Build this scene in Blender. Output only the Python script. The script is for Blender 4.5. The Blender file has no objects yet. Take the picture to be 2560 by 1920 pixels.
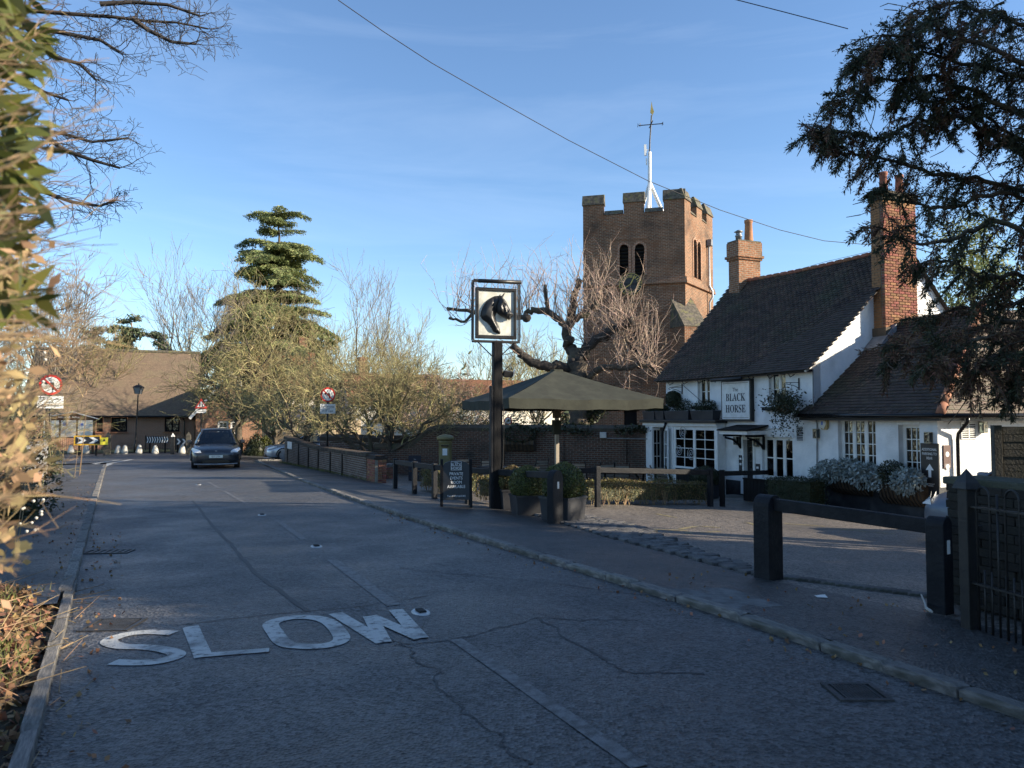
import bpy, math, random
import numpy as np
from mathutils import Vector, Matrix, Euler
random.seed(7); rng = np.random.default_rng(11)
S = bpy.context.scene; COL = S.collection
R = math.radians
# ---------------------------------------------------------------- camera, sky, sun, exposure
F, HY, HC = 1900., 1045., 1.65            # focal length in photo pixels, horizon row, eye height
TH = math.atan((HY-960)/F)
cd = bpy.data.cameras.new('camera'); cam = bpy.data.objects.new('camera', cd); COL.objects.link(cam)
cd.sensor_width = 36; cd.lens = 36*F/2560; cd.clip_start = .05; cd.clip_end = 3000
cam.location = (0, 0, HC); cam.rotation_euler = (R(90)+TH, 0, 0)
cd.dof.use_dof = True; cd.dof.focus_distance = 19; cd.dof.aperture_fstop = 3.8
S.camera = cam
SUN_AZ, SUN_EL = R(100.5), R(21)          # clockwise from +Y
w = bpy.data.worlds.new('World'); S.world = w; w.use_nodes = True
nt = w.node_tree; nt.nodes.clear()
def nd(nt, t, **k):
    n = nt.nodes.new(t)
    for a, v in k.items():
        if a.startswith('i_'):
            key = a[2:]; key = int(key) if key.isdigit() else key.replace('_', ' ')
            n.inputs[key].default_value = v
        else: setattr(n, a, v)
    return n
sky = nd(nt, 'ShaderNodeTexSky', sky_type='NISHITA', sun_disc=False, sun_elevation=SUN_EL, sun_rotation=SUN_AZ,
         air_density=1.0, dust_density=.1, ozone_density=4.0, altitude=50)
tc = nd(nt, 'ShaderNodeTexCoord'); mp = nd(nt, 'ShaderNodeMapping'); mp.inputs['Scale'].default_value = (1.2, 1.2, 9)
mp.inputs['Rotation'].default_value = (R(6), R(-7), 0)
n1 = nd(nt, 'ShaderNodeTexNoise', i_Scale=1.6, i_Detail=6, i_Roughness=.6, i_Distortion=.7)
cr = nd(nt, 'ShaderNodeMapRange', i_1=.50, i_2=.82, i_3=0., i_4=.07)
mx = nd(nt, 'ShaderNodeMix', data_type='RGBA'); mx.inputs['B'].default_value = (6.5, 7.2, 8.2, 1)
bg = nd(nt, 'ShaderNodeBackground', i_Strength=.105); ow = nd(nt, 'ShaderNodeOutputWorld')
L = nt.links.new
L(tc.outputs['Generated'], mp.inputs[0]); L(mp.outputs[0], n1.inputs['Vector']); L(n1.outputs[0], cr.inputs[0])
L(cr.outputs[0], mx.inputs[0]); L(sky.outputs[0], mx.inputs['A']); L(mx.outputs['Result'], bg.inputs[0]); L(bg.outputs[0], ow.inputs[0])
sl = bpy.data.lights.new('sun', 'SUN'); sl.energy = 5.0; sl.angle = R(.55); sl.color = (1, .87, .68)
so = bpy.data.objects.new('sun', sl); COL.objects.link(so)
sd = Vector((math.sin(SUN_AZ)*math.cos(SUN_EL), math.cos(SUN_AZ)*math.cos(SUN_EL), math.sin(SUN_EL)))
so.rotation_euler = sd.to_track_quat('Z', 'Y').to_euler()
vs = S.view_settings; vs.view_transform = 'Standard'; vs.look = 'None'; vs.gamma = 1; vs.use_curve_mapping = False; vs.exposure = 1.22
S.cycles.max_bounces = 6; S.cycles.transparent_max_bounces = 12; S.cycles.use_denoising = True
# ---------------------------------------------------------------- terrain: road axes t (along) and n (across)
A = R(27.5); ET = (-math.sin(A), math.cos(A)); EN = (math.cos(A), math.sin(A))
def tn(x, y): return x*ET[0]+y*ET[1], x*EN[0]+y*EN[1]
def xy(t, n): return t*ET[0]+n*EN[0], t*ET[1]+n*EN[1]
def gz(x, y):
    t, n = tn(x, y)
    return -.0132*min(max(t-2, 0), 53)-.05*min(max(n-4.9, 0), 15)
def ray(px, py):
    a = (px-1280)/F; b = -(py-960)/F
    return Vector((a, math.cos(TH)-b*math.sin(TH), math.sin(TH)+b*math.cos(TH)))
def P(px, py, d):                          # the point at distance d (metres ahead) that the photo shows at px, py
    r = ray(px, py); return Vector((0, 0, HC))+r*(d/r.y)
def G(px, py):                             # the ground point there
    d = 1.
    while d < 200:
        p = P(px, py, d)
        if p.z < gz(p.x, p.y): break
        d += .02*max(1, d*.05)
    return P(px, py, d)
def on(x, y, dz=0): return Vector((x, y, gz(x, y)+dz))
# ---------------------------------------------------------------- mesh helpers
class MB:
    def __init__(s): s.v = []; s.f = []
    def add(s, vs, fs):
        o = len(s.v); s.v += [tuple(v) for v in vs]; s.f += [tuple(i+o for i in f) for f in fs]; return s
    def box(s, x0, x1, y0, y1, z0, z1):
        return s.add([(x0,y0,z0),(x1,y0,z0),(x1,y1,z0),(x0,y1,z0),(x0,y0,z1),(x1,y0,z1),(x1,y1,z1),(x0,y1,z1)],
                     [(0,3,2,1),(4,5,6,7),(0,1,5,4),(1,2,6,5),(2,3,7,6),(3,0,4,7)])
    def boxm(s, c, sz, M=None):
        b = MB().box(-sz[0]/2, sz[0]/2, -sz[1]/2, sz[1]/2, -sz[2]/2, sz[2]/2); c = Vector(c)
        return s.add([(M @ Vector(v) if M else Vector(v))+c for v in b.v], b.f)
    def bar(s, p, q, w, h, up=(0,0,1)):    # beam of section w x h from p to q
        p = Vector(p); q = Vector(q); d = (q-p).normalized(); u = Vector(up)
        if abs(d.dot(u)) > .99: u = Vector((1,0,0))
        a = d.cross(u).normalized(); b = a.cross(d)
        vs = [c+a*(i*w/2)+b*(j*h/2) for c in (p, q) for i, j in ((-1,-1),(1,-1),(1,1),(-1,1))]
        return s.add(vs, [(3,2,1,0),(4,5,6,7),(0,1,5,4),(1,2,6,5),(2,3,7,6),(3,0,4,7)])
    def tube(s, pts, r, n=8, cap=True):
        pts = [Vector(p) for p in pts]; m = len(pts); rs = r if hasattr(r, '__len__') else [r]*m
        vs = []; fs = []; a = None
        for i, p in enumerate(pts):
            d = (pts[min(i+1, m-1)]-pts[max(i-1, 0)]).normalized()
            if a is None: a = d.orthogonal().normalized()
            else:
                a = a-d*a.dot(d)
                a = a.normalized() if a.length > 1e-6 else d.orthogonal().normalized()
            b = d.cross(a)
            vs += [p+(a*math.cos(k*2*math.pi/n)+b*math.sin(k*2*math.pi/n))*rs[i] for k in range(n)]
        for i in range(m-1):
            fs += [(i*n+k, i*n+(k+1) % n, (i+1)*n+(k+1) % n, (i+1)*n+k) for k in range(n)]
        if cap: fs += [tuple(range(n))[::-1], tuple((m-1)*n+k for k in range(n))]
        return s.add(vs, fs)
    def lathe(s, prof, c=(0,0,0), n=24, sy=1.):
        vs = [(c[0]+r*math.cos(2*math.pi*k/n), c[1]+sy*r*math.sin(2*math.pi*k/n), c[2]+z) for r, z in prof for k in range(n)]
        fs = [(i*n+k, i*n+(k+1) % n, (i+1)*n+(k+1) % n, (i+1)*n+k) for i in range(len(prof)-1) for k in range(n)]
        fs += [tuple(range(n))[::-1], tuple((len(prof)-1)*n+k for k in range(n))]
        return s.add(vs, fs)
    def prism(s, poly, d, o=(0,0,0), U=(1,0,0), V=(0,0,1), W=(0,1,0)):   # 2-d outline in U,V pushed d along W
        o, U, V, W = Vector(o), Vector(U), Vector(V), Vector(W); n = len(poly)
        vs = [o+U*a+V*b for a, b in poly]+[o+U*a+V*b+W*d for a, b in poly]
        return s.add(vs, [tuple(range(n)), tuple(range(n, 2*n))[::-1]]+[(i, n+i, n+(i+1) % n, (i+1) % n) for i in range(n)])
    def sheet(s, rows):                    # grid of rows of points
        m = len(rows[0]); vs = [p for r in rows for p in r]
        return s.add(vs, [(i*m+j, i*m+j+1, (i+1)*m+j+1, (i+1)*m+j) for i in range(len(rows)-1) for j in range(m-1)])
    def quad(s, *p): return s.add(p, [tuple(range(len(p)))])
def put_uv(me):
    if not len(me.polygons): return
    uv = me.uv_layers.new(name='UVMap')
    nl = len(me.loops); vi = np.empty(nl, 'i4'); me.loops.foreach_get('vertex_index', vi)
    co = np.empty(len(me.vertices)*3, 'f4'); me.vertices.foreach_get('co', co); co = co.reshape(-1, 3)
    nn = np.empty(len(me.polygons)*3, 'f4'); me.polygons.foreach_get('normal', nn); nn = nn.reshape(-1, 3)
    ct = np.empty(len(me.polygons), 'i4'); me.polygons.foreach_get('loop_total', ct)
    nn = np.repeat(nn, ct, 0); t = np.stack([-nn[:,1], nn[:,0], 0*nn[:,0]], 1); l = np.linalg.norm(t, axis=1)
    flat = l < .05; t[flat] = (1, 0, 0); l[flat] = 1; t /= l[:,None]; b = np.cross(nn, t); p = co[vi]
    uv.data.foreach_set('uv', np.stack([(p*t).sum(1), (p*b).sum(1)], 1).astype('f4').ravel())
def mesh(name, mb, mat=None, smooth=False, fix=True):
    me = bpy.data.meshes.new(name); me.from_pydata(mb.v, [], mb.f)
    if fix and len(mb.f) < 60000:
        import bmesh
        bm = bmesh.new(); bm.from_mesh(me); bmesh.ops.recalc_face_normals(bm, faces=bm.faces); bm.to_mesh(me); bm.free()
    put_uv(me)
    if mat: me.materials.append(mat)
    if smooth: me.polygons.foreach_set('use_smooth', [True]*len(me.polygons))
    return me
def link(name, data, parent=None, loc=None, rot=None, scale=None, **pr):
    o = bpy.data.objects.new(name, data); COL.objects.link(o)
    if parent: o.parent = parent
    if loc is not None: o.location = loc
    if rot is not None: o.rotation_euler = rot
    if scale is not None: o.scale = scale
    for k, v in pr.items(): o[k] = v
    return o
def obj(name, mb, mat, parent=None, smooth=False, bevel=0, fix=True, **pr):
    o = link(name, mesh(name, mb, mat, smooth, fix), parent, **pr)
    if bevel:
        m = o.modifiers.new('bevel', 'BEVEL'); m.width = bevel; m.segments = 2; m.limit_method = 'ANGLE'; m.angle_limit = R(35)
    return o
def tag(o, label, cat, group=None):
    o['label'] = label; o['category'] = cat
    if group: o['group'] = group
    return o
def thing(name, label, cat, loc=(0,0,0), rz=0, group=None):
    return tag(link(name, None, None, loc, (0,0,rz)), label, cat, group)
def copy_tree(o, parent=None):
    c = o.copy(); COL.objects.link(c); c.parent = parent
    for k in list(o.children): copy_tree(k, c)
    return c
def np_mesh(name, V, Fc, mat, smooth=False):      # V (n,3), Fc (m,k) arrays
    me = bpy.data.meshes.new(name); V = np.asarray(V, 'f4'); Fc = np.asarray(Fc, 'i4'); k = Fc.shape[1]
    me.vertices.add(len(V)); me.vertices.foreach_set('co', V.ravel())
    me.loops.add(Fc.size); me.loops.foreach_set('vertex_index', Fc.ravel())
    me.polygons.add(len(Fc)); me.polygons.foreach_set('loop_start', np.arange(0, Fc.size, k, dtype='i4'))
    me.polygons.foreach_set('loop_total', np.full(len(Fc), k, 'i4'))
    if smooth: me.polygons.foreach_set('use_smooth', np.ones(len(Fc), bool))
    me.update(calc_edges=True); me.materials.append(mat); return me
def unit(v): return v/np.maximum(np.linalg.norm(v, axis=-1, keepdims=True), 1e-9)
def seg_mesh(name, segs, mat, n=4, smooth=True):  # separate tapered sticks
    a = np.array(segs, 'f8').reshape(-1, 8); p, q, r0, r1 = a[:,:3], a[:,3:6], a[:,6], a[:,7]
    d = unit(q-p); up = np.where(np.abs(d[:,2:3]) > .9, [[1.,0,0]], [[0,0,1.]]); u = unit(np.cross(d, up)); v = np.cross(d, u)
    an = np.arange(n)*2*np.pi/n; ring = u[:,None]*np.cos(an)[None,:,None]+v[:,None]*np.sin(an)[None,:,None]
    V = np.concatenate([p[:,None]+ring*r0[:,None,None], q[:,None]+ring*r1[:,None,None]], 1).reshape(-1, 3)
    b = (np.arange(len(a))*2*n)[:,None]; k = np.arange(n); k2 = (k+1) % n
    Fc = np.stack([b+k, b+k2, b+n+k2, b+n+k], 2).reshape(-1, 4)
    return np_mesh(name, V, Fc, mat, smooth)
def leaf_mesh(name, C, size, mat, aspect=.5, D=None, N=None, jit=.6, fold=0):  # rhombic leaves at C, along D, facing N
    C = np.asarray(C, 'f8'); m = len(C); s = size*(1+jit*(rng.random(m)-.5)) if np.isscalar(size) else np.asarray(size)
    D = unit(rng.normal(size=(m, 3))) if D is None else unit(np.asarray(D, 'f8'))
    N = rng.normal(size=(m, 3)) if N is None else np.asarray(N, 'f8')
    W = unit(np.cross(D, N)); s = s[:,None]
    V = np.stack([C-D*s*.5, C+W*s*aspect*.5-D*s*.05, C+D*s*.5, C-W*s*aspect*.5-D*s*.05], 1).reshape(-1, 3)
    return np_mesh(name, V, np.arange(m*4).reshape(-1, 4), mat)
# ---------------------------------------------------------------- materials
MATS = {}
def mat(name, c1, c2=None, scale=4., rough=.75, bump=0., bscale=30., metal=0., spec=.4, rand=0., island=0., c3=None, s3=1.5,
        lo=.4, hi=.6, detail=5., trans=0., emit=0., rvar=0., stretch=None):
    if name in MATS: return MATS[name]
    m = bpy.data.materials.new(name); m.use_nodes = True; t = m.node_tree; b = t.nodes['Principled BSDF']; LK = t.links.new
    c1 = tuple(c1)+(1,); c2 = tuple(c2)+(1,) if c2 else c1
    tcn = nd(t, 'ShaderNodeTexCoord'); vec = tcn.outputs['Object']
    if stretch:
        mpn = nd(t, 'ShaderNodeMapping'); mpn.inputs['Scale'].default_value = stretch; LK(vec, mpn.inputs[0]); vec = mpn.outputs[0]
    def noise(sc, det=detail):
        n = nd(t, 'ShaderNodeTexNoise', i_Scale=sc, i_Detail=det, i_Roughness=.6); LK(vec, n.inputs['Vector']); return n.outputs[0]
    def rng_(o, a, bb, x=0., y=1.):
        n = nd(t, 'ShaderNodeMapRange', i_1=a, i_2=bb, i_3=x, i_4=y); LK(o, n.inputs[0]); return n.outputs[0]
    def mixc(f, a, bb):
        n = nd(t, 'ShaderNodeMix', data_type='RGBA')
        if hasattr(f, 'links'): LK(f, n.inputs[0])
        else: n.inputs[0].default_value = f
        for k, x in (('A', a), ('B', bb)):
            if isinstance(x, tuple): n.inputs[k].default_value = x
            else: LK(x, n.inputs[k])
        return n.outputs['Result']
    col = mixc(rng_(noise(scale), lo, hi), c1, c2)
    if c3: col = mixc(rng_(noise(s3, 3), .52, .72), col, tuple(c3)+(1,))
    v = None
    if rand: v = nd(t, 'ShaderNodeObjectInfo').outputs['Random']; amp = rand
    if island: v = nd(t, 'ShaderNodeNewGeometry').outputs['Random Per Island']; amp = island
    if v is not None:
        h = nd(t, 'ShaderNodeHueSaturation'); LK(col, h.inputs['Color']); LK(rng_(v, 0, 1, 1-amp, 1+amp), h.inputs['Value'])
        fr = nd(t, 'ShaderNodeMath', operation='FRACT'); ml = nd(t, 'ShaderNodeMath', operation='MULTIPLY', i_1=7.13); LK(v, ml.inputs[0]); LK(ml.outputs[0], fr.inputs[0])
        LK(rng_(fr.outputs[0], 0, 1, .5-.045*min(1, amp*2), .5+.03*min(1, amp*2)), h.inputs['Hue']); col = h.outputs[0]
    if hasattr(col, 'links'): LK(col, b.inputs['Base Color'])
    b.inputs['Roughness'].default_value = rough; b.inputs['Metallic'].default_value = metal; b.inputs['Specular IOR Level'].default_value = spec
    if rvar: LK(rng_(noise(scale*.7), .35, .65, rough-rvar, rough+rvar), b.inputs['Roughness'])
    if bump:
        bn = nd(t, 'ShaderNodeBump', i_Strength=min(1., bump), i_Distance=.02); LK(noise(bscale, 4), bn.inputs['Height']); LK(bn.outputs[0], b.inputs['Normal'])
    if trans:
        tr = nd(t, 'ShaderNodeBsdfTranslucent'); LK(col, tr.inputs[0]); ms = nd(t, 'ShaderNodeMixShader', i_0=trans)
        LK(b.outputs[0], ms.inputs[1]); LK(tr.outputs[0], ms.inputs[2]); LK(ms.outputs[0], t.nodes['Material Output'].inputs[0])
    if emit: b.inputs['Emission Color'].default_value = c1; b.inputs['Emission Strength'].default_value = emit
    MATS[name] = m; return m
def brick_mat(name, c1, c2, mortar, bw=.225, rh=.075, ms=.011, stain=(.05,.045,.04), st=.5, bump=.7, off=.5, rough=.88, s2=.35, c3=None):
    if name in MATS: return MATS[name]
    m = bpy.data.materials.new(name); m.use_nodes = True; t = m.node_tree; b = t.nodes['Principled BSDF']; LK = t.links.new
    uv = nd(t, 'ShaderNodeUVMap'); ob = nd(t, 'ShaderNodeTexCoord')
    dn = nd(t, 'ShaderNodeTexNoise', i_Scale=9., i_Detail=2); LK(uv.outputs[0], dn.inputs['Vector'])
    dv = nd(t, 'ShaderNodeVectorMath', operation='MULTIPLY_ADD'); dv.inputs[1].default_value = (.012, .012, 0); LK(dn.outputs['Color'], dv.inputs[0]); LK(uv.outputs[0], dv.inputs[2])
    bt = nd(t, 'ShaderNodeTexBrick', offset=off, i_Scale=1., i_Mortar_Size=ms, i_Mortar_Smooth=.2, i_Bias=0., i_Brick_Width=bw, i_Row_Height=rh)
    bt.inputs['Color1'].default_value = (*c1, 1); bt.inputs['Color2'].default_value = (*c2, 1); bt.inputs['Mortar'].default_value = (*mortar, 1)
    LK(dv.outputs[0], bt.inputs['Vector'])
    n2 = nd(t, 'ShaderNodeTexNoise', i_Scale=s2*2.2, i_Detail=6, i_Roughness=.65); LK(ob.outputs['Object'], n2.inputs['Vector'])
    mr = nd(t, 'ShaderNodeMapRange', i_1=.48, i_2=.72, i_3=0., i_4=st); LK(n2.outputs[0], mr.inputs[0])
    mx_ = nd(t, 'ShaderNodeMix', data_type='RGBA'); LK(mr.outputs[0], mx_.inputs[0]); LK(bt.outputs[0], mx_.inputs['A']); mx_.inputs['B'].default_value = (*stain, 1)
    out = mx_.outputs['Result']
    n3 = nd(t, 'ShaderNodeTexNoise', i_Scale=14., i_Detail=5); LK(ob.outputs['Object'], n3.inputs['Vector'])
    hs = nd(t, 'ShaderNodeHueSaturation'); m3 = nd(t, 'ShaderNodeMapRange', i_1=.3, i_2=.7, i_3=.72, i_4=1.28); LK(n3.outputs[0], m3.inputs[0]); LK(m3.outputs[0], hs.inputs['Value']); LK(out, hs.inputs['Color']); out = hs.outputs[0]
    if c3:
        n4 = nd(t, 'ShaderNodeTexNoise', i_Scale=s2*3.1, i_Detail=7, i_Roughness=.7); n4.noise_dimensions = '4D'; n4.inputs['W'].default_value = 3.3; LK(ob.outputs['Object'], n4.inputs['Vector'])
        m4 = nd(t, 'ShaderNodeMapRange', i_1=.53, i_2=.66, i_3=0., i_4=.85); LK(n4.outputs[0], m4.inputs[0])
        x4 = nd(t, 'ShaderNodeMix', data_type='RGBA'); LK(m4.outputs[0], x4.inputs[0]); LK(out, x4.inputs['A']); x4.inputs['B'].default_value = (*c3, 1); out = x4.outputs['Result']
    LK(out, b.inputs['Base Color']); b.inputs['Roughness'].default_value = rough; b.inputs['Specular IOR Level'].default_value = .2
    bp = nd(t, 'ShaderNodeBump', i_Strength=bump, i_Distance=.012, invert=True); LK(bt.outputs['Fac'], bp.inputs['Height'])
    b2 = nd(t, 'ShaderNodeBump', i_Strength=.35, i_Distance=.01); LK(n3.outputs[0], b2.inputs['Height']); LK(bp.outputs[0], b2.inputs['Normal']); LK(b2.outputs[0], b.inputs['Normal'])
    MATS[name] = m; return m
def asphalt(name, base, lane=True):
    m = bpy.data.materials.new(name); m.use_nodes = True; t = m.node_tree; b = t.nodes['Principled BSDF']; LK = t.links.new
    g = nd(t, 'ShaderNodeNewGeometry'); pos = g.outputs['Position']
    def noise(sc, det=4, r=.6, dist=0.):
        n = nd(t, 'ShaderNodeTexNoise', i_Scale=sc, i_Detail=det, i_Roughness=r, i_Distortion=dist); LK(pos, n.inputs['Vector']); return n.outputs[0]
    def mr(o, a, bb, x, y):
        n = nd(t, 'ShaderNodeMapRange', i_1=a, i_2=bb, i_3=x, i_4=y); LK(o, n.inputs[0]); return n.outputs[0]
    def mul(a, bb):
        n = nd(t, 'ShaderNodeMath', operation='MULTIPLY'); LK(a, n.inputs[0])
        if hasattr(bb, 'links'): LK(bb, n.inputs[1])
        else: n.inputs[1].default_value = bb
        return n.outputs[0]
    vo = nd(t, 'ShaderNodeTexVoronoi', i_Scale=48.); LK(pos, vo.inputs['Vector'])
    sepv = nd(t, 'ShaderNodeSeparateColor'); LK(vo.outputs['Color'], sepv.inputs[0])
    stone = mr(sepv.outputs[0], 0., 1., .15, 2.1)
    val = mul(mul(stone, mr(noise(.55, 5), .3, .7, .85, 1.16)), mr(noise(9., 8, .8), .3, .7, .72, 1.32))
    val = mul(val, mr(noise(.13, 3, .5, 1.), .35, .65, .85, 1.18))
    cb = nd(t, 'ShaderNodeVectorMath', operation='SCALE'); cb.inputs[0].default_value = base; LK(val, cb.inputs['Scale'])
    LK(cb.outputs[0], b.inputs['Base Color'])
    LK(mr(noise(.8, 4), .35, .68, .36, .62), b.inputs['Roughness']); b.inputs['Specular IOR Level'].default_value = .55
    b1 = nd(t, 'ShaderNodeBump', i_Strength=1., i_Distance=.009); LK(vo.outputs['Distance'], b1.inputs['Height'])
    b2 = nd(t, 'ShaderNodeBump', i_Strength=.5, i_Distance=.05); LK(noise(3., 5), b2.inputs['Height']); LK(b1.outputs[0], b2.inputs['Normal']); LK(b2.outputs[0], b.inputs['Normal'])
    MATS[name] = m; return m
def glass_mat(name, tint=(.35,.4,.42), refl=.55):
    m = bpy.data.materials.new(name); m.use_nodes = True; t = m.node_tree; t.nodes.clear(); LK = t.links.new
    tr = nd(t, 'ShaderNodeBsdfTransparent'); tr.inputs[0].default_value = (*tint, 1); gl = nd(t, 'ShaderNodeBsdfGlossy', i_Roughness=.02)
    fr = nd(t, 'ShaderNodeFresnel', i_IOR=1.5); ma = nd(t, 'ShaderNodeMath', operation='MULTIPLY_ADD', i_1=1., i_2=.03); LK(fr.outputs[0], ma.inputs[0])
    n = nd(t, 'ShaderNodeTexNoise', i_Scale=1.7); bp = nd(t, 'ShaderNodeBump', i_Strength=.12, i_Distance=.05); LK(n.outputs[0], bp.inputs['Height']); LK(bp.outputs[0], gl.inputs['Normal'])
    ms = nd(t, 'ShaderNodeMixShader'); LK(ma.outputs[0], ms.inputs[0]); LK(tr.outputs[0], ms.inputs[1]); LK(gl.outputs[0], ms.inputs[2])
    LK(ms.outputs[0], nd(t, 'ShaderNodeOutputMaterial').inputs[0]); MATS[name] = m; return m
mat('render', (.82,.82,.81), (.72,.73,.73), 2.2, .85, 1., 22., c3=(.58,.58,.56), s3=.9)
mat('white_paint', (.78,.78,.76), (.7,.7,.67), 5., .45)
mat('plinth', (.012,.012,.014), (.022,.022,.025), 3., .6, .3, 20., c3=(.05,.05,.05))
mat('black_paint', (.012,.012,.013), (.02,.02,.02), 6., .42, .15, 12.)
mat('black_wood', (.006,.006,.007), (.012,.012,.013), 5., .6, .35, 25., spec=.15, stretch=(1,1,.25))
mat('grey_wood', (.009,.01,.013), (.017,.018,.021), 5., .6, .35, 25., spec=.18)
mat('black_iron', (.01,.01,.011), (.02,.018,.016), 9., .5, .2, 30.)
mat('gloss_black', (.008,.008,.009), None, 5., .25)
mat('oak', (.12,.085,.05), (.075,.055,.035), 3., .8, .5, 30., stretch=(1,1,.2))
mat('old_timber', (.085,.078,.062), (.05,.047,.04), 3., .85, .6, 30., c3=(.05,.055,.03))
mat('kerb', (.22,.205,.185), (.12,.115,.105), 7., .8, .6, 18., rand=.22, c3=(.07,.07,.055))
mat('sett', (.13,.125,.12), (.085,.083,.085), 6., .75, .7, 22., rand=.3, c3=(.055,.06,.045))
mat('tile_dark', (.075,.052,.038), (.038,.029,.024), 5., .85, .5, 14., rand=.26, c3=(.045,.045,.028), s3=.7)
mat('tile_dark_mass', (.075,.052,.038), (.038,.029,.024), 3., .85, .5, 14., island=.28, c3=(.045,.045,.028), s3=.7)
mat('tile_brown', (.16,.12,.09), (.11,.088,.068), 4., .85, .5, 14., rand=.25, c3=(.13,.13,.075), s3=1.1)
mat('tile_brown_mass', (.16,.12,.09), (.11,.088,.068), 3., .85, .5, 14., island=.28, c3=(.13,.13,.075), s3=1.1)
mat('terracotta', (.36,.15,.075), (.26,.12,.07), 5., .85, .3, 18., rand=.15)
mat('brick_piece', (.27,.115,.06), (.2,.095,.055), 9., .9, .6, 25., rand=.35)
mat('brick_old', (.075,.055,.04), (.05,.042,.032), 9., .9, .8, 18., rand=.4, c3=(.06,.062,.035))
mat('brick_black', (.035,.03,.023), (.022,.02,.016), 9., .9, .8, 18., rand=.2); mat('mortar', (.26,.23,.18), (.2,.18,.15), 8., .95, .5, 30.)
mat('mortar_dark', (.05,.046,.038), (.04,.036,.03), 8., .95, .5, 30.)
brick_mat('tower_brick', (.25,.105,.052), (.14,.066,.038), (.30,.24,.17), stain=(.05,.04,.033), st=.8, s2=.35, c3=(.19,.095,.052), ms=.013)
brick_mat('wall_brick', (.13,.06,.038), (.08,.045,.032), (.17,.15,.12), stain=(.03,.03,.026), st=.7, s2=.5)
brick_mat('wall_brick_white', (.12,.062,.042), (.075,.045,.035), (.24,.22,.19), ms=.013, stain=(.04,.035,.03), st=.6, s2=.7, c3=(.2,.17,.14))
brick_mat('hall_brick', (.33,.15,.085), (.25,.12,.07), (.4,.33,.25), stain=(.12,.08,.055), st=.35)
brick_mat('hall_tile', (.2,.145,.1), (.15,.11,.08), (.07,.055,.045), bw=.17, rh=.1, ms=.008, stain=(.17,.15,.09), st=.5, s2=.5, bump=.8)
brick_mat('red_tile', (.22,.1,.055), (.16,.08,.05), (.05,.035,.03), bw=.17, rh=.1, ms=.008, stain=(.1,.085,.05), st=.4, s2=.5)
mat('stone_coping', (.14,.12,.09), (.06,.055,.045), 7., .9, .8, 16., c3=(.16,.15,.06), s3=4.)
mat('lead', (.2,.2,.21), (.14,.14,.15), 5., .55, .2)
asphalt('asphalt', (.054,.053,.053)); asphalt('asphalt_path', (.04,.038,.036)); asphalt('asphalt_yard', (.115,.1,.085))
mat('soil', (.06,.048,.032), (.035,.03,.022), 3., .95, .8, 12., c3=(.05,.06,.022))
mat('grass_ground', (.06,.075,.025), (.08,.07,.035), 3., .95, .6, 20.)
mat('grass', (.1,.13,.035), (.16,.15,.06), 3., .8, trans=.25, island=.3)
mat('dry_leaf', (.27,.165,.08), (.17,.1,.05), 4., .8, island=.45, trans=.15)
mat('box_leaf', (.085,.105,.028), (.11,.115,.034), 5., .5, island=.45, trans=.15)
mat('box_leaf_pale', (.14,.135,.04), (.15,.11,.045), 4., .6, island=.45, trans=.15)  # paler and yellower mix than box_leaf
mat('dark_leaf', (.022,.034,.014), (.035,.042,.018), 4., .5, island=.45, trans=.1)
mat('ivy_leaf', (.025,.035,.014), (.04,.045,.02), 4., .45, island=.4)
mat('silver_leaf', (.3,.34,.33), (.2,.24,.23), 6., .8, island=.3)
mat('conifer_leaf', (.034,.046,.024), (.055,.06,.03), 2.5, .65, island=.5, trans=.1)
mat('conifer_dead', (.16,.095,.055), (.11,.068,.042), 3., .8, island=.45, trans=.1)
mat('cedar_leaf', (.22,.255,.1), (.15,.185,.07), .8, .7, island=.4, trans=.25)
mat('far_green', (.075,.095,.045), (.05,.07,.04), .5, .8, island=.35)
mat('laurel', (.12,.13,.03), (.07,.085,.022), 5., .4, island=.35, trans=.3)
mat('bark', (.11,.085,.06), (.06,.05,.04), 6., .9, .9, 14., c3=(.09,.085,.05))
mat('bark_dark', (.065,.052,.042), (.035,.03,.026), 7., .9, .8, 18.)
mat('twig_tan', (.33,.235,.125), (.25,.18,.1), 3., .75, island=.3)
mat('twig_pink', (.38,.28,.21), (.3,.225,.17), 2., .75, island=.3)
mat('twig_lichen', (.32,.29,.125), (.17,.14,.075), 1.6, .85, island=.35)
mat('twig_grey', (.25,.21,.17), (.19,.165,.135), 2., .85, island=.3)
mat('twig_dark', (.05,.042,.036), (.032,.028,.026), 3., .8, island=.3)
mat('canvas', (.05,.053,.042), (.04,.042,.034), 3., .85, .5, 4., spec=.15)
mat('planter', (.03,.031,.036), (.045,.046,.05), 3., .38, .1, 10.)
mat('sign_white', (.75,.75,.72), (.66,.66,.62), 6., .5)
mat('sign_face', (.7,.7,.64), (.55,.55,.48), 5., .5, c3=(.42,.42,.36), s3=3.)
mat('horse', (.022,.022,.023), (.032,.032,.032), 6., .38)
mat('sign_red', (.5,.035,.025), (.42,.04,.03), 5., .4); mat('sign_yellow', (.75,.42,.03), None, 5., .4); mat('sign_lime', (.7,.62,.05), None, 5., .4)
mat('chalk_white', (.5,.49,.45), (.38,.37,.33), 8., .8, .4, 20.); mat('lettering', (.72,.72,.7), None, 5., .6); mat('letter_dark', (.02,.022,.03), None, 5., .5)
mat('gold', (.5,.36,.1), (.4,.3,.1), 5., .4, metal=.6); mat('pale_brass', (.4,.36,.27), (.32,.29,.22), 6., .4, metal=.4)
mat('postbox_gold', (.2,.165,.065), (.15,.13,.06), 5., .42, .1, 20.)
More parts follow.
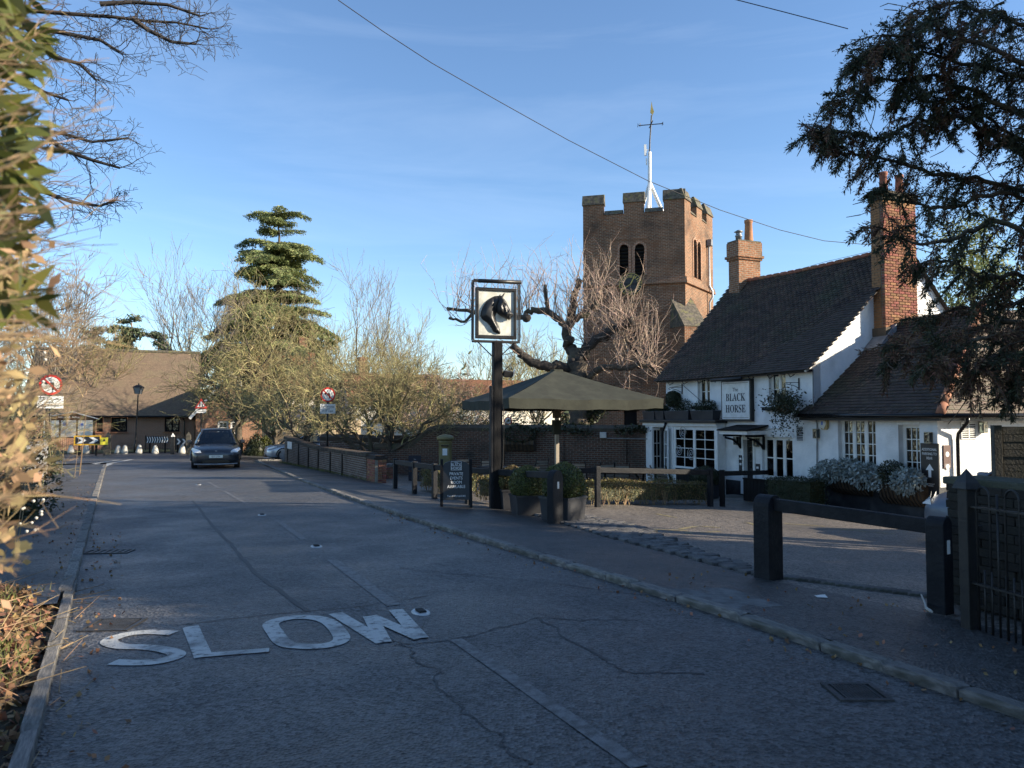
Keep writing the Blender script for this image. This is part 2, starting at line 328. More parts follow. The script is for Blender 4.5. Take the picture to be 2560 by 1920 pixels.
mat('pale_metal', (.5,.51,.5), (.42,.42,.42), 6., .4, metal=.3); mat('grey_metal', (.3,.31,.31), (.22,.22,.23), 6., .45, metal=.5)
mat('pale_wood', (.46,.36,.24), (.36,.28,.19), 4., .8, .3, 20., rand=.15)
mat('chair_wood', (.3,.27,.22), (.24,.21,.17), 5., .7)
mat('car_dark', (.06,.064,.072), None, 3., .22, metal=.55, spec=.6); mat('car_silver', (.48,.5,.53), None, 3., .25, metal=.5); mat('car_blue', (.12,.14,.17), None, 3., .35, metal=.3)
mat('rubber', (.012,.012,.012), (.02,.02,.02), 8., .8); mat('interior', (.03,.03,.033), (.05,.05,.05), 5., .8); mat('lamp_glass', (.75,.77,.78), None, 4., .12, spec=.8)
mat('plate_white', (.72,.74,.66), None, 4., .5); mat('curtain', (.62,.6,.52), (.5,.48,.42), 6., .9, stretch=(6,6,.3)); mat('skin', (.45,.27,.2), None, 4., .6); mat('cloth', (.06,.07,.1), (.04,.045,.06), 5., .9)
mat('cream_wall', (.72,.68,.58), (.64,.6,.52), 1.5, .85, .3, 12.); mat('bulb', (1.,.72,.4), None, 4., .5, emit=14.)
mat('amber_box', (.42,.3,.13), None, 4., .4); mat('blue_print', (.12,.2,.5), None, 4., .5); mat('purple', (.035,.02,.05), None, 4., .5)
glass_mat('glass'); glass_mat('car_glass', (.3,.36,.4))
K = MATS
# ---------------------------------------------------------------- lettering, made first
def text_mesh(s, size=1., sx=1., ext=.002, mt='lettering', space=1.):
    c = bpy.data.curves.new('lettering', 'FONT'); c.body = s; c.size = size; c.align_x = 'CENTER'; c.align_y = 'CENTER'; c.extrude = ext; c.resolution_u = 2; c.space_line = space
    o = bpy.data.objects.new('lettering', c); COL.objects.link(o); dg = bpy.context.evaluated_depsgraph_get()
    me = bpy.data.meshes.new_from_object(o.evaluated_get(dg)); bpy.data.objects.remove(o); bpy.data.curves.remove(c)
    me.transform(Matrix.Scale(sx, 4, (1,0,0))); me.transform(Matrix.Rotation(R(90), 4, 'X')); me.materials.clear(); me.materials.append(K[mt]); return me   # upright, facing -y
# ---------------------------------------------------------------- the setting: ground, road, pavements, yard
def interp(x, tab):
    return float(np.interp(x, [a for a, b in tab], [b for a, b in tab]))
KR = [(-20,4.2),(0,4.32),(3,4.45),(5,4.6),(13,4.6),(17.6,4.75),(25,5.15),(30,5.58),(36,6.0),(40,6.4)]
PIN = [(-20,6.2),(4.3,6.3),(6.1,6.15),(9.6,6.5),(12.4,7.0),(20,7.0),(24,7.25),(38,7.5),(42,7.8)]
nR = lambda t: interp(t, KR); nP = lambda t: interp(t, PIN)
def pt(t, n, dz=0.): x, y = xy(t, n); return (x, y, gz(x, y)+dz)
def axis(a, b, near, step, grow):
    o = [near]; s = step
    while o[-1] < b: s *= grow; o.append(min(b, o[-1]+s))
    l = [near]; s = step
    while l[-1] > a: s *= grow; l.append(max(a, l[-1]-s))
    return l[::-1][:-1]+o
TT = axis(-60, 1500, 12, .6, 1.12); NN = axis(-900, 900, 6, .6, 1.13)
def bank(t, n):                                    # the hedge bank on the near left
    if n > -.45: return 0
    return min(1., (-.45-n)/1.6)*.5*(1-min(1, max(0, (t-8.2)/1.5)))
mb = MB().sheet([[Vector(pt(t, n, -.06)) for n in NN] for t in TT])
obj('ground', mb, K['soil'], smooth=True, kind='structure', label='bare earth and turf round the road')
obj('bank', MB().sheet([[Vector(pt(t*.2, -.36-.15*k, -.02))+Vector((0,0,bank(t*.2, -.36-.15*k)+.03*math.sin(t*1.3+k*2.1)*min(1, k/3))) for k in range(30)] for t in range(5, 52)]), K['soil'], smooth=True, kind='structure', label='low earth bank under the near left hedge')
ts = [i*.5 for i in range(-20, 93)]
road = obj('road', MB().sheet([[pt(t, -.36+(nR(t)+.38)*k/8) for k in range(9)] for t in ts]), K['asphalt'], smooth=True, kind='structure', label='worn grey asphalt village road running away to the left')
obj('side_road', MB().sheet([[pt(t, n, .004) for n in range(-60, 61, 2)] for t in range(42, 58)]), K['asphalt'], smooth=True, kind='structure', label='cross street at the far end of the road')
pave = obj('pavement_right', MB().sheet([[pt(t, nR(t)+.15+(nP(t)-nR(t)-.15)*k/6, .055) for k in range(7)] for t in [i*.5 for i in range(-20, 83)]]), K['asphalt_path'], smooth=True, kind='structure', label='dark asphalt pavement between road and pub')
pavl = obj('pavement_left', MB().sheet([[pt(t, -2.0+1.565*k/5, .07) for k in range(6)] for t in [8+i*.5 for i in range(63)]]), K['asphalt_path'], smooth=True, kind='structure', label='dark asphalt pavement beside the hedge')
yard = obj('car_park', MB().sheet([[pt(t, nP(t)+(26-nP(t))*(k/24)**1.3, .045) for k in range(25)] for t in [i*.5 for i in range(7, 62)]]), K['asphalt_yard'], smooth=True, kind='structure', label='worn asphalt forecourt in front of the pub')
verge = obj('verge', MB().sheet([[pt(t, n, .03) for n in range(-40, 61, 2)] for t in (57.5, 59, 61, 63)]), K['grass_ground'], kind='structure', label='strip of grass along the far side of the cross street')
# ---- stones
def chip_box(name, mt, jit=.05, ch=.06, seed=0):   # a unit box with broken edges
    r = random.Random(seed); v = []; f = []
    n = 4; a = (-.5, -.5+ch, .5-ch, .5)
    import bmesh
    bm = bmesh.new(); bmesh.ops.create_cube(bm, size=1.)
    bmesh.ops.bevel(bm, geom=bm.edges[:], offset=ch, segments=1, affect='EDGES')
    for q in bm.verts: q.co += Vector((r.uniform(-jit, jit), r.uniform(-jit, jit), r.uniform(-jit, jit)))*.5
    me = bpy.data.meshes.new(name); bm.to_mesh(me); bm.free(); put_uv(me); me.materials.append(mt); return me
kerbs = [chip_box('kerb_stone', K['kerb'], .06, .07, i) for i in range(4)]
def kerb_run(fn, t0, t1, par, dz, wd=.125, lo=.4, hi=.95):
    t = t0
    while t < t1:
        l = random.uniform(lo, hi); a = Vector(pt(t, fn(t))); b = Vector(pt(t+l, fn(t+l))); c = (a+b)/2; d = b-a
        link('kerb_stone', random.choice(kerbs), par, c+Vector((0,0,dz+random.uniform(-.008,.008))), (random.uniform(-.03,.03), -math.atan2(d.z, d.xy.length), math.atan2(d.y, d.x)+random.uniform(-.015,.015)), (d.length*.985, wd*random.uniform(.93,1.08), .22))
        t += l
kerb_run(lambda t: nR(t)+.075, -1., 40.4, pave, -.045)
kerb_run(lambda t: -.4, 8.6, 38.5, pavl, -.03)
kerb_run(lambda t: -.37, 2.0, 8.4, pavl, -.05, .09, .85, .95)
for k in range(14):                                 # the kerb turning the far corner
    a = k*.11; c = Vector(pt(40.4+1.6*math.sin(a), 6.5+1.9*(1-math.cos(a))+.0*k))
    link('kerb_stone', kerbs[k % 4], pave, c, (0, 0, A+math.pi/2-a), (.24, .14, .22))
# ---- granite setts
setts = [chip_box('sett', K['sett'], .1, .09, 10+i) for i in range(4)]
def inner(t): return interp(t, [(6.1,6.42),(8.2,6.95),(10.0,7.75),(11.0,8.0),(13.6,8.0)])
cnt = 0; t = 6.25
while t < 13.4:
    n = nP(t)+.02; row = int(t/.145)
    n += .06*(row % 2)
    while n < min(inner(t), 8.0)-.05:
        l = random.uniform(.16, .23)
        if cnt < 300:
            link('sett', random.choice(setts), yard, Vector(pt(t, n+l/2, .04+random.uniform(-.006,.01))), (random.uniform(-.03,.03), random.uniform(-.03,.03), A+random.uniform(-.05,.05)), (l*.95, .132, .1)); cnt += 1
        n += l
    t += .146
for k in range(16):
    a = Vector(pt(5.95-k*.12, 6.5+.06*k, .035)); link('sett', setts[k % 4], yard, a, (0, 0, A+2.2), (.19, .11, .09))
# ---- paint and seams on the road
def paint_mat(name, c, wear):
    m = mat(name, c, (.056,.055,.055), 16., .5, .5, 60., spec=.55, lo=wear, hi=wear+.16, detail=12., c3=(.1,.1,.1), s3=2.2); return m
paint_mat('road_paint', (.46,.46,.43), .52); paint_mat('road_paint_worn', (.15,.15,.15), .43); paint_mat('yard_paint', (.3,.25,.11), .48)
mat('tar', (.024,.024,.025), (.036,.036,.037), 8., .55); mat('tar_soft', (.028,.028,.03), (.042,.042,.043), 3., .55)
def ribbon(mb, pts, w, dz, jag=0.):
    P3 = [Vector(p) for p in pts]; Lf = []; Rt = []
    for i, p in enumerate(P3):
        d = (P3[min(i+1, len(P3)-1)]-P3[max(i-1, 0)]); d.z = 0; d.normalize(); s = Vector((-d.y, d.x, 0)); ww = w*(1+random.uniform(-jag, jag)) if jag else w
        a = p+s*ww/2; b = p-s*ww/2; Lf.append((a.x, a.y, gz(a.x, a.y)+dz)); Rt.append((b.x, b.y, gz(b.x, b.y)+dz))
    mb.sheet([Lf, Rt]); return mb
Z = lambda z: [G(a/1.8433, 1100+b/1.8433) for a, b in z]      # points read off the lower left of the photo
def dense(pts, n): 
    pts = [Vector(p) for p in pts]; return [pts[i].lerp(pts[i+1], k/n) for i in range(len(pts)-1) for k in range(n)]+[pts[-1]]
def smooth(pts, n=6):
    p = [Vector(q) for q in pts]; out = []
    for i in range(len(p)-1):
        a, b, c, d = p[max(0, i-1)] if i else (p[-2] if (p[0]-p[-1]).length < .05 else p[0]), p[i], p[i+1], p[i+2] if i+2 < len(p) else (p[1] if (p[0]-p[-1]).length < .05 else p[-1])
        for k in range(n): t = k/n; out.append(.5*((2*b)+(c-a)*t+(2*a-5*b+4*c-d)*t*t+(3*b-a-3*c+d)*t**3))
    return out+[p[-1]]
word = link('slow_marking', None, road)
word['label'] = 'worn white SLOW lettering painted on the road'
obj('letter', ribbon(MB(), smooth(Z([(800,893),(690,888),(590,898),(520,918),(505,938),(560,957),(660,960),(750,968),(810,988),(800,1008),(720,1026),(610,1033),(520,1026)]), 5), .125, .006), K['road_paint'], word)
obj('letter', ribbon(ribbon(MB(), dense(Z([(878,864),(938,1004)]), 4), .125, .006), dense(Z([(930,998),(1240,972)]), 4), .1, .0075), K['road_paint'], word)
obj('letter', ribbon(MB(), smooth(Z([(1250,850),(1330,823),(1430,821),(1510,838),(1560,885),(1570,930),(1490,952),(1380,953),(1310,942),(1270,895),(1250,850)]), 5), .13, .006), K['road_paint'], word)
mbw = MB()
for i, q in enumerate(([(1546,802),(1768,936)], [(1768,936),(1706,815)], [(1706,817),(1940,920)], [(1940,920),(1824,788)])): ribbon(mbw, dense(Z(q), 3), .125, .006+.0014*i)
obj('letter', mbw, K['road_paint'], word)
PX = lambda z: [G(a, b) for a, b in z]
for q, w_ in (([(1140,1600),(1600,1920)], .1), ([(690,1300),(760,1350)], .09), ([(560,1228),(620,1262)], .08), ([(520,1205),(548,1221)], .08), ([(830,1400),(985,1515)], .13)):
    obj('lane_line', ribbon(MB(), dense(PX(q), 10), w_, .005), K['road_paint_worn'], road)
for k, (q, w_) in enumerate((([(225,1168),(245,1160)], .25), ([(232,1160),(300,1150)], .2), ([(252,1170),(275,1160)], .25), ([(270,1160),(330,1149)], .2))):
    obj('give_way_line', ribbon(MB(), dense(PX(q), 3), w_, .012), K['road_paint'], road)
def wander(a, b, n, amp):
    a = Vector(a); b = Vector(b); d = b-a; s = Vector((-d.y, d.x, 0)).normalized(); o = 0; out = []
    for i in range(n+1):
        o = o*.8+random.uniform(-amp, amp); out.append(a.lerp(b, i/n)+s*o*math.sin(math.pi*min(1, i/n+.08)))
    return out
for q, w_, m_, am in (([(480,1252),(560,1345),(640,1435),(770,1530)], .05, 'tar_soft', .02), ([(430,1566),(880,1520)], .012, 'tar_soft', .03), ([(880,1520),(1070,1490)], .012, 'tar', .03), ([(900,1520),(985,1605),(1045,1660),(1120,1740),(1210,1820),(1330,1915)], .014, 'tar', .045),
                      ([(985,1615),(1090,1605),(1180,1590)], .02, 'tar', .02), ([(1345,1545),(1480,1630),(1560,1680),(1760,1685)], .02, 'tar_soft', .03), ([(1180,1590),(1345,1545),(1600,1552)], .014, 'tar_soft', .03), ([(360,1245),(470,1240)], .03, 'tar', .03), ([(330,1272),(470,1285)], .02, 'tar', .04), ([(800,1470),(1060,1465)], .012, 'tar_soft', .03), ([(280,1225),(420,1215)], .03, 'tar_soft', .04), ([(1000,1420),(1700,1500)], .01, 'tar_soft', .05)):
    g = PX(q); pts = []
    for i in range(len(g)-1): pts += wander(g[i], g[i+1], 14, am)
    obj('crack', ribbon(MB(), pts, w_, .0035, .6 if w_ < .04 else .2), K[m_], road)
for q in ([(1700,1330),(1745,1322),(1800,1326)], [(1715,1340),(1800,1336)], [(1640,1290),(1690,1300)], [(1870,1313),(1900,1322)], [(1960,1315),(2060,1322)], [(2100,1330),(2240,1342)], [(1585,1334),(1620,1330),(1720,1334)]):
    obj('bay_line', ribbon(MB(), dense(PX(q), 4), .09, .05), K['yard_paint'], yard)
# ---- ironwork in the ground
def grate(name, label, quad_px, mt, slots, bars=True):
    c = [G(*p) for p in quad_px]; o = sum(c, Vector())/4; ux = (c[1]-c[0]); uy = (c[3]-c[0]); wx, wy = ux.length, uy.length; rz = math.atan2(ux.y, ux.x)
    t_ = thing(name, label, 'drain', o+Vector((0,0,.004)), rz)
    obj('frame', MB().box(-wx/2,wx/2,-wy/2,-wy/2+.03,0,.012).box(-wx/2,wx/2,wy/2-.03,wy/2,0,.012).box(-wx/2,-wx/2+.03,-wy/2+.03,wy/2-.03,0,.012).box(wx/2-.03,wx/2,-wy/2+.03,wy/2-.03,0,.012), mt, t_)
    obj('pit', MB().box(-wx/2+.03,wx/2-.03,-wy/2+.03,wy/2-.03,-.03,.001), K['tar'], t_)
    for k in range(slots):
        x = -wx/2+.05+(wx-.1)*(k+.5)/slots; obj('bar', MB().box(x-(wx-.1)/slots*.28, x+(wx-.1)/slots*.28, -wy/2+.03, wy/2-.03, .0015, .010), mt, t_)
mat('cast_iron', (.06,.06,.062), (.035,.034,.034), 12., .5, .4, 40., metal=.4)
grate('gully_grate', 'slotted iron gully grate against the right kerb', [(2100,1757),(2235,1755),(2185,1712),(2045,1712)], K['cast_iron'], 12)
grate('manhole_cover', 'patterned iron cover beside the S of the painted word', [(214,1580),(342,1577),(340,1550),(232,1552)], K['cast_iron'], 14)
grate('gully_grate', 'small iron gully at the left kerb beyond the patterned cover', [(212,1386),(328,1383),(326,1376),(220,1378)], K['cast_iron'], 6)
obj('paving_slab', MB().add([p+Vector((0,0,.056)) for p in PX([(1675,1490),(1815,1484),(1960,1532),(1810,1542)])]+[p+Vector((0,0,.061)) for p in PX([(1675,1490),(1815,1484),(1960,1532),(1810,1542)])], [(4,5,6,7),(0,1,5,4),(1,2,6,5),(2,3,7,6),(3,0,4,7)]), mat('slab', (.16,.155,.15), (.09,.088,.085), 7., .8, .5, 30.), pave)
for (px, py), lab in zip(((1052,1532),(791,1367),(655,1288),(496,1212)), ('worn road stud right of the painted W', 'second road stud from the camera on the centre line', 'third road stud from the camera on the centre line', 'farthest road stud, in front of the dark car')):
    t_ = thing('road_stud', lab, 'road stud', G(px, py), A+R(90), 'road studs along the centre line')
    obj('iron_base', MB().lathe([(.0,.0),(.13,.0),(.12,.012),(.0,.014)], n=14, sy=.6), K['pale_metal'], t_)
    obj('rubber_insert', MB().box(-.06,.06,-.035,.035,.012,.03), K['rubber'], t_, bevel=.008)
# ---------------------------------------------------------------- the pub
LP = Vector((5.37, 26.47, 0)); RZ = math.atan2(-.9165, .40); UX = Vector((.40,-.9165,0)).normalized(); UY = Vector((.9165,.40,0)).normalized()
def W(x, y, z): return LP+UX*x+UY*y+Vector((0,0,z))
def toL(p): d = Vector(p)-LP; return Vector((d.dot(UX), d.dot(UY), p[2]))
def fac(px, py, y=0.):                              # where the photo's ray meets a wall parallel to the front
    r = ray(px, py); o = Vector((0,0,HC)); s = (y-(o-LP).dot(UY))/r.dot(UY); q = o+r*s; return ((q-LP).dot(UX), q.z)
def sid(px, py, x):
    r = ray(px, py); o = Vector((0,0,HC)); s = (x-(o-LP).dot(UX))/r.dot(UX); q = o+r*s; return ((q-LP).dot(UY), q.z)
def rect(x0, y0, x1, y1, y=0.):                     # photo rectangle -> xa, xb, za, zb on that wall
    a = fac(x0, y1, y); b = fac(x1, y0, y); return a[0], b[0], a[1], b[1]
def wall(mb, x0, x1, z0, z1, y0, y1, holes):
    xs = sorted({x0, x1, *[h[0] for h in holes], *[h[1] for h in holes]}); zs = sorted({z0, z1, *[h[2] for h in holes], *[h[3] for h in holes]})
    ins = lambda a, b: any(h[0]-1e-6 < a < h[1]+1e-6 and h[2]-1e-6 < b < h[3]+1e-6 for h in holes)
    for i in range(len(xs)-1):
        for j in range(len(zs)-1):
            if ins((xs[i]+xs[i+1])/2, (zs[j]+zs[j+1])/2): continue
            a, b, c, d = xs[i], xs[i+1], zs[j], zs[j+1]
            mb.quad((a,y0,c),(b,y0,c),(b,y0,d),(a,y0,d)); mb.quad((b,y1,c),(a,y1,c),(a,y1,d),(b,y1,d))
    for a, b, c, d in holes+[(x0,x1,z0,z1)]:
        mb.quad((a,y0,c),(b,y0,c),(b,y1,c),(a,y1,c)); mb.quad((a,y0,d),(a,y1,d),(b,y1,d),(b,y0,d)); mb.quad((a,y0,c),(a,y1,c),(a,y1,d),(a,y0,d)); mb.quad((b,y0,c),(b,y0,d),(b,y1,d),(b,y1,c))
    return mb
def window(par, x0, x1, z0, z1, y, lights=1, cols=2, rows=2, fr=.05, bar=.02, name='window', sill=None, mt='white_paint', glass='glass', curtain=False):
    mb = MB(); w_ = (x1-x0-fr*(lights+1))/lights
    mb.box(x0, x1, y, y+.06, z0, z0+fr).box(x0, x1, y, y+.06, z1-fr, z1)
    for k in range(lights+1): a = x0+k*(w_+fr); mb.box(a, a+fr, y+.001, y+.059, z0+fr, z1-fr)
    cells = []
    for k in range(lights):
        a = x0+fr+k*(w_+fr); h = z1-z0-2*fr; st = .028
        mb.box(a, a+st, y+.008, y+.052, z0+fr, z1-fr).box(a+w_-st, a+w_, y+.008, y+.052, z0+fr, z1-fr).box(a+st, a+w_-st, y+.008, y+.052, z0+fr, z0+fr+st*1.4).box(a+st, a+w_-st, y+.008, y+.052, z1-fr-st, z1-fr)
        xa, xb, za, zb = a+st, a+w_-st, z0+fr+st*1.4, z1-fr-st
        for c in range(1, cols): q = xa+(xb-xa)*c/cols; mb.box(q-bar/2, q+bar/2, y+.012, y+.048, za, zb)
        for r_ in range(1, rows): q = za+(zb-za)*r_/rows; mb.box(xa, xb, y+.014, y+.046, q-bar/2, q+bar/2)
        for c in range(cols):
            for r_ in range(rows): cells.append((xa+(xb-xa)*c/cols, xa+(xb-xa)*(c+1)/cols, za+(zb-za)*r_/rows, za+(zb-za)*(r_+1)/rows))
    o = obj(name, mb, K[mt], par)
    for a, b, c, d in cells:
        M_ = Euler((random.uniform(-.02,.02), 0, random.uniform(-.02,.02))).to_matrix()
        obj('pane', MB().boxm(((a+b)/2, y+.03, (c+d)/2), (b-a, .006, d-c), M_), K[glass], o)
    if sill: obj('sill', MB().box(x0-.06, x1+.06, y-sill, y+.05, z0-.06, z0-.002), K['white_paint'], o, bevel=.008)
    if curtain:
        mc = MB(); n = 24
        mc.sheet([[(x0+fr+(x1-x0-2*fr)*i/n, y+.16+.02*math.sin(i*1.7), z) for i in range(n+1)] for z in (z0+fr, z1-fr)]); obj('curtain', mc, K['curtain'], o)
    return o
def tiles(par, fn, nu, nv, tw, th, m1, m2, name='tile', limit=300, tk=.014, jit=.02):
    """fn(u, v) -> point on the roof; nu x nv tiles, every other course shifted by half a tile."""
    lst = []
    for j in range(nv):
        for i in range(nu+1):
            u = (i+.5*(j % 2)-.25)/nu
            if u < -.02 or u > 1.02: continue
            v = (j+.5)/nv; p = fn(u, v)
            if p is None: continue
            a = (fn(min(1, u+.01), v) or p)-(fn(max(0, u-.01), v) or p); b = (fn(u, min(1, v+.02)) or p)-(fn(u, max(0, v-.02)) or p)
            if a.length < 1e-6 or b.length < 1e-6: continue
            a.normalize(); b.normalize(); n_ = a.cross(b).normalized(); b = n_.cross(a)
            M_ = Matrix((a, b, n_)).transposed().to_4x4() @ Euler((R(7)*-1+random.uniform(-jit, jit)*1.6, random.uniform(-jit, jit)*1.5, random.uniform(-jit, jit))).to_matrix().to_4x4()
            M_ = Matrix.Translation(p+n_*(.012+random.uniform(0, .006))) @ M_
            lst.append((((par.matrix_basis @ p)-cam.location).length, M_))
    lst.sort(key=lambda q: q[0])
    b0 = MB().box(-tw/2+.003, tw/2-.003, -th*.72, th*.72, -tk/2, tk/2); me = mesh(name, b0, m1)
    for d, M_ in lst[:limit]:
        o = link(name, me, par); o.matrix_basis = M_
    if len(lst) > limit:
        V0 = np.array(b0.v); F0 = np.array(b0.f); Ms = np.array([np.array(M_) for d, M_ in lst[limit:]])
        V = np.einsum('kij,nj->kni', Ms[:,:3,:3], V0)+Ms[:,None,:3,3]
        me2 = np_mesh('far_tiles', V.reshape(-1, 3), (F0[None]+(np.arange(len(Ms))*8)[:,None,None]).reshape(-1, 4), m2); link('far_tiles', me2, par, kind='stuff')
pub = thing('pub', 'white rendered two storey pub with sagging dark tiled roof and low side wing', 'pub', LP, RZ)
XR, XC, EZ, AZ, GZ0 = 6.69, 10.33, 3.05, 1.72, -1.1
rdL, rdR, RH = 3.15, 3.65, 6.62
h_w1 = rect(1744.4, 942.7, 1774, 1014.8); h_w2 = rect(1922.9, 928.4, 1963.7, 1016.7); h_fr = rect(1906, 1094, 1981, 1196); h_dr = rect(1859, 1095, 1886, 1240)
h_dr = (h_dr[0], h_dr[1], -.62, h_dr[3])
h_a1 = rect(2096.7, 1045, 2188, 1172); h_a2 = rect(2248, 1062, 2298, 1192)
mbw = wall(MB(), 0, XC, GZ0+.85, AZ, 0, .3, [h_fr, h_dr[:2]+(GZ0+.85, h_dr[3]), h_a1, h_a2])
wall(mbw, 0, XR, AZ, EZ+.1, 0, .3, [h_w1, h_w2])
obj('front_wall', mbw, K['render'], pub)
obj('plinth', MB().box(XR+.0, XC+.03, -.03, .25, GZ0, AZ-1.62).box(.0, h_dr[0], -.025, .25, GZ0, GZ0+.86).box(h_dr[1], XR-.001, -.025, .25, GZ0, GZ0+.86), K['plinth'], pub)
# gable end, side wall of the wing, back
obj('gable_wall', MB().prism([(.3,GZ0),(7.0,GZ0),(7.0,EZ),(rdR,RH-.1),(.3,EZ+.25)], -.3, (XR,0,0), (0,1,0), (0,0,1), (1,0,0)).quad((XR,.0,AZ),(XR,.3,AZ),(XR,.3,EZ+.25),(XR,.0,EZ+.05)), K['render'], pub)
obj('far_gable_wall', MB().prism([(.3,GZ0),(6.6,GZ0),(6.6,EZ),(rdL,RH-.1),(.3,EZ+.25)], .3, (0,0,0), (0,1,0), (0,0,1), (1,0,0)), K['render'], pub)
vy = sid(2402,1098,XC), sid(2439,1057,XC)
obj('wing_side_wall', wall(MB(), .3, 8., -.43, AZ, -XC, -XC+.3, []), K['render'], pub).rotation_euler = (0,0,R(90))
obj('wing_side_plinth', MB().box(XC-.25, XC+.03, .25, 8., GZ0, -.43), K['plinth'], pub)
obj('back_wall', MB().box(0, XR-.31, 6.6, 6.8, GZ0, EZ).box(XR, XC-.31, 5.8, 6., GZ0, AZ), K['render'], pub)
obj('inner_floor', MB().box(.31, XC-.31, .31, 5.7, -.9, -.62).box(.31, XR-.31, .31, 6.5, 1.35, 1.5), K['interior'], pub)
obj('inner_partition', MB().box(XR-.9, XC-.32, 3.2, 3.3, -.6, AZ), K['interior'], pub)
for h in (h_w1, h_w2): window(pub, *h, .1, 2, 1, 2, .045, .018, curtain=True)
for h in (h_w1, h_w2): obj('sill', MB().box(h[0]-.16, h[1]+.12, -.14, .1, h[2]-.11, h[2]-.01), K['grey_wood'], pub, bevel=.01)
wf = window(pub, *h_fr, .09, 3, 1, 2, .06, .03)
xm = (h_fr[0]+h_fr[1])/2; hw = (h_fr[1]-h_fr[0])/2+.06
arc = [(xm+hw*math.cos(a), h_fr[3]+.26*math.sin(a)) for a in [math.pi*k/12 for k in range(13)]]
obj('arch_panel', MB().prism([(xm+(x-xm)*.96, h_fr[3]+(z-h_fr[3])*.9+.001) for x, z in arc], .02, (0,-.012,0)), K['white_paint'], pub)
obj('arch_hood', MB().tube([(x, -.02, z) for x, z in arc], .025, 6), K['render'], pub)
w1 = window(pub, *h_a1, .13, 3, 2, 4, .055, .02); w2 = window(pub, *h_a2, .16, 1, 3, 4, .05, .02)
obj('window_lintel', MB().box(h_a2[0]-.03, h_a2[1]+.02, -.012, .1, h_a2[3]+.001, h_a2[3]+.3), K['white_paint'], pub)
bl = obj('bulb', MB().lathe([(.0,-.05),(.04,-.02),(.045,.01),(.02,.05),(0,.06)], (h_a2[0]*.45+h_a2[1]*.55, .9, fac(2284,1107,.9)[1]), 10), K['bulb'], pub, True)
# door, its canopy
d0 = obj('door', MB().box(h_dr[0]+.05, h_dr[1]-.05, .12, .17, -.6, h_dr[3]-.06), K['black_paint'], pub)
for r_ in range(4):
    for c in range(2):
        a = h_dr[0]+.1+(h_dr[1]-h_dr[0]-.2)*c/2; b = h_dr[0]+.1+(h_dr[1]-h_dr[0]-.2)*(c+1)/2; z = .15+.24*r_
        obj('pane', MB().box(a+.02, b-.02, .112, .118, z, z+.2), K['glass'], d0)
obj('door_frame', MB().box(h_dr[0]-.09, h_dr[0]+.05, -.03, .15, -.62, h_dr[3]+.02).box(h_dr[1]-.05, h_dr[1]+.03, -.03, .15, -.62, h_dr[3]+.02).box(h_dr[0]+.05, h_dr[1]-.05, -.03, .15, h_dr[3]-.06, h_dr[3]+.02), K['white_paint'], pub)
c0 = rect(1818.5, 1067, 1886, 1078, -.35)
cn = obj('door_canopy', MB().box(c0[0]+.1, c0[1]+.12, -.72, .0, c0[2]-.06, c0[2]+.02).prism([(-.78,c0[2]+.021),(0,c0[2]+.16),(0,c0[2]+.2),(-.78,c0[2]+.06)], c0[1]-c0[0]+.16, (c0[0]+.03,0,0), (0,1,0), (0,0,1), (1,0,0)), K['black_wood'], pub)
obj('fascia', MB().box(c0[0]+.09, c0[1]+.13, -.735, -.721, c0[2]-.08, c0[2]+.03).box(c0[1]+.121,c0[1]+.135,-.72,-.01,c0[2]-.08,c0[2]+.03), K['white_paint'], cn)
for x in (c0[0]+.2, c0[1]-.0):
    obj('bracket', MB().tube([(x,-.03,c0[2]-.5),(x,-.12,c0[2]-.38),(x,-.32,c0[2]-.24),(x,-.6,c0[2]-.18)], .035, 6).bar((x,-.02,c0[2]-.52),(x,-.02,c0[2]-.1),.06,.05,(0,1,0)).bar((x,-.03,c0[2]-.12),(x,-.66,c0[2]-.12),.06,.06), K['black_wood'], cn)
def vent(x0, x1, z0, z1, y):
    v_ = obj('vent', MB().box(x0,x1,y-.02,y-.001,z0,z0+.02).box(x0,x1,y-.02,y-.001,z1-.02,z1).box(x0,x0+.025,y-.02,y-.001,z0+.02,z1-.02).box(x1-.025,x1,y-.02,y-.001,z0+.02,z1-.02), K['white_paint'], pub)
    n = max(5, int((z1-z0)/.05))
    obj('louvre', MB().box(x0+.02,x1-.02,y-.004,y-.002,z0+.02,z1-.02), K['interior'], v_)
    for k in range(n):
        z = z0+.02+(z1-z0-.04)*(k+.5)/n; obj('slat', MB().bar((x0+.025,y-.012,z),(x1-.025,y-.012,z),.018,.006,(0,-.6,1)), K['white_paint'], v_)
    return v_
vent(*rect(1805,1090.7,1817.5,1119), 0); vent(*rect(1991,1066,2010,1103), 0)
# side wall vent (facing +x): built in a turned frame
sv = link('side_vent', None, pub, (XC+.002, vy[0][0], 0), (0,0,R(90)))
wv = vy[1][0]-vy[0][0]; zv0, zv1 = vy[0][1], vy[1][1]
obj('frame', MB().box(0,wv,-.02,0,zv0,zv0+.025).box(0,wv,-.02,0,zv1-.025,zv1).box(0,.025,-.02,0,zv0+.025,zv1-.025).box(wv-.025,wv,-.02,0,zv0+.025,zv1-.025).box(wv/2-.015,wv/2+.015,-.021,0,zv0+.025,zv1-.025), K['white_paint'], sv)
obj('backing', MB().box(.02,wv-.02,-.003,-.001,zv0+.02,zv1-.02), K['interior'], sv)
for k in range(7): z = zv0+.04+(zv1-zv0-.08)*(k+.5)/7; obj('slat', MB().bar((.03,-.012,z),(wv-.03,-.012,z),.03,.008,(0,-.6,1)), K['white_paint'], sv)
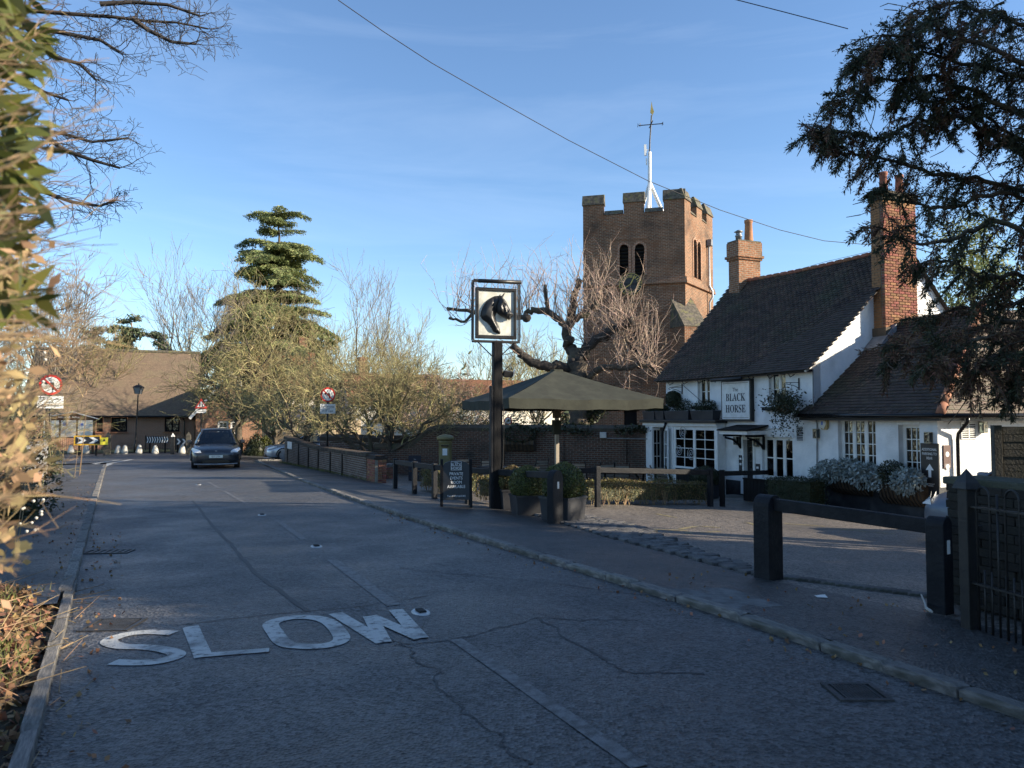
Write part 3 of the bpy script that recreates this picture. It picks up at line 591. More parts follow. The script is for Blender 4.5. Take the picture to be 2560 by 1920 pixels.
# ---- roofs
def main_roof(u, v):
    x = -.16+(XR+.3)*u; yr = rdL+(rdR-rdL)*u; y = -.32+(yr+.32)*v
    z = (EZ-.12)+(RH-EZ+.12)*v - .10*math.sin(math.pi*v)*(.5+.5*u) + .035*math.sin(5.1*x+2*v)*v*(1-v)*2 - .08*math.sin(math.pi*u)*(.3+.7*v)
    x -= .0*(1-v)
    return Vector((x, y, z))
def back_roof(u, v):
    x = -.16+(XR+.3)*u; yr = rdL+(rdR-rdL)*u; return Vector((x, yr+(7.1-yr)*v, RH-(RH-EZ+.2)*v-.08*math.sin(math.pi*u)))
rf = obj('main_roof', MB().sheet([[main_roof(i/20, j/12)+Vector((0,0,-.04)) for i in range(21)] for j in range(13)]).sheet([[back_roof(i/20, j/4)+Vector((0,0,-.03)) for i in range(21)] for j in range(5)]), K['tile_dark'], pub)
tiles(pub, main_roof, 41, 48, .169, .1, K['tile_dark'], K['tile_dark_mass'], 'roof_tile')
ridge = chip_box('ridge_tile', K['terracotta'], .03, .2, 31)
for k in range(22):
    p = main_roof((k+.5)/22, 1); q = main_roof((k+1)/22, 1)-main_roof(k/22, 1)
    link('ridge_tile', ridge, pub, p+Vector((0,0,.02)), (0, -math.atan2(q.z, q.x), math.atan2(q.y, q.x)), (.31, .2, .13))
obj('verge', MB().tube([main_roof(1, k/10)+Vector((-.06,0,-.05)) for k in range(11)], .035, 5), K['cream_wall'], pub)
HS = .787; HX = 1.16/2.83
def wing_z(y): return AZ+.03+HS*(y+.3)
YT = 3.1
def wing_front(u, v):
    y = -.3+(YT+.3)*v; xe = XC+.3-HX*(y+.3); x0 = XR+.02-(.38 if v < .1 else .0)*0
    x = (XR-.28*(1-min(1, v*9)))+(xe-XR+.28*(1-min(1, v*9)))*u
    return Vector((x, y, wing_z(y)))
def wing_side(u, v):                                # u runs back along the side eave, v up to the hip
    y = -.3+8.3*u; x = XC+.3-HX*(YT+.3)*v
    yy = -.3+(YT+.3)*v
    if y < yy-.02: return None
    return Vector((x, y, AZ+.03+HS*(YT+.3)*v))
obj('wing_roof', MB().sheet([[wing_front(i/6, j/6)+Vector((0,0,-.04)) for i in range(7)] for j in range(7)]).sheet([[Vector((XC+.3-HX*(YT+.3)*v, (-.3+(YT+.3)*v)+(8.-(-.3+(YT+.3)*v))*k/5, AZ-.01+HS*(YT+.3)*v)) for k in range(6)] for v in (0,.25,.5,.75,1)]).quad((XR,YT,wing_z(YT)-.04),(XC+.3-HX*(YT+.3),YT,wing_z(YT)-.04),(XC+.3-HX*(YT+.3),8,wing_z(YT)-.04),(XR,8,wing_z(YT)-.04)), K['tile_dark'], pub)
wrf = link('wing_front_tiles', None, pub); wsf = link('wing_side_tiles', None, pub)
for e_ in (wrf, wsf): e_.matrix_basis = Matrix.Identity(4)
class _P:                                           # lets tiles() measure distance in the pub's frame
    pass
pub_m = Matrix.Translation(LP) @ Matrix.Rotation(RZ, 4, 'Z')
def tiles_in(par, *a, **k):
    sv_ = par.matrix_basis.copy(); par.matrix_basis = pub_m; tiles(par, *a, **k); par.matrix_basis = sv_
tiles_in(wrf, wing_front, 23, 34, .17, .12, K['tile_dark'], K['tile_dark_mass'], 'roof_tile')
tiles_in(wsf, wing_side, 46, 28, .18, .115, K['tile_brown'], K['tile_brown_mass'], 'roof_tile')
hipm = mesh('hip_tile', MB().tube([(0,0,0),(.34,0,.015)], [.1,.108], 10), K["terracotta"], True)
for k in range(13):
    s = k/12.*(YT+.25); p = Vector((XC+.3-HX*s, -.3+s, wing_z(-.3+s)-.03)); d = Vector((-HX, 1, HS)).normalized(); sc = .30/.34
    o = link('hip_tile', hipm, pub, p); o.rotation_mode = 'QUATERNION'; o.rotation_quaternion = d.to_track_quat('X', 'Z')
obj('fascia', MB().box(XR-.22, XC+.26, -.27, -.24, AZ-.13, AZ+.005).box(XC+.24, XC+.27, -.235, 7.9, AZ-.13, AZ+.005), K['black_paint'], pub)
gt = MB()
for a, b in (((XR-.3,-.345,AZ-.0),(XC+.36,-.345,AZ-.02)), ((XC+.345,-.36,AZ-.02),(XC+.345,7.9,AZ-.0))): gt.tube([a, b], .055, 8)
obj('gutter', gt, K['gloss_black'], pub, True)
py0 = sid(2394,1100,XC+.08)[0]
obj('downpipe', MB().tube([(XC+.34,py0,AZ-.05),(XC+.33,py0,AZ-.16),(XC+.1,py0,AZ-.42),(XC+.08,py0,AZ-.55),(XC+.08,py0,-.9)], .04, 10), K['gloss_black'], pub, True)
obj('vent_pipe', MB().tube([(XC+.16,py0+.14,AZ-.18),(XC+.16,py0+.14,AZ-.02)], .05, 10), K['pale_metal'], pub, True)
obj('cable', MB().tube([(XR+.05,-.02,EZ-.1),(XR+.05,-.03,1.9),(XR+.18,-.04,1.5),(XR+.12,-.03,-.3)], .018, 5), K['grey_metal'], pub)
obj('cable', MB().tube([(.25,-.02,EZ-.35),(1.,-.02,EZ-.3),(3.,-.02,1.6),(3.6,-.02,1.62)], .008, 4), K['letter_dark'], pub)
obj('soffit', MB().box(-.1, XR+.05, -.26, .0, EZ-.16, EZ-.1), K['black_wood'], pub)
for k in range(8): x = .5+k*.8; obj('gutter_bracket', MB().tube([(x,-.05,EZ-.2),(x,-.2,EZ-.28),(x,-.28,EZ-.18)], .012, 5), K['black_iron'], pub)
# ---- chimneys
def brick_stack(par, x0, x1, y0, y1, z0, z1, face_x=True, limit=300):
    """bricks one by one on the +x face, the y0 face joined"""
    obj('stack_core', MB().box(x0+.012, x1-.012, y0+.012, y1-.012, z0-.6, z1), K['mortar'], par)
    bm_ = chip_box('brick', K['brick_piece'], .04, .05, 50); rows = int((z1-z0)/.075); far = MB(); n = 0
    for j in range(rows):
        z = z0+(j+.5)*.075; y = y0-(.1125 if j % 2 else 0)
        while y < y1:
            a = max(y, y0); b = min(y+.225, y1)
            if b-a > .04:
                if n < limit: link('brick', bm_, par, (x1-.04+random.uniform(-.003,.003), (a+b)/2, z), None, (.1, b-a-.012, .062)); n += 1
                else: far.box(x1-.09, x1+.01, a+.006, b-.006, z-.031, z+.031)
            y += .225
        x = x0-(.0 if j % 2 else .1125)
        while x < x1-.12:
            a = max(x, x0); b = min(x+.225, x1-.1)
            if b-a > .03: far.box(a+.006, b-.006, y0-.008, y0+.09, z-.031, z+.031)
            x += .225
    obj('other_bricks', far, K['brick_piece'], par, kind='stuff')
ch = link('chimney', None, pub)
ch['label'] = 'tall brick chimney stack on the near gable'
brick_stack(ch, XR-.05, XR+.364, 2.33, 3.63, 4.15, 7.75)
obj('chimney_cap', MB().box(XR-.1,XR+.41,2.28,3.68,7.75,7.83).box(XR-.07,XR+.39,2.3,3.65,7.83,8.02), K['brick_old'], ch)
obj('stack_base', MB().box(XR, XR+.45, 2.25, 3.7, 2.6, 4.15), K['brick_old'], ch)
obj('flashing', MB().prism([(1.9,wing_z(1.9)-.02),(2.6,wing_z(2.6)-.02),(2.6,wing_z(2.6)+.22),(1.9,wing_z(1.9)+.1)], .5, (XR+.01,0,0), (0,1,0), (0,0,1), (1,0,0)), K['lead'], ch)
for y in (2.62, 3.25): obj('chimney_pot', MB().lathe([(.13,8.0),(.12,8.05),(.1,8.5),(.125,8.53),(.12,8.6),(.09,8.6),(.085,8.3)], (XR+.16,y,0), 14), K['terracotta'], ch, True)
c2 = link('chimney', None, pub); c2['label'] = 'squat brick chimney with cowl at the far end of the roof'
brick_mat('stack_brick', (.3,.13,.065), (.22,.1,.055), (.32,.27,.2), stain=(.09,.075,.05), st=.7, s2=.9)
y2, x2 = 2.75, .05
obj('stack', MB().box(x2,x2+.55,y2,y2+.98,5.0,7.35).box(x2-.05,x2+.6,y2-.05,y2+1.03,7.35,7.43).box(x2-.1,x2+.65,y2-.1,y2+1.08,7.43,7.52).box(x2-.05,x2+.6,y2-.05,y2+1.03,7.52,8.0), K['stack_brick'], c2)
obj('stack_cap', MB().box(x2-.03,x2+.58,y2-.03,y2+1.01,8.0,8.06), K['stone_coping'], c2)
obj('chimney_pot', MB().lathe([(.17,8.06),(.16,8.1),(.13,8.75),(.15,8.78),(.15,8.88),(.11,8.88)], (x2+.3,y2+.68,0), 16), K['terracotta'], c2, True)
obj('cowl', MB().lathe([(.11,8.06),(.11,8.22),(.13,8.23),(.13,8.27),(.1,8.28),(.1,8.38),(.17,8.4),(.05,8.47),(0,8.48)], (x2+.3,y2+.22,0), 12), K['grey_metal'], c2, True)
# ---- the flat-roofed bay
YB = -.32; b0 = fac(1612,1060,YB)[0]; b1 = fac(1790,1060,YB)[0]; bayz = fac(1700,1057,YB)[1]
bay = link('bay', None, pub); bay['label'] = 'flat roofed white glazed bay with double doors'
obj('bay_roof', MB().box(b0-.12, b1+.16, YB-.16, -.002, bayz, bayz+.1), K['black_paint'], bay, bevel=.015)
obj('cornice', MB().box(b0-.05, b1+.08, YB-.06, -.004, bayz-.1, bayz-.001), K['white_paint'], bay)
hd = rect(1632,1068,1662,1300,YB); hd = (hd[0], hd[1], -1.0, hd[3]); hw_ = rect(1684,1068,1789,1172,YB)
obj('bay_side', MB().box(b1-.05, b1+.06, YB+.065, -.003, GZ0, bayz-.101), K['white_paint'], bay)
obj('bay_front', wall(MB(), b0, b1+.059, GZ0, bayz-.101, YB, YB+.06, [hd, hw_]), K['white_paint'], bay)
window(bay, hw_[0]+.005, hw_[1]-.005, hw_[2]+.005, hw_[3]-.005, YB+.015, 2, 2, 4, .07, .025)
for nm, xa, ang in (('door', hd[0], -100), ('door', hd[1], 100)):
    hinge = link(nm, None, bay, (xa, YB-.02, 0), (0,0,R(ang*-.75 if xa == hd[0] else 100*.0-12)))
    sgn = 1 if xa == hd[0] else -1; wd = .36
    h_ = (hd[2]+.08, hd[3]-.02)
    xs_ = (0, wd) if xa == hd[0] else (.01, wd+.01)
    fm = MB(); fm.box(xs_[0],xs_[1],-.04,0,h_[0],h_[0]+.32).box(xs_[0],xs_[1],-.04,0,h_[1]-.09,h_[1]).box(xs_[0],xs_[0]+.07,-.04,0,h_[0]+.32,h_[1]-.09).box(xs_[1]-.07,xs_[1],-.04,0,h_[0]+.32,h_[1]-.09)
    for k in range(1,4): z = h_[0]+.32+(h_[1]-h_[0]-.41)*k/4; fm.box(xs_[0]+.07,xs_[1]-.07,-.03,-.01,z-.012,z+.012)
    xm_ = (xs_[0]+xs_[1])/2; fm.box(xm_-.01,xm_+.01,-.031,-.009,h_[0]+.32,h_[1]-.09)
    obj('stile', fm, K['white_paint'], hinge)
    obj('pane', MB().box(xs_[0]+.06,xs_[1]-.06,-.022,-.018,h_[0]+.3,h_[1]-.08), K['glass'], hinge)
obj('downpipe', MB().tube([(b0+1.42,YB-.1,bayz),(b0+1.42,YB-.14,bayz-.12),(b0+1.22,YB-.07,bayz-.3),(b0+1.2,YB-.06,-.9)], .04, 8), K['gloss_black'], bay, True)
obj('inner_dark', MB().box(b0+.2, b1-.2, -.06, -.03, GZ0, bayz-.15), K['interior'], bay)
for (px, py) in ((1707,1080),(1697,1127),(1727,1133)):  # spiral motifs on the glass
    x, z = fac(px, py, YB-.01); pts = [(x+.012*a*math.cos(a), YB+.0, z+.012*a*math.sin(a)) for a in [k*.35 for k in range(52)]]
    obj('spiral_motif', MB().tube(pts, .012, 4), K['pale_metal'], bay)
# ---------------------------------------------------------------- church tower, churchyard walls
class Plane:                                        # an upright wall: x along it, y into it, z up (world height)
    def __init__(s, o, ux): s.o = Vector((o[0], o[1], 0)); s.u = Vector((ux[0], ux[1], 0)).normalized(); s.v = Vector((-s.u.y, s.u.x, 0)); s.rz = math.atan2(s.u.y, s.u.x)
    def at(s, px, py, y=0.):
        r = ray(px, py); c = Vector((0,0,HC)); k = (y-(c-s.o).dot(s.v))/r.dot(s.v); q = c+r*k; return ((q-s.o).dot(s.u), q.z)
    def rect(s, x0, y0, x1, y1, y=0.): a = s.at(x0, y1, y); b = s.at(x1, y0, y); return a[0], b[0], a[1], b[1]
    def w(s, x, y, z): return s.o+s.u*x+s.v*y+Vector((0,0,z))
TB = P(1711, 490, 37.); fd = Vector((-math.sin(R(75)), math.cos(R(75)), 0)); rd = Vector((math.sin(R(33)), math.cos(R(33)), 0))
LF = 5.05; LR = 4.25; TA = TB+fd*LF; ZT = 12.45; ZS = 8.35
tower = thing('church_tower', 'square brick church tower with battlements behind the churchyard wall', 'tower', (TB.x, TB.y, 0))
tb0 = Vector((TB.x, TB.y, 0))
pf = Plane(TA, -fd); pr = Plane(TB, rd)
def lancet_hole(pl, cx, z0, z1, w_): return (cx-w_/2, cx+w_/2, z0, z1)
def lancets(face, pl, boxes, yy=0.):
    for (x0, x1, z0, z1) in boxes:
        xm = (x0+x1)/2; hw_ = (x1-x0)/2; n = 8; ar = []
        for k in range(n+1): t_ = k/n; ar.append((x0+hw_*(1-math.cos(t_*math.pi/2.2))/(1-math.cos(math.pi/2.2)), z1-.55*hw_*2+.55*hw_*2*math.sin(t_*math.pi/2)))
        right = [(2*xm-x, z) for x, z in ar[::-1][1:]]
        inner_ = [(x0, z0)]+ar+right+[(x1, z0)]
        o1 = .12; outer = [(x0-o1, z0)]+[(x0-o1+(x-x0)*(hw_+o1)/hw_, z+o1*(.3+.7*(k/n))) for k, (x, z) in enumerate(ar)]
        outer += [(2*xm-x, z) for x, z in outer[::-1][1:]][:len(inner_)-len(outer)]
        m_ = MB()
        for k in range(len(inner_)-1):
            a, b = inner_[k], inner_[k+1]; c, d = outer[k], outer[k+1]
            m_.quad((a[0],-.03,a[1]),(c[0],-.03,c[1]),(d[0],-.03,d[1]),(b[0],-.03,b[1])); m_.quad((a[0],-.03,a[1]),(b[0],-.03,b[1]),(b[0],.2,b[1]),(a[0],.2,a[1])); m_.quad((c[0],-.03,c[1]),(c[0],.01,c[1]),(d[0],.01,d[1]),(d[0],-.03,d[1]))
        obj('lancet_surround', m_, K['hall_brick'], face, fix=False)
        # spandrels between pointed head and the square opening
        sp = MB()
        for k in range(n): a, b = ar[k], ar[k+1]; sp.quad((a[0],.0,a[1]),(b[0],.0,b[1]),(b[0],.0,z1+.002),(a[0],.0,z1+.002)); sp.quad((2*xm-a[0],.0,a[1]),(2*xm-a[0],.0,z1+.002),(2*xm-b[0],.0,z1+.002),(2*xm-b[0],.0,b[1]))
        obj('spandrel', sp, K['tower_brick'], face, fix=False)
        nl = max(6, int((z1-z0)/.17))
        for k in range(nl):
            z = z0+(z1-z0)*(k+.5)/nl; obj('louvre', MB().bar((x0-.02,.14,z),(x1+.02,.14,z),.16,.022,(0,-.75,1)), K['black_wood'], face)
        obj('recess', MB().box(x0-.05,x1+.05,.26,.3,z0,z1), K['black_paint'], face)
lf = [pf.rect(1549,616,1571,690), pf.rect(1587,608,1611,684)]; zb = min(l[2] for l in lf); lf = [(a, b, zb, max(l[3] for l in lf)) for a, b, c, d in lf]
lr = [pr.rect(1734,625,1741,706), pr.rect(1744,630,1751,711)]; lr = [(a, b, 8.75, 10.7) for a, b, c, d in lr]
dr_ = pf.rect(1560,1026,1592,1080); wn_ = pf.rect(1575,828,1592,888)
face_f = obj('front_wall', wall(MB(), 0, LF, -1.2, ZT-.9, 0, .35, lf+[(dr_[0],dr_[1],-.9,dr_[3]), wn_]), K['tower_brick'], tower); face_f.location = TA-tb0; face_f.location.z = 0; face_f.rotation_euler = (0,0,pf.rz)
face_r = obj('side_wall', wall(MB(), .0, LR, -1.2, ZT-.9, 0, .35, lr), K['tower_brick'], tower); face_r.rotation_euler = (0,0,pr.rz)
lancets(face_f, pf, lf); lancets(face_r, pr, lr)
obj('dark_window', MB().box(wn_[0]-.02,wn_[1]+.02,.2,.24,wn_[2],wn_[3]), K['black_paint'], face_f); obj('door', MB().box(dr_[0],dr_[1],.2,.26,-.9,dr_[3]), K['black_wood'], face_f)
obj('door_arch', MB().tube([(dr_[0]+(dr_[1]-dr_[0])*(.5-.5*math.cos(a))-.0, -.02, dr_[3]+.35*math.sin(a)) for a in [math.pi*k/10 for k in range(11)]], .12, 6), K['hall_brick'], face_f)
obj('louvre_panel', MB().box(lf[0][0]-.4, lf[1][1]+.3, -.02, .0, lf[0][3]+.22, lf[0][3]+.34), K['tower_brick'], face_f)
back = MB(); D_ = TA+rd*LR-tb0; C_ = rd*LR; A_ = TA-tb0
back.quad((A_.x,A_.y,-1.2),(D_.x,D_.y,-1.2),(D_.x,D_.y,ZT-.9),(A_.x,A_.y,ZT-.9)).quad((D_.x,D_.y,-1.2),(C_.x,C_.y,-1.2),(C_.x,C_.y,ZT-.9),(D_.x,D_.y,ZT-.9)).quad((0,0,ZT-1.3),(A_.x,A_.y,ZT-1.3),(D_.x,D_.y,ZT-1.3),(C_.x,C_.y,ZT-1.3))
obj('rear_walls', back, K['tower_brick'], tower, fix=False)
def parapet(face, L_, mer, cop0, cop1):
    o = obj('parapet', MB().box(.0, L_, -.004, .4, ZT-.9, ZT-.55), K['tower_brick'], face)
    for a, b in mer:
        obj('merlon', MB().box(a, b, -.003, .4, ZT-.55, ZT), K['tower_brick'], face)
        obj('merlon_coping', MB().prism([(-.07,ZT),(.47,ZT),(.24,ZT+.55),(.12,ZT+.55)], b-a+.1, (a-.05,0,0), (0,1,0), (0,0,1), (1,0,0)), K['stone_coping'], face, bevel=.02)
    xs = [m_[1] for m_ in mer[:-1]]; xe = [m_[0] for m_ in mer[1:]]
    for a, b in zip(xs, xe): obj('crenel_coping', MB().prism([(-.05,ZT-.55),(.45,ZT-.55),(.25,ZT-.3),(.15,ZT-.3)], b-a-.1, (a+.05,0,0), (0,1,0), (0,0,1), (1,0,0)), K['stone_coping'], face)
fx = lambda q: pf.at(q, 500)[0]; rx = lambda q: pr.at(q, 520)[0]
parapet(face_f, LF, [(0, fx(1508)), (fx(1559), fx(1609)), (fx(1659), LF)], 0, 0)
parapet(face_r, LR, [(.0, .85), (1.75, 2.55), (3.3, LR)], 0, 0)
obj('string_course', MB().prism([(0,ZS-.1),(-.12,ZS-.08),(-.12,ZS),(-.05,ZS+.22),(0,ZS+.25)], LF+.1, (-.02,0,0), (0,1,0), (0,0,1), (1,0,0)), K['tower_brick'], face_f)
obj('string_course', MB().prism([(0,ZS-.1),(-.12,ZS-.08),(-.12,ZS),(-.05,ZS+.22),(0,ZS+.25)], LR+.1, (-.05,0,0), (0,1,0), (0,0,1), (1,0,0)), K['tower_brick'], face_r)
px_ = pr.at(1768, 650)[0]
obj('rain_pipe', MB().tube([(px_,-.1,10.7),(px_,-.1,8.6),(px_+.05,-.25,8.3),(px_+.05,-.25,8.0),(px_,-.1,7.7),(px_,-.1,0)], .06, 8), K['pale_metal'], face_r, True); obj('rain_hopper', MB().box(px_-.14,px_+.14,-.28,-.01,10.7,11.05), K['lead'], face_r, bevel=.03)
# corner buttress
bdir = (fd*-1+Vector((rd.y,-rd.x,0)))*.5; bdir = Vector((.30,-.954,0)).normalized(); bs = Vector((-bdir.y, bdir.x, 0))
bx = MB(); hwid = .62; pr_out = .95
q = [(-bs*hwid-bdir*.6), (bs*hwid-bdir*.6), (bs*hwid+bdir*pr_out), (-bs*hwid+bdir*pr_out)]
z1 = 6.05; z2 = 7.75
bx.add([v+Vector((0,0,-1.2)) for v in q]+[v+Vector((0,0,z1)) for v in q], [(0,1,2,3),(0,4,5,1),(1,5,6,2),(2,6,7,3),(3,7,4,0)])
obj('buttress', bx, K['tower_brick'], tower)
q2 = [v*1.04 for v in q]
obj('buttress_cap', MB().add([q2[0]+Vector((0,0,z1)), q2[1]+Vector((0,0,z1)), q2[2]+Vector((0,0,z1-.02)), q2[3]+Vector((0,0,z1-.02)), q2[0]*.9+Vector((0,0,z2)), q2[1]*.9+Vector((0,0,z2))], [(0,1,2,3),(2,3,4,5)[::-1],(0,3,4),(1,5,2),(0,4,5,1)]), K['stone_coping'], tower)
# clock
cx, cz = pf.at(1577, 712); cr_ = .57
ck = link('clock', None, face_f, (cx, -.12, cz))
obj('dial', MB().prism([(cr_*math.cos(2*math.pi*k/40), cr_*math.sin(2*math.pi*k/40)) for k in range(40)], .12), K['gloss_black'], ck)
gm = MB()
for k in range(12):
    a = math.pi*k/6
    for o_ in ((-.05,.05) if k % 3 else (-.07,0,.07)): gm.bar((cr_*.6*math.cos(a)-o_*math.sin(a), -.012, cr_*.6*math.sin(a)+o_*math.cos(a)), (cr_*.86*math.cos(a)-o_*math.sin(a), -.012, cr_*.86*math.sin(a)+o_*math.cos(a)), .035, .012, (0,-1,0))
gm.tube([(cr_*.97*math.cos(2*math.pi*k/40), -.01, cr_*.97*math.sin(2*math.pi*k/40)) for k in range(41)], .02, 4)
obj('numerals', gm, K['gold'], ck); obj('hands', MB().bar((0,-.03,0),(.2,-.03,.4),.05,.01,(0,-1,0)).bar((0,-.035,0),(-.5,-.035,-.3),.04,.01,(0,-1,0)), K['gold'], ck)
# mast and vane
mp_ = P(1625, 490, 39.4); mast = thing('weather_vane', 'white tripod mast with compass arms and gold flame on the tower', 'weather vane', (mp_.x, mp_.y, ZT-1.3))
mz = lambda py: P(1625, py, 39.4).z-(ZT-1.3); mm = P(1625,1,39.4)
dx_ = lambda px: P(px, 400, 39.4).x-mp_.x
obj('mast', MB().tube([(0,0,0),(-.02,0,mz(455)),(0,0,mz(380))], .09, 8), K['white_paint'], mast, True)
for a in (10, 130, 250): obj('brace', MB().tube([(0,0,mz(457)),(1.15*math.cos(R(a)),1.15*math.sin(R(a)),.3)], .09, 6), K['white_paint'], mast)
obj('pole', MB().tube([(0,0,mz(382)),(.02,0,mz(350)),(.1,0,mz(300)),(.12,0,mz(288))], .035, 6), K['black_iron'], mast)
obj('compass_arms', MB().tube([(dx_(1597),0,mz(314)),(dx_(1658),0,mz(309))], .025, 5).tube([(.08,-.5,mz(311)),(.08,.5,mz(311))], .025, 5).tube([(dx_(1595),0,mz(318)),(dx_(1595),0,mz(309)),(dx_(1601),0,mz(317)),(dx_(1601),0,mz(308))], .02, 4).tube([(dx_(1659),0,mz(305)),(dx_(1656),0,mz(307)),(dx_(1659),0,mz(310)),(dx_(1656),0,mz(313))], .02, 4), K['black_iron'], mast)
obj('flame', MB().prism([(-.02,mz(292)),(.03,mz(286)),(-.07,mz(281)),(-.03,mz(268)),(.0,mz(254)),(.05,mz(268)),(.13,mz(280)),(.06,mz(287)),(.02,mz(292))], .05, (.12,-.02,0)), K['gold'], mast)
obj('antenna', MB().bar((-.22,0,mz(389)),(-.24,0,mz(362)),.12,.1,(0,1,0)).bar((-.16,0,mz(412)),(-.17,0,mz(396)),.06,.06,(0,1,0)).bar((-.22,0,mz(375)),(0,0,mz(375)),.03,.03), K['white_paint'], mast)
# church body behind the tower's left: low roofs hidden by trees
# ---- churchyard wall between postbox and pub
cw0 = P(1085, 1100, 29.5); cw1 = W(-.0, .6, 0)
cwp = Plane(cw0, cw1-cw0); CL = (Vector((cw1.x,cw1.y,0))-Vector((cw0.x,cw0.y,0))).length; ctop = 1.17
cwall = thing('churchyard_wall', 'tall dark brick wall with curved ramp end behind the pub garden', 'wall', (cw0.x, cw0.y, 0), cwp.rz)
ramp = [(-2.6,-1.2),(-2.6,.42),(-1.3,.44),(-.95,.52),(-.6,.78),(-.25,1.06),(.1,ctop),(CL,ctop),(CL,-1.2)]
obj('brickwork', MB().prism(ramp, .34), K['wall_brick'], cwall)
obj('coping', MB().tube([(a,.17,b+.03) for a, b in ramp[1:-1]], .2, 6), K['brick_old'], cwall)
for k in range(4): x = .5+k*2.3; obj('pier', MB().box(x, x+.06, -.05, -.001, -1.2, ctop-.1), K['wall_brick'], cwall)
obj('pipe', MB().tube([(CL-.0,-.06,.9),(CL-2.6,-.06,.92),(CL-2.65,-.06,.98)], .02, 5), K['grey_metal'], cwall); obj('junction_box', MB().box(CL-2.85,CL-2.62,-.12,-.01,.93,1.14), K['pale_metal'], cwall, bevel=.01)
# ---- low buttressed wall along the pavement
LW = [G(712,1160), G(815,1181), G(917,1206)]
lw0, lw1 = LW[0], LW[2]; lwp = Plane(lw0, lw1-lw0); LL = (lw1.xy-lw0.xy).length
lwall = thing('street_wall', 'low bowed brick wall with limewash patches and iron straps along the pavement', 'wall', (lw0.x, lw0.y, 0), lwp.rz)
topz = lambda x: lwp.at(712+(917-712)*0, 1092)[1] if x < 0 else float(np.interp(x, [0, LL*.45, LL*.8, LL], [P(712,1092,lw0.y).z, P(800,1118,30.9).z, P(890,1131,26.0).z, P(917,1134,24.6).z]))
m_ = MB(); n = 24; rowsF = []; 
for zf in (0, 1): rowsF.append([(LL*k/n, -.03*zf, (-1.0 if zf == 0 else topz(LL*k/n)-.09)) for k in range(n+1)])
m_.sheet(rowsF); m_.sheet([[(LL*k/n, -.03, topz(LL*k/n)-.09) for k in range(n+1)], [(LL*k/n, .3, topz(LL*k/n)-.09) for k in range(n+1)]]); m_.quad((LL,0,-1),(LL,.3,-1),(LL,.3,topz(LL)-.09),(LL,-.03,topz(LL)-.09)); m_.sheet([[(LL*k/n,.3,-1.) for k in range(n+1)],[(LL*k/n,.3,topz(LL*k/n)-.09) for k in range(n+1)]])
obj('brickwork', m_, K['wall_brick_white'], lwall)
cop = chip_box('coping_brick', K['brick_old'], .05, .16, 77); k = 0; x = 0
while x < LL:
    link('coping_brick', cop, lwall, (x+.06, .13, topz(x)-.03), (0,0,0), (.108, .4, .16)); x += .115
for px in (720, 748, 773, 798, 828, 858):
    x, z = lwp.at(px, 1150); gx = lwp.w(x,0,0); obj('iron_strap', MB().box(x-.04, x+.04, -.07, -.032, -1., topz(x)-.1), K['black_iron'], lwall)
s0 = lwp.rect(719,1105,730,1121,-.06); obj('name_plate', MB().box(s0[0], s0[1], -.075, -.05, s0[2], s0[3]), K['sign_white'], lwall)
# its new brick end pier with single bricks
pier = thing('brick_pier', 'newer red brick end pier and dwarf wall beneath the spreading tree', 'wall', (lw1.x, lw1.y, 0), lwp.rz)
e1 = G(1003,1200); dwl = (e1.xy-lw1.xy).length; dwp = Plane(lw1, e1-lw1)
obj('pier_core', MB().box(.02, .9, .0, .36, -1., topz(LL)-.14), K['mortar'], pier)
bmesh_b = chip_box('brick', K['brick_piece'], .04, .05, 51); nb = 0
for j in range(15):
    z = -.62+.075*j+.04
    if z > topz(LL)-.14: break
    x = 0-(.1125 if j % 2 else 0)
    while x < .9:
        a, b = max(0, x), min(.9, x+.225)
        if b-a > .05: link('brick', bmesh_b, pier, ((a+b)/2, .035, z), (0,0,0), (b-a-.012, .1, .063))
        x += .225
    y = 0.09
    while y < .36: link('brick', bmesh_b, pier, (.875, y+.07, z), (0,0,0), (.1, .125, .063)); y += .137
dw = link('dwarf_wall', None, pier, (0,0,0), (0,0,dwp.rz-lwp.rz))
obj('core', MB().box(.95, dwl, .2, .42, -1., .0), K['mortar'], dw)
for j in range(7):
    x = .95-(.1125 if j % 2 else 0)
    while x < dwl-.05:
        a, b = max(.95, x), min(dwl, x+.225)
        if b-a > .05: link('brick', bmesh_b, dw, ((a+b)/2, .225, -.52+.075*j), (0,0,0), (b-a-.012, .1, .063))
        x += .225
obj('stone_cap', MB().box(.95, dwl+.02, .17, .46, .001, .07), K['kerb'], dw, bevel=.01)
obj('pier_cap', MB().box(-.03, .93, -.04, .4, topz(LL)-.139, topz(LL)-.07).box(.03,.88,.02,.34,topz(LL)-.07,topz(LL)-.0), K['brick_old'], pier, bevel=.012)
# rear churchyard wall, limewashed, behind the spreading tree
rw = thing('rear_wall', 'limewashed dark brick wall receding behind the spreading tree', 'wall', P(800,1100,34.5)*1, 0); rw.location.z = 0
e = P(1085,1100,30.2)-P(800,1100,34.5); rw.rotation_euler.z = math.atan2(e.y, e.x)
obj('brickwork', MB().box(0, e.xy.length, 0, .3, -1., .72), K['wall_brick_white'], rw); obj('coping', MB().tube([(0,.15,.74),(e.xy.length,.15,.74)], .2, 6), K['brick_old'], rw)
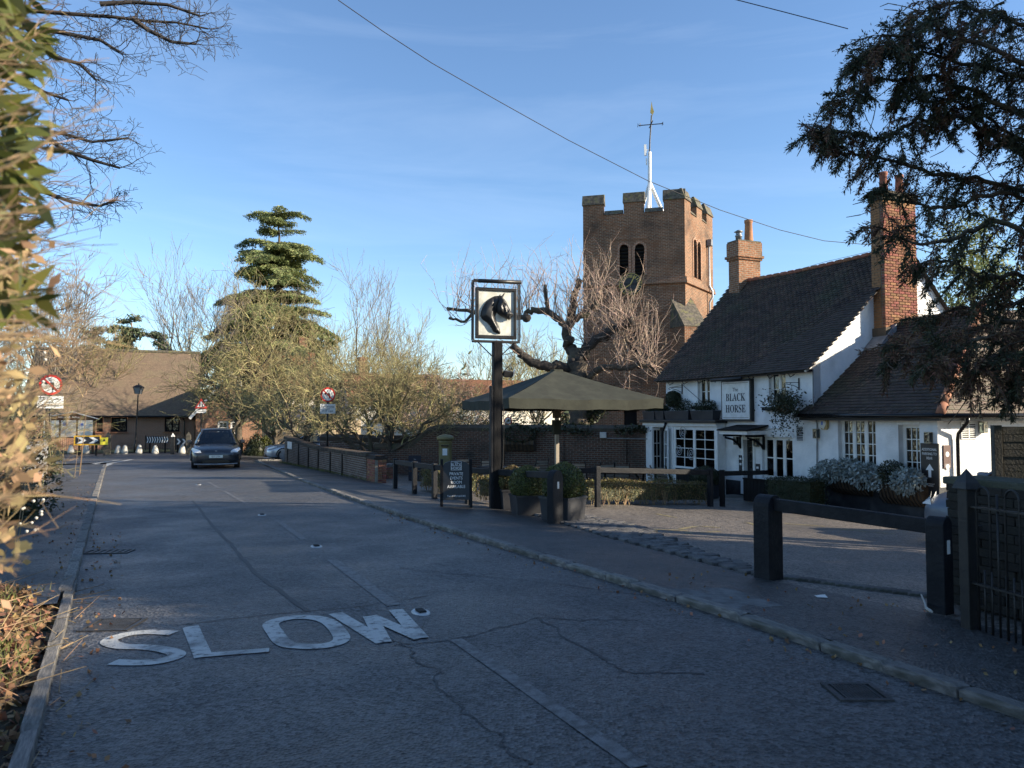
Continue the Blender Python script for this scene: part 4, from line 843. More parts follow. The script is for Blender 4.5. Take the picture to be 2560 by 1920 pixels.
# ---------------------------------------------------------------- far buildings
def frontal(px, d): return (px-1280)/F*d
FU = Vector((.934,.358,0)).normalized()
def aslant(px0, px1, d):                            # a front turned 21 degrees to the picture, px0..px1, d metres off at its middle
    q = P((px0+px1)/2, 1045, d); pl = Plane(q, FU); a = pl.at(px0, 1045)[0]; b = pl.at(px1, 1045)[0]; o = pl.w(a, 0, 0); return o, b-a, Plane(o, FU)
hd_ = 58.; ho, Lh, hp = aslant(60, 487, hd_); hall = thing('village_hall', 'long brick village hall with big brown tiled roof across the street', 'hall', ho, hp.rz); hz = P(300,1036,hd_).z
hw = [hp.rect(276,1043,319,1080), hp.rect(411,1043,450,1080), hp.rect(240,1043,258,1080)]
obj('front_wall', wall(MB(), 0, Lh, -1.2, hz, 0, .3, hw), K['hall_brick'], hall)
obj('other_walls', MB().box(0,.3,.301,8.,-1.2,hz).box(Lh-.3,Lh,.301,8.,-1.2,hz).box(.3,Lh-.3,7.7,8.,-1.2,hz), K['hall_brick'], hall)
rz_ = P(300,878,hd_+4).z
ro = obj('roof', MB().prism([(-.45,hz-.12),(4.,rz_),(8.45,hz-.12),(8.3,hz-.22),(4.,rz_-.15),(-.45,hz-.24)], Lh+.5, (-.25,0,0), (0,1,0), (0,0,1), (1,0,0)), K['hall_tile'], hall)
obj('ridge', MB().tube([(-.25,4,rz_+.02),(Lh+.25,4,rz_+.02)], .13, 6), K['stone_coping'], ro); obj('gutter', MB().tube([(-.25,-.5,hz-.16),(Lh+.25,-.5,hz-.16)], .07, 6), K['gloss_black'], ro)
for i, h in enumerate(hw):
    window(hall, h[0]+.03, h[1]-.03, h[2]+.03, h[3]-.03, .1, 2, 2, 4, .07, .02, mt='black_wood', curtain=(i < 2)); obj('window_sill', MB().box(h[0]-.1,h[1]+.1,-.1,.1,h[2]-.1,h[2]-.001), K['terracotta'], hall)
obj('downpipe', MB().tube([(Lh-.9,-.45,hz-.2),(Lh-.75,-.1,hz-.5),(Lh-.75,-.08,-1)], .05, 6), K['gloss_black'], hall)
go_, Lg, gp = aslant(489, 660, 57.5)
gw = thing('gabled_wing', 'sunlit brick gabled wing joined to the village hall behind the street tree', 'hall', go_, gp.rz)
gh = [gp.rect(543,1052,572,1086), gp.rect(575,1052,604,1086)]
obj('front_wall', wall(MB(), 0, Lg, -1.2, 1.9, 0, .3, gh), K['hall_brick'], gw); obj('gable', MB().prism([(0,1.901),(Lg,1.901),(Lg*.5,5.0)], .3), K['hall_brick'], gw)
obj('side_wall', MB().box(Lg-.3,Lg,.301,7,-1.2,1.9).box(0,.3,.301,7,-1.2,1.9), K['hall_brick'], gw)
obj('roof', MB().prism([(-.4,1.65),(Lg*.5,5.2),(Lg+.4,1.65),(Lg+.4,1.5),(Lg*.5,5.02),(-.4,1.5)], 7.5, (0,-.3,0)), K['red_tile'], gw)
obj('barge_board', MB().bar((-.4,-.34,1.6),(Lg*.5,-.34,5.12),.05,.2,(0,0,1)).bar((Lg+.4,-.34,1.6),(Lg*.5,-.36,5.12),.05,.2,(0,0,1)), K['white_paint'], gw)
for h in gh: window(gw, h[0]+.02,h[1]-.02,h[2]+.02,h[3]-.02,.1,1,2,4,.1,.03, curtain=True)
def cottage(label, px0, px1, d, eave, ridge, base=-1.2, wins=(), roofm='red_tile', wallm='cream_wall', chim=None):
    oo, L_, pl = aslant(px0, px1, d); c = thing('cottage', label, 'house', oo, pl.rz); ez = P(900, eave, d).z; rzz = P(900, ridge, d+3.5).z
    hs = [pl.rect(*w_) for w_ in wins]
    obj('front_wall', wall(MB(), 0, L_, base, ez, 0, .3, hs), K[wallm], c); [obj('end_wall', MB().prism([(.301,base),(7,base),(7,ez),(3.5,rzz-.15),(.301,ez)], .3, (xq,0,0), (0,1,0), (0,0,1), (1,0,0)), K[wallm], c) for xq in (0, L_-.3)]
    obj('roof', MB().prism([(-.4,ez-.2),(3.5,rzz),(7.4,ez-.2),(7.3,ez-.32),(3.5,rzz-.16),(-.4,ez-.32)], L_+.4, (-.2,0,0), (0,1,0), (0,0,1), (1,0,0)), K[roofm], c)
    for h in hs: window(c, h[0]+.02,h[1]-.02,h[2]+.02,h[3]-.02,.1,2,1,2,.06,.03)
    if chim is not None: obj('chimney', MB().box(chim,chim+.7,3.1,3.9,rzz-1,rzz+1.2).box(chim-.06,chim+.76,3.04,3.96,rzz+1.2,rzz+1.35), K['stack_brick'], c)
    return c
cottage('white cottage with red tiled roof seen through the spreading tree', 876, 1120, 62., 1000, 935, wins=((916,1010,934,1032),(985,1008,1004,1030),(1046,1010,1062,1032)), chim=1.2)
cottage('tall white house with dark framing behind the cedar trunk', 640, 790, 66., 985, 880, wins=((668,1000,684,1030),(700,1000,716,1030),(752,1000,770,1030)), chim=3.8)
cottage('low white cottage glimpsed beneath the parasol', 1130, 1400, 60., 1008, 950, wins=((1180,1018,1196,1038),(1330,1018,1350,1038)))
# pale close boarded fence
fo_, Lb, fpl = aslant(655, 900, 53.)
fb = thing('board_fence', 'pale new close boarded timber fence behind the parked cars', 'fence', fo_, fpl.rz)
m_ = MB(); x = 0
while x < Lb: m_.box(x, x+.115, random.uniform(0,.02), .035, -1., P(700,1054-(4 if x > 2.2 else 0),53.).z+random.uniform(-.015,.015)); x += .12
obj('boards', m_, K['pale_wood'], fb, kind='stuff'); obj('rail', MB().box(0,Lb,.036,.1,-.1,0).box(0,Lb,.036,.1,.9,1.), K['pale_wood'], fb)
def railing(name, label, a, b, h, step=.13, rails=(.15,.9), r=.012, mt='black_iron', hoops=False, post=2.2, spear=False):
    a = Vector(a); b = Vector(b); d = b-a; L_ = d.xy.length; o = thing(name, label, 'railing', a, math.atan2(d.y, d.x)); s_ = d.z/L_
    for z in rails: obj('rail', MB().bar((0,0,z*h),(L_,0,z*h+d.z),.035,.012,(0,0,1)), K[mt], o)
    n = int(L_/step); pick = MB().tube([(0,0,.06),(0,0,h)] + ([(0,0,h+.06)] if spear else []), [r,r]+([.002] if spear else []), 5); me = mesh('bar', pick, K[mt])
    for k in range(n): x = (k+.5)*step; link('bar', me, o, (x,0,s_*x))
    pm = mesh('post', MB().box(-.03,.03,-.03,.03,-.1,h+.08), K[mt]); x = 0
    while x <= L_+.01: link('post', pm, o, (x,0,s_*x)); x += post
    return o
railing('iron_railing', 'thin iron railings along the corner opposite the low brick wall', on(frontal(607,51.),51.), on(frontal(712,50.),50.), 1.1, spear=True)
railing('iron_railing', 'dark iron railings in front of the notice board', on(frontal(130,53.),53.,.02), on(frontal(262,54.),54.,.02), .9)
railing('iron_railing', 'dark iron railings between striped gate and the parked hall corner', on(frontal(366,55.),55.,.02), on(frontal(470,55.),55.,.02), 1.0)
# ---------------------------------------------------------------- clipped plants
def sphere_pts(n): v = rng.normal(size=(n, 3)); return unit(v)
def clipped_ball(par, c, r, n=5200, mt='box_leaf', flat=1., size=.036):
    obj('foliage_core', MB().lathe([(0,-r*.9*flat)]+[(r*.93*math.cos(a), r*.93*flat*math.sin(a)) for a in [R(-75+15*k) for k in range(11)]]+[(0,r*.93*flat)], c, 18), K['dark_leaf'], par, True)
    d = sphere_pts(n); w_ = 1+.05*np.sin(d[:,0]*5+1)*np.cos(d[:,1]*6)+rng.normal(size=n)*.025
    p = d*(r*w_)[:,None]*np.array([1,1,flat])+np.array(c)
    link('foliage', leaf_mesh('foliage', p, size, K[mt], .6, D=unit(d*.6+rng.normal(size=(n,3))*.7), N=d+rng.normal(size=(n,3))*.5), par)
def hedge(name, label, a, b, wd, h, mt='box_leaf', dens=900, size=.04, group=None, twig=True, base=.0, cat='hedge'):
    a = Vector(a); b = Vector(b); d = b-a; L_ = d.xy.length; o = thing(name, label, cat, a, math.atan2(d.y, d.x), group); sl = d.z/L_
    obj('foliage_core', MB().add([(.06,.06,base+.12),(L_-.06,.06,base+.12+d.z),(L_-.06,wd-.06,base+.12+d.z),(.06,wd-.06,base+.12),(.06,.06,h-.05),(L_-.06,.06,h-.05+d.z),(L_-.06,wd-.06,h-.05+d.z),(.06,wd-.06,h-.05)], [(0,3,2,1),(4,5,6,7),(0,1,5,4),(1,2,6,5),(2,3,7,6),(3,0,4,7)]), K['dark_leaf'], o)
    pts = []; nr = []
    for (ar, fn, n_) in ((L_*h, lambda k: np.stack([rng.random(k)*L_, 0*rng.random(k), base+.06+rng.random(k)**.8*(h-base-.06)], 1), (0,-1,0)), (L_*h*.6, lambda k: np.stack([rng.random(k)*L_, np.full(k, wd), base+.06+rng.random(k)*(h-base-.06)], 1), (0,1,0)), (L_*wd*1.3, lambda k: np.stack([rng.random(k)*L_, rng.random(k)*wd, np.full(k, h)], 1), (0,0,1)),
                          (wd*h, lambda k: np.stack([np.zeros(k), rng.random(k)*wd, base+.06+rng.random(k)*(h-base-.06)], 1), (-1,0,0)), (wd*h, lambda k: np.stack([np.full(k, L_), rng.random(k)*wd, base+.06+rng.random(k)*(h-base-.06)], 1), (1,0,0))):
        k = max(40, int(ar*dens)); pts.append(fn(k)); nr.append(np.tile(n_, (k, 1)))
    p = np.concatenate(pts); nn_ = np.concatenate(nr).astype('f8'); k = len(p)
    p = p+nn_*(.025*np.sin(p[:,0]*4.+p[:,2]*7)[:,None]+rng.normal(size=(k,1))*.022); p[:,2] += sl*p[:,0]
    link('foliage', leaf_mesh('foliage', p, size, K[mt], .6, D=unit(nn_*.5+rng.normal(size=(k,3))*.7), N=nn_+rng.normal(size=(k,3))*.5), o)
    if twig:
        sg = []
        for q in range(int(L_*9)):
            x = random.uniform(0, L_); y = random.uniform(.0, .1)
            for s_ in range(3): sg.append((x,y-.02,sl*x, x+random.uniform(-.15,.15),y-random.uniform(.0,.04),sl*x+h*random.uniform(.4,.75), .006,.002))
        link('stems', seg_mesh('stems', sg, K['twig_tan'], 3), o)
    return o
def planter_ball(label, px, py, side, hh, r, rz, cz=None, group='box balls in square planters', mt='box_leaf'):
    g = G(px, py); g.z += .045; o = thing('planter', label, 'planter', g, rz, group)
    t_ = side/2; b_ = side*.44; m_ = MB()
    m_.add([(-b_,-b_,0),(b_,-b_,0),(b_,b_,0),(-b_,b_,0),(-t_,-t_,hh),(t_,-t_,hh),(t_,t_,hh),(-t_,t_,hh)], [(0,3,2,1),(0,1,5,4),(1,2,6,5),(2,3,7,6),(3,0,4,7),(4,5,6,7)])
    obj('box', m_, K['planter'], o, bevel=.01); obj('rim', MB().box(-t_-.01,t_+.01,-t_-.01,-t_+.03,hh-.03,hh+.008).box(-t_-.01,t_+.01,t_-.03,t_+.01,hh-.03,hh+.008).box(-t_-.01,-t_+.03,-t_+.03,t_-.03,hh-.03,hh+.008).box(t_-.03,t_+.01,-t_+.03,t_-.03,hh-.03,hh+.008), K['planter'], o)
    s = link('shrub', None, o); clipped_ball(s, (0,0,hh+r*.6), r, 6500, mt)
    obj('stem', MB().tube([(0,0,hh-.1),(0,0,hh+.3)], .03, 6), K['bark'], s)
    return o
planter_ball('sunlit box ball in pale sided planter behind the sign post', 1279, 1279, .5, .42, .29, R(12), mt='box_leaf_pale')
planter_ball('middle box ball planter behind the short rail', 1318, 1292, .58, .38, .34, R(14))
planter_ball('large dark box ball planter beside the round topped post', 1408, 1309, .62, .44, .37, R(-38))
hedge('box_hedge', 'short sunlit hedge left of the chalkboard', on(*xy(19.8,7.45),.055), on(*xy(16.6,7.35),.09), .4, .55, 'box_leaf_pale')
hedge('box_hedge', 'stub of clipped hedge between chalkboard and sign post', on(*xy(15.9,7.35),.08), on(*xy(14.9,7.4),.08), .4, .55, 'box_leaf_pale')
h2a, h2b = G(1470,1268), G(1772,1266); h2a.z += .045; h2b.z += .045
hedge('box_hedge', 'long low hedge under the rail facing the car park', h2a, h2b, .42, .56, 'box_leaf_pale')
h3a, h3b = G(1640,1228), G(1785,1235); h3a.z += .045; h3b.z += .045
hedge('box_hedge', 'back hedge in shade behind the long low hedge', h3a, h3b, .4, .5, 'box_leaf', twig=False)
q0 = W(*(fac(1934,1262,-1.2)[0], -1.5, 0)); q1 = W(fac(2049,1262,-1.2)[0], -1.5, 0)
hedge('box_hedge', 'dark clipped hedge against the pub wall by the arched window', on(q0.x,q0.y,.045), on(q1.x,q1.y,.07), .6, .72, 'dark_leaf', twig=False)
# ---------------------------------------------------------------- street furniture
# hanging pub sign with the relief horse
sp = G(1240,1278); sp.z += .05; SRZ = R(17)
sign = thing('pub_sign', 'black timber post carrying a framed white panel with relief horse head', 'pub sign', sp, SRZ); z0 = sp.z
zz = lambda py: P(1240, py, sp.y).z-z0
obj('post', MB().box(-.07,.12,-.08,.1,-.1,zz(855)), K['black_wood'], sign, bevel=.012); obj('side_plank', MB().box(-.125,-.071,-.07,.09,-.1,zz(965)), K['grey_wood'], sign, bevel=.006)
zt, zbm = zz(705), zz(853); xw = .5
fr_ = link('frame', None, sign, (0,0,0))
for (a, b, c, d) in ((-.5,.5,zbm-.03,zbm+.01),(-.5,.5,zt-.01,zt+.03)): obj('iron_bar', MB().box(a,b,-.06,-.03,c,d).box(a,b,.06,.09,c,d), K['black_iron'], fr_)
for x in (-.5,.5): obj('iron_bar', MB().box(x-.012,x+.012,-.06,-.03,zbm+.01,zt-.01), K['black_iron'], fr_); obj('iron_bar', MB().box(x-.012,x+.012,.06,.09,zbm+.01,zt-.01), K['black_iron'], fr_)
pw, pb, ptp = .44, zbm+.05, zt-.13
obj('panel_frame', MB().box(-pw,pw,-.04,.07,pb,pb+.07).box(-pw,pw,-.04,.07,ptp-.06,ptp).box(-pw,-pw+.06,-.04,.07,pb+.07,ptp-.06).box(pw-.06,pw,-.04,.07,pb+.07,ptp-.06), K['black_paint'], sign, bevel=.008)
obj('panel', MB().box(-pw+.06,pw-.06,-.005,.035,pb+.07,ptp-.06), K['sign_face'], sign)
obj('light_tube', MB().tube([(-.42,-.14,zt-.02),(.5,-.14,zt-.005)], .042, 10), K['black_paint'], sign, True); obj('light_arm', MB().bar((-.3,-.13,zt),(-.3,.0,zt+.02),.03,.03).bar((.4,-.13,zt),(.4,.0,zt+.02),.03,.03), K['black_iron'], sign)
for s_ in (-1, 1): obj('brace', MB().tube([(s_*.08,0,zbm-.32),(s_*.4,0,zbm-.02)], .012, 5), K['black_iron'], sign)
# relief outline read in the panel: x right, z up, in panel units 0..1
neck = [(.42,.09),(.53,.05),(.60,.04),(.615,.08),(.58,.20),(.50,.33),(.47,.42),(.50,.50),(.56,.60),(.62,.70),(.64,.80),(.60,.86),(.55,.885),(.45,.87),(.33,.82),(.22,.74),(.14,.63),(.09,.52),(.07,.42),(.12,.35),(.22,.30),(.32,.22)]
head = [(.50,.50),(.56,.455),(.64,.42),(.73,.385),(.80,.36),(.835,.345),(.845,.375),(.875,.375),(.885,.40),(.87,.415),(.92,.425),(.945,.455),(.935,.50),(.88,.545),(.83,.62),(.785,.70),(.74,.77),(.70,.815),(.665,.83),(.70,.90),(.73,.965),(.69,.935),(.63,.885),(.60,.87),(.595,.91),(.57,.90),(.565,.86),(.53,.80),(.50,.70),(.485,.60)]
pxw, pzh = 2*(pw-.06), ptp-pb-.13
def relief(poly, lift, bulge, n=46, extra=None):
    pg = np.array([((a-.5)*pxw*1.06, pb+.07+((b-.47)*1.03+.47)*pzh) for a, b in poly]); lo = pg.min(0); hi = pg.max(0); st = (hi-lo).max()/n
    nx, nz = int((hi[0]-lo[0])/st)+3, int((hi[1]-lo[1])/st)+3
    X, Zg = np.meshgrid(lo[0]-st+st*np.arange(nx), lo[1]-st+st*np.arange(nz), indexing='ij'); pt_ = np.stack([X, Zg], -1)
    a = pg; b = np.roll(pg, -1, 0); e = b-a; rel = pt_[:,:,None]-a; tt = np.clip((rel*e).sum(-1)/(e*e).sum(-1), 0, 1); dist = np.sqrt(((rel-tt[...,None]*e)**2).sum(-1)); ds = dist.min(-1); ci = dist.argmin(-1)
    cr = ((a[:,1] > pt_[:,:,None,1]) != (b[:,1] > pt_[:,:,None,1])) & (pt_[:,:,None,0] < (b[:,0]-a[:,0])*(pt_[:,:,None,1]-a[:,1])/(b[:,1]-a[:,1]+1e-12)+a[:,0]); ins = cr.sum(-1) % 2 == 1
    near = ins | (ds < st*.75)
    foot = a[ci]+np.take_along_axis(tt, ci[...,None], -1)*e[ci]
    pos = np.where(ins[...,None] & (ds > st*.3)[...,None], pt_, foot); hgt = np.where(ins, np.sqrt(np.clip(ds, 0, bulge)/bulge), 0)
    if extra is not None: hgt = hgt*extra(pos)
    m_ = MB(); m_.v = [(p[0], -.006-h*lift, p[1]) for p, h in zip(pos.reshape(-1, 2), hgt.reshape(-1))]
    for i in range(nx-1):
        for j in range(nz-1):
            if near[i,j] and near[i+1,j] and near[i,j+1] and near[i+1,j+1]: m_.f.append((i*nz+j, (i+1)*nz+j, (i+1)*nz+j+1, i*nz+j+1))
    return m_
U_ = lambda p: (p[...,0]/pxw+.5, (p[...,1]-pb-.07)/pzh)
def neck_x(p): u, v = U_(p); return 1+.22*np.sin((u*1.6+v*.9)*9)*np.clip(1-v, 0, 1)-.25*np.exp(-((u-.47-.06*np.sin(v*6))**2)/.0012)
def head_x(p):
    u, v = U_(p); g = 1+0*u
    for cu, cv, s_, a_ in ((.69,.70,.03,-.45),(.91,.46,.018,-.5),(.58,.58,.07,.25),(.80,.43,.03,-.25)): g += a_*np.exp(-((u-cu)**2+(v-cv)**2)/s_**2)
    for (u0,v0,u1,v1) in ((.60,.84,.75,.47),(.75,.47,.86,.58),(.66,.80,.56,.62)):
        ex, ey = u1-u0, v1-v0; t_ = np.clip(((u-u0)*ex+(v-v0)*ey)/(ex*ex+ey*ey), 0, 1); g += .3*np.exp(-(((u-u0-t_*ex)**2+(v-v0-t_*ey)**2))/.0002)
    return g
hr = link('horse_relief', None, sign); obj('neck', relief(neck, .085, .1, extra=neck_x), K['horse'], hr, True, fix=False); hd2 = obj('head', relief(head, .105, .07, extra=head_x), K['horse'], hr, True, fix=False); hd2.location.y = -.035
fl = link('floodlight', None, sign); obj('bracket', MB().bar((.12,0,zz(935)),(.2,-.02,zz(935)),.04,.04).tube([(.18,-.02,zz(925)),(.3,-.02,zz(912)),(.34,-.02,zz(925))], .012, 5), K['black_iron'], fl); obj('lamp_body', MB().boxm((.24,-.05,zz(935)),(.2,.1,.13), Euler((.2,.1,0)).to_matrix()), K['black_paint'], fl, bevel=.01); obj('lamp_lens', MB().boxm((.355,-.07,zz(933)),(.012,.09,.15), Euler((0,.35,0)).to_matrix()), K['pale_metal'], fl)
obj('cable', MB().tube([(.13,-.09,zz(1010)),(.14,-.1,zz(1080)),(.13,-.09,zz(1150)),(.09,-.09,zz(1200)),(.12,-.09,0)], .01, 4), K['rubber'], sign)
# parasol
pc = P(1392, 1045, 21.); pc.z = gz(pc.x, pc.y)+.045; RA = R(19); hs = 2.12
par = thing('parasol', 'large square olive parasol on a pale timber pole behind the box balls', 'parasol', pc, RA)
ze = P(1392,1000,21.).z-pc.z; zt_ = P(1400,927,21.).z-pc.z; zl = P(1392,1020,20.).z-pc.z
def canopy_pt(k, s, t_):                            # panel k: s along the edge -1..1, t 0 rim..1 top
    x, y = s*hs, -hs; x, y = x*(1-t_*.955), y*(1-t_*.955)
    z = ze+(zt_-ze)*t_ - .045*math.sin(math.pi*t_)*(1-.5*s*s) + .012*math.sin(9*s+3*t_+k)*(1-t_) - .045*(1-s*s)*(1-t_)
    a = k*math.pi/2; return (x*math.cos(a)-y*math.sin(a), x*math.sin(a)+y*math.cos(a), z)
cano = link('canopy', None, par)
for k in range(4):
    obj('panel', MB().sheet([[canopy_pt(k, -1+2*i/16, j/8) for i in range(17)] for j in range(9)]), K['canvas'], cano, True)
    obj('valance', MB().sheet([[canopy_pt(k, -1+2*i/16, 0) for i in range(17)], [tuple(Vector(canopy_pt(k, -1+2*i/16, 0))+Vector((.02*math.sin(i*2.3+k),.02*math.cos(i*1.9),-.25+.012*math.sin(i*3.1)))) for i in range(17)]]), K['canvas'], cano, True)
obj('top_cap', MB().box(-.14,.14,-.14,.14,zt_-.06,zt_+.03), K['canvas'], cano, bevel=.02)
obj('pole', MB().box(-.05,.05,-.05,.05,0,zt_-.05), mat('ash_wood', (.36,.31,.25), (.3,.26,.21), 4., .6), par, bevel=.01); obj('hub', MB().box(-.09,.09,-.09,.09,ze-.5,ze-.2), K['oak'], par); obj('rope_cover', MB().box(-.12,.1,-.08,.09,ze-.95,ze-.55), K['canvas'], par, bevel=.02)
for k in range(8):
    a = k*math.pi/4; L_ = hs*(1 if k % 2 == 0 else 1.38); obj('rib', MB().bar((.08*math.cos(a),.08*math.sin(a),zt_-.16),(L_*math.cos(a),L_*math.sin(a),ze-.06 if k % 2 else ze-.1),.03,.04), K['oak'], par); obj('strut', MB().bar((.09*math.cos(a),.09*math.sin(a),ze-.3),(L_*.5*math.cos(a),L_*.5*math.sin(a),ze+.3),.025,.03), K['oak'], par)
obj('base', MB().box(-.5,.5,-.5,.5,0,.09), K['grey_metal'], par, bevel=.02)
# chalkboard A-frame
def MS(t): return ''.join(chr(0x1D400+ord(c)-65) if 'A' <= c <= 'Z' else c for c in t)   # serif capitals
TXT = {k: text_mesh(*v) for k, v in dict(private=("PRIVATE\nEVENTS\nROOM\nAVAILABLE", .088, .86, .001), tel=("Tel: 01753 663183", .05, 1., .001), horse=("BLACK\nHORSE", .085, .8, .001, 'lettering', .85), the=("The", .05, 1., .001), co=("CO", .09, 1., .001),
    bh=(MS("BLACK\nHORSE"), .33, .78, .002, 'letter_dark', 1.05), the2=("The", .16, 1., .002, 'letter_dark'), park=("ADDITIONAL\nPARKING TO\nREAR", .085, .74, .001, 'lettering', 1.15), small=("OVERNIGHT\nPARKING", .04, 1., .001), veh=("For vehicles\nover\n7.5T mgw", .13, 1.1, .002, 'letter_dark', .9), school=("School", .12, 1.1, .002, 'letter_dark'), hall=("VILLAGE  HALL", .16, 1.2, .002), plate=("EJ23 UTH", .085, .95, .001, 'letter_dark'), exc=("!", .2, 1, .002, 'letter_dark'), rail=("PARKING  AT  OWN  RISK", .03, 1., .001), lane=("CHURCH\nLANE", .1, 1., .001, 'letter_dark')).items()}
b0_ = G(1140,1272); b0_.z += .05; ab = thing('chalkboard', 'black A-frame board lettered PRIVATE EVENTS ROOM AVAILABLE on the pavement', 'sign board', b0_, R(6))
for nm, ln in (('front_leaf', 1), ('back_leaf', -1)):
    lf_ = link(nm, None, ab, (0, -.24*ln, 0), (R(-12)*ln, 0, 0 if ln == 1 else 0)); hh = 1.0
    for x in (-.30, .30): obj('stile', MB().box(x-.028, x+.028, -.02, .02, 0, hh), K['black_wood'], lf_, bevel=.004)
    pl_ = [(-.27,.16),(.27,.16),(.27,.86)]+[(.27*math.cos(a), .86+.11*math.sin(a)) for a in [math.pi*k/12 for k in range(1,12)]]+[(-.27,.86)]
    obj('board', MB().prism(pl_, .02, (0,-.012,0)), K['black_paint'], lf_)
    if ln == 1:
        for nm2, zc, xx in (('private', .56, 0), ('tel', .235, .0), ('horse', .845, 0), ('the', .925, 0)): link('lettering', TXT[nm2], lf_, (xx, -.016, zc))
        obj('logo_frame', MB().box(-.11,.11,-.016,-.0121,.77,.776).box(-.11,.11,-.016,-.0121,.944,.95).box(-.11,-.104,-.016,-.0121,.776,.944).box(.104,.11,-.016,-.0121,.776,.944), K['lettering'], lf_)
# timber rails
def round_post(par_, x, y, w_, d_, h, mt='grey_wood', z=0., rz=0.):
    pr_ = [(-d_/2,-.15),(d_/2,-.15)]+[(d_/2*math.cos(a), h-d_/2+d_/2*math.sin(a)) for a in [math.pi*k/10 for k in range(11)]]
    o = obj('post', MB().prism(pr_, w_, (-w_/2,0,0), (0,1,0), (0,0,1), (1,0,0)), K[mt], par_, bevel=.008); o.location = (x, y, z); o.rotation_euler.z = rz; return o
def rail_fence(label, bases, heights, mt='grey_wood', thick=.11, endw=None, railh=.12, group=None):
    g = [G(*b)+Vector((0,0,.05)) for b in bases]; o = thing('timber_rail', label, 'barrier', g[0], 0, group); R0 = g[0]
    for i, (p, h) in enumerate(zip(g, heights)):
        d = g[min(i+1, len(g)-1)]-g[max(i-1, 0)]; a = math.atan2(d.y, d.x); w_ = thick
        if endw and i in endw and len(endw[i]) > 2: a += endw[i][2]
        if endw and i in endw: round_post(o, *(p-R0).xy, endw[i][0], endw[i][1], h, mt, (p-R0).z, a)
        else: ob_ = obj('post', MB().box(-w_/2,w_/2,-w_/2,w_/2,-.15,h), K[mt], o, bevel=.008); ob_.location = p-R0; ob_.rotation_euler.z = a
        if i in (endw or {}): rfl = obj('reflector', MB().box(-.004,.004,-.025,.025,h-.32,h-.2), K['sign_white'], o); rfl.location = p-R0+Vector((endw[i][0]/2*math.cos(a)*(1 if i else -1), endw[i][0]/2*math.sin(a)*(1 if i else -1), 0)); rfl.rotation_euler.z = a
    for i in range(len(g)-1):
        a, b = g[i]-R0, g[i+1]-R0; obj('rail', MB().bar(a+Vector((0,0,heights[i]-railh*.75)), b+Vector((0,0,heights[i+1]-railh*.75)), .07, railh), K[mt], o, bevel=.008)
    return o
rail_fence('grey timber rail on posts running past the horse sign to a round topped post', [(988,1226),(1036,1240),(1086,1252),(1170,1266),(1232,1276),(1291,1287),(1388,1316)], [.82,.82,.82,.82,.84,.85,.92], endw={6: (.13,.3,.55)})
rail_fence('timber rail above the long low hedge', [(1440,1270),(1494,1273),(1776,1271)], [.88,.92,.92])
rail_fence('dark rail with end post before the pub door', [(1806,1271),(1934,1254)], [.9,.9], mt='black_wood')
gb = rail_fence('heavy dark timber barrier across the car park mouth', [(1922,1458),(2352,1545)], [.9,.84], mt='grey_wood', endw={0: (.2,.24), 1: (.16,.16)}, railh=.13)
# black boards by the door
def board_run(label, a, b, h, mt='black_wood', step=.14):
    a = Vector(a); b = Vector(b); d = b-a; L_ = d.xy.length; o = thing('boarded_screen', label, 'fence', a, math.atan2(d.y, d.x)); x = 0; s_ = d.z/L_
    me = mesh('board', MB().box(0, step-.008, 0, .025, .03, h), K[mt])
    while x < L_-.05: link('board', me, o, (x, 0, s_*x)); x += step
    obj('cap', MB().bar((0,.012,h+.02),(L_,.012,h+.02+d.z),.07,.04), K[mt], o); return o
def wp(px, y): x = fac(px, 1200, y)[0]; q = W(x, y, 0); return on(q.x, q.y, .045)
board_run('black boarded screen left of the pub door', wp(1690,-.9), wp(1800,-.9), .75); board_run('black boarded screen between door and clipped hedge', wp(1858,-1.1), wp(2034,-1.1), .62)
obj('door_step', MB().box(h_dr[0]-.4, h_dr[1]+.9, -1.3, -.03, -.9, -.66), K['kerb'], pub, bevel=.015)
# pillar box
pb_ = P(1113,1195,27.4); pb_.z = gz(pb_.x, pb_.y)+.045; bx_ = thing('postbox', 'gold painted pillar box in front of the churchyard wall', 'postbox', pb_)
hb = P(1113,1086,27.4).z-pb_.z; rr = .235
obj('pillar', MB().lathe([(rr+.03,0),(rr+.03,.22),(rr,.25),(rr,hb-.3),(rr+.015,hb-.28),(rr+.015,hb-.24),(rr,hb-.22)], n=28), K['postbox_gold'], bx_, True)
obj('cap', MB().lathe([(rr,hb-.22),(rr+.07,hb-.2),(rr+.08,hb-.1),(rr+.05,hb-.07),(rr*.8,hb-.02),(0,hb+.01)], n=28), K['postbox_gold'], bx_, True)
obj('aperture', MB().box(-.13,.13,-rr-.035,-rr+.1,hb-.42,hb-.38), K['gloss_black'], bx_); obj('hood', MB().box(-.15,.15,-rr-.06,-rr+.1,hb-.375,hb-.35), K['postbox_gold'], bx_, bevel=.01); obj('notice', MB().box(-.08,.09,-rr-.014,-rr+.1,hb-.74,hb-.5), K['sign_white'], bx_); obj('door', MB().box(-.17,.17,-rr-.008,-rr+.1,hb-1.25,hb-.47), K['postbox_gold'], bx_, bevel=.01)
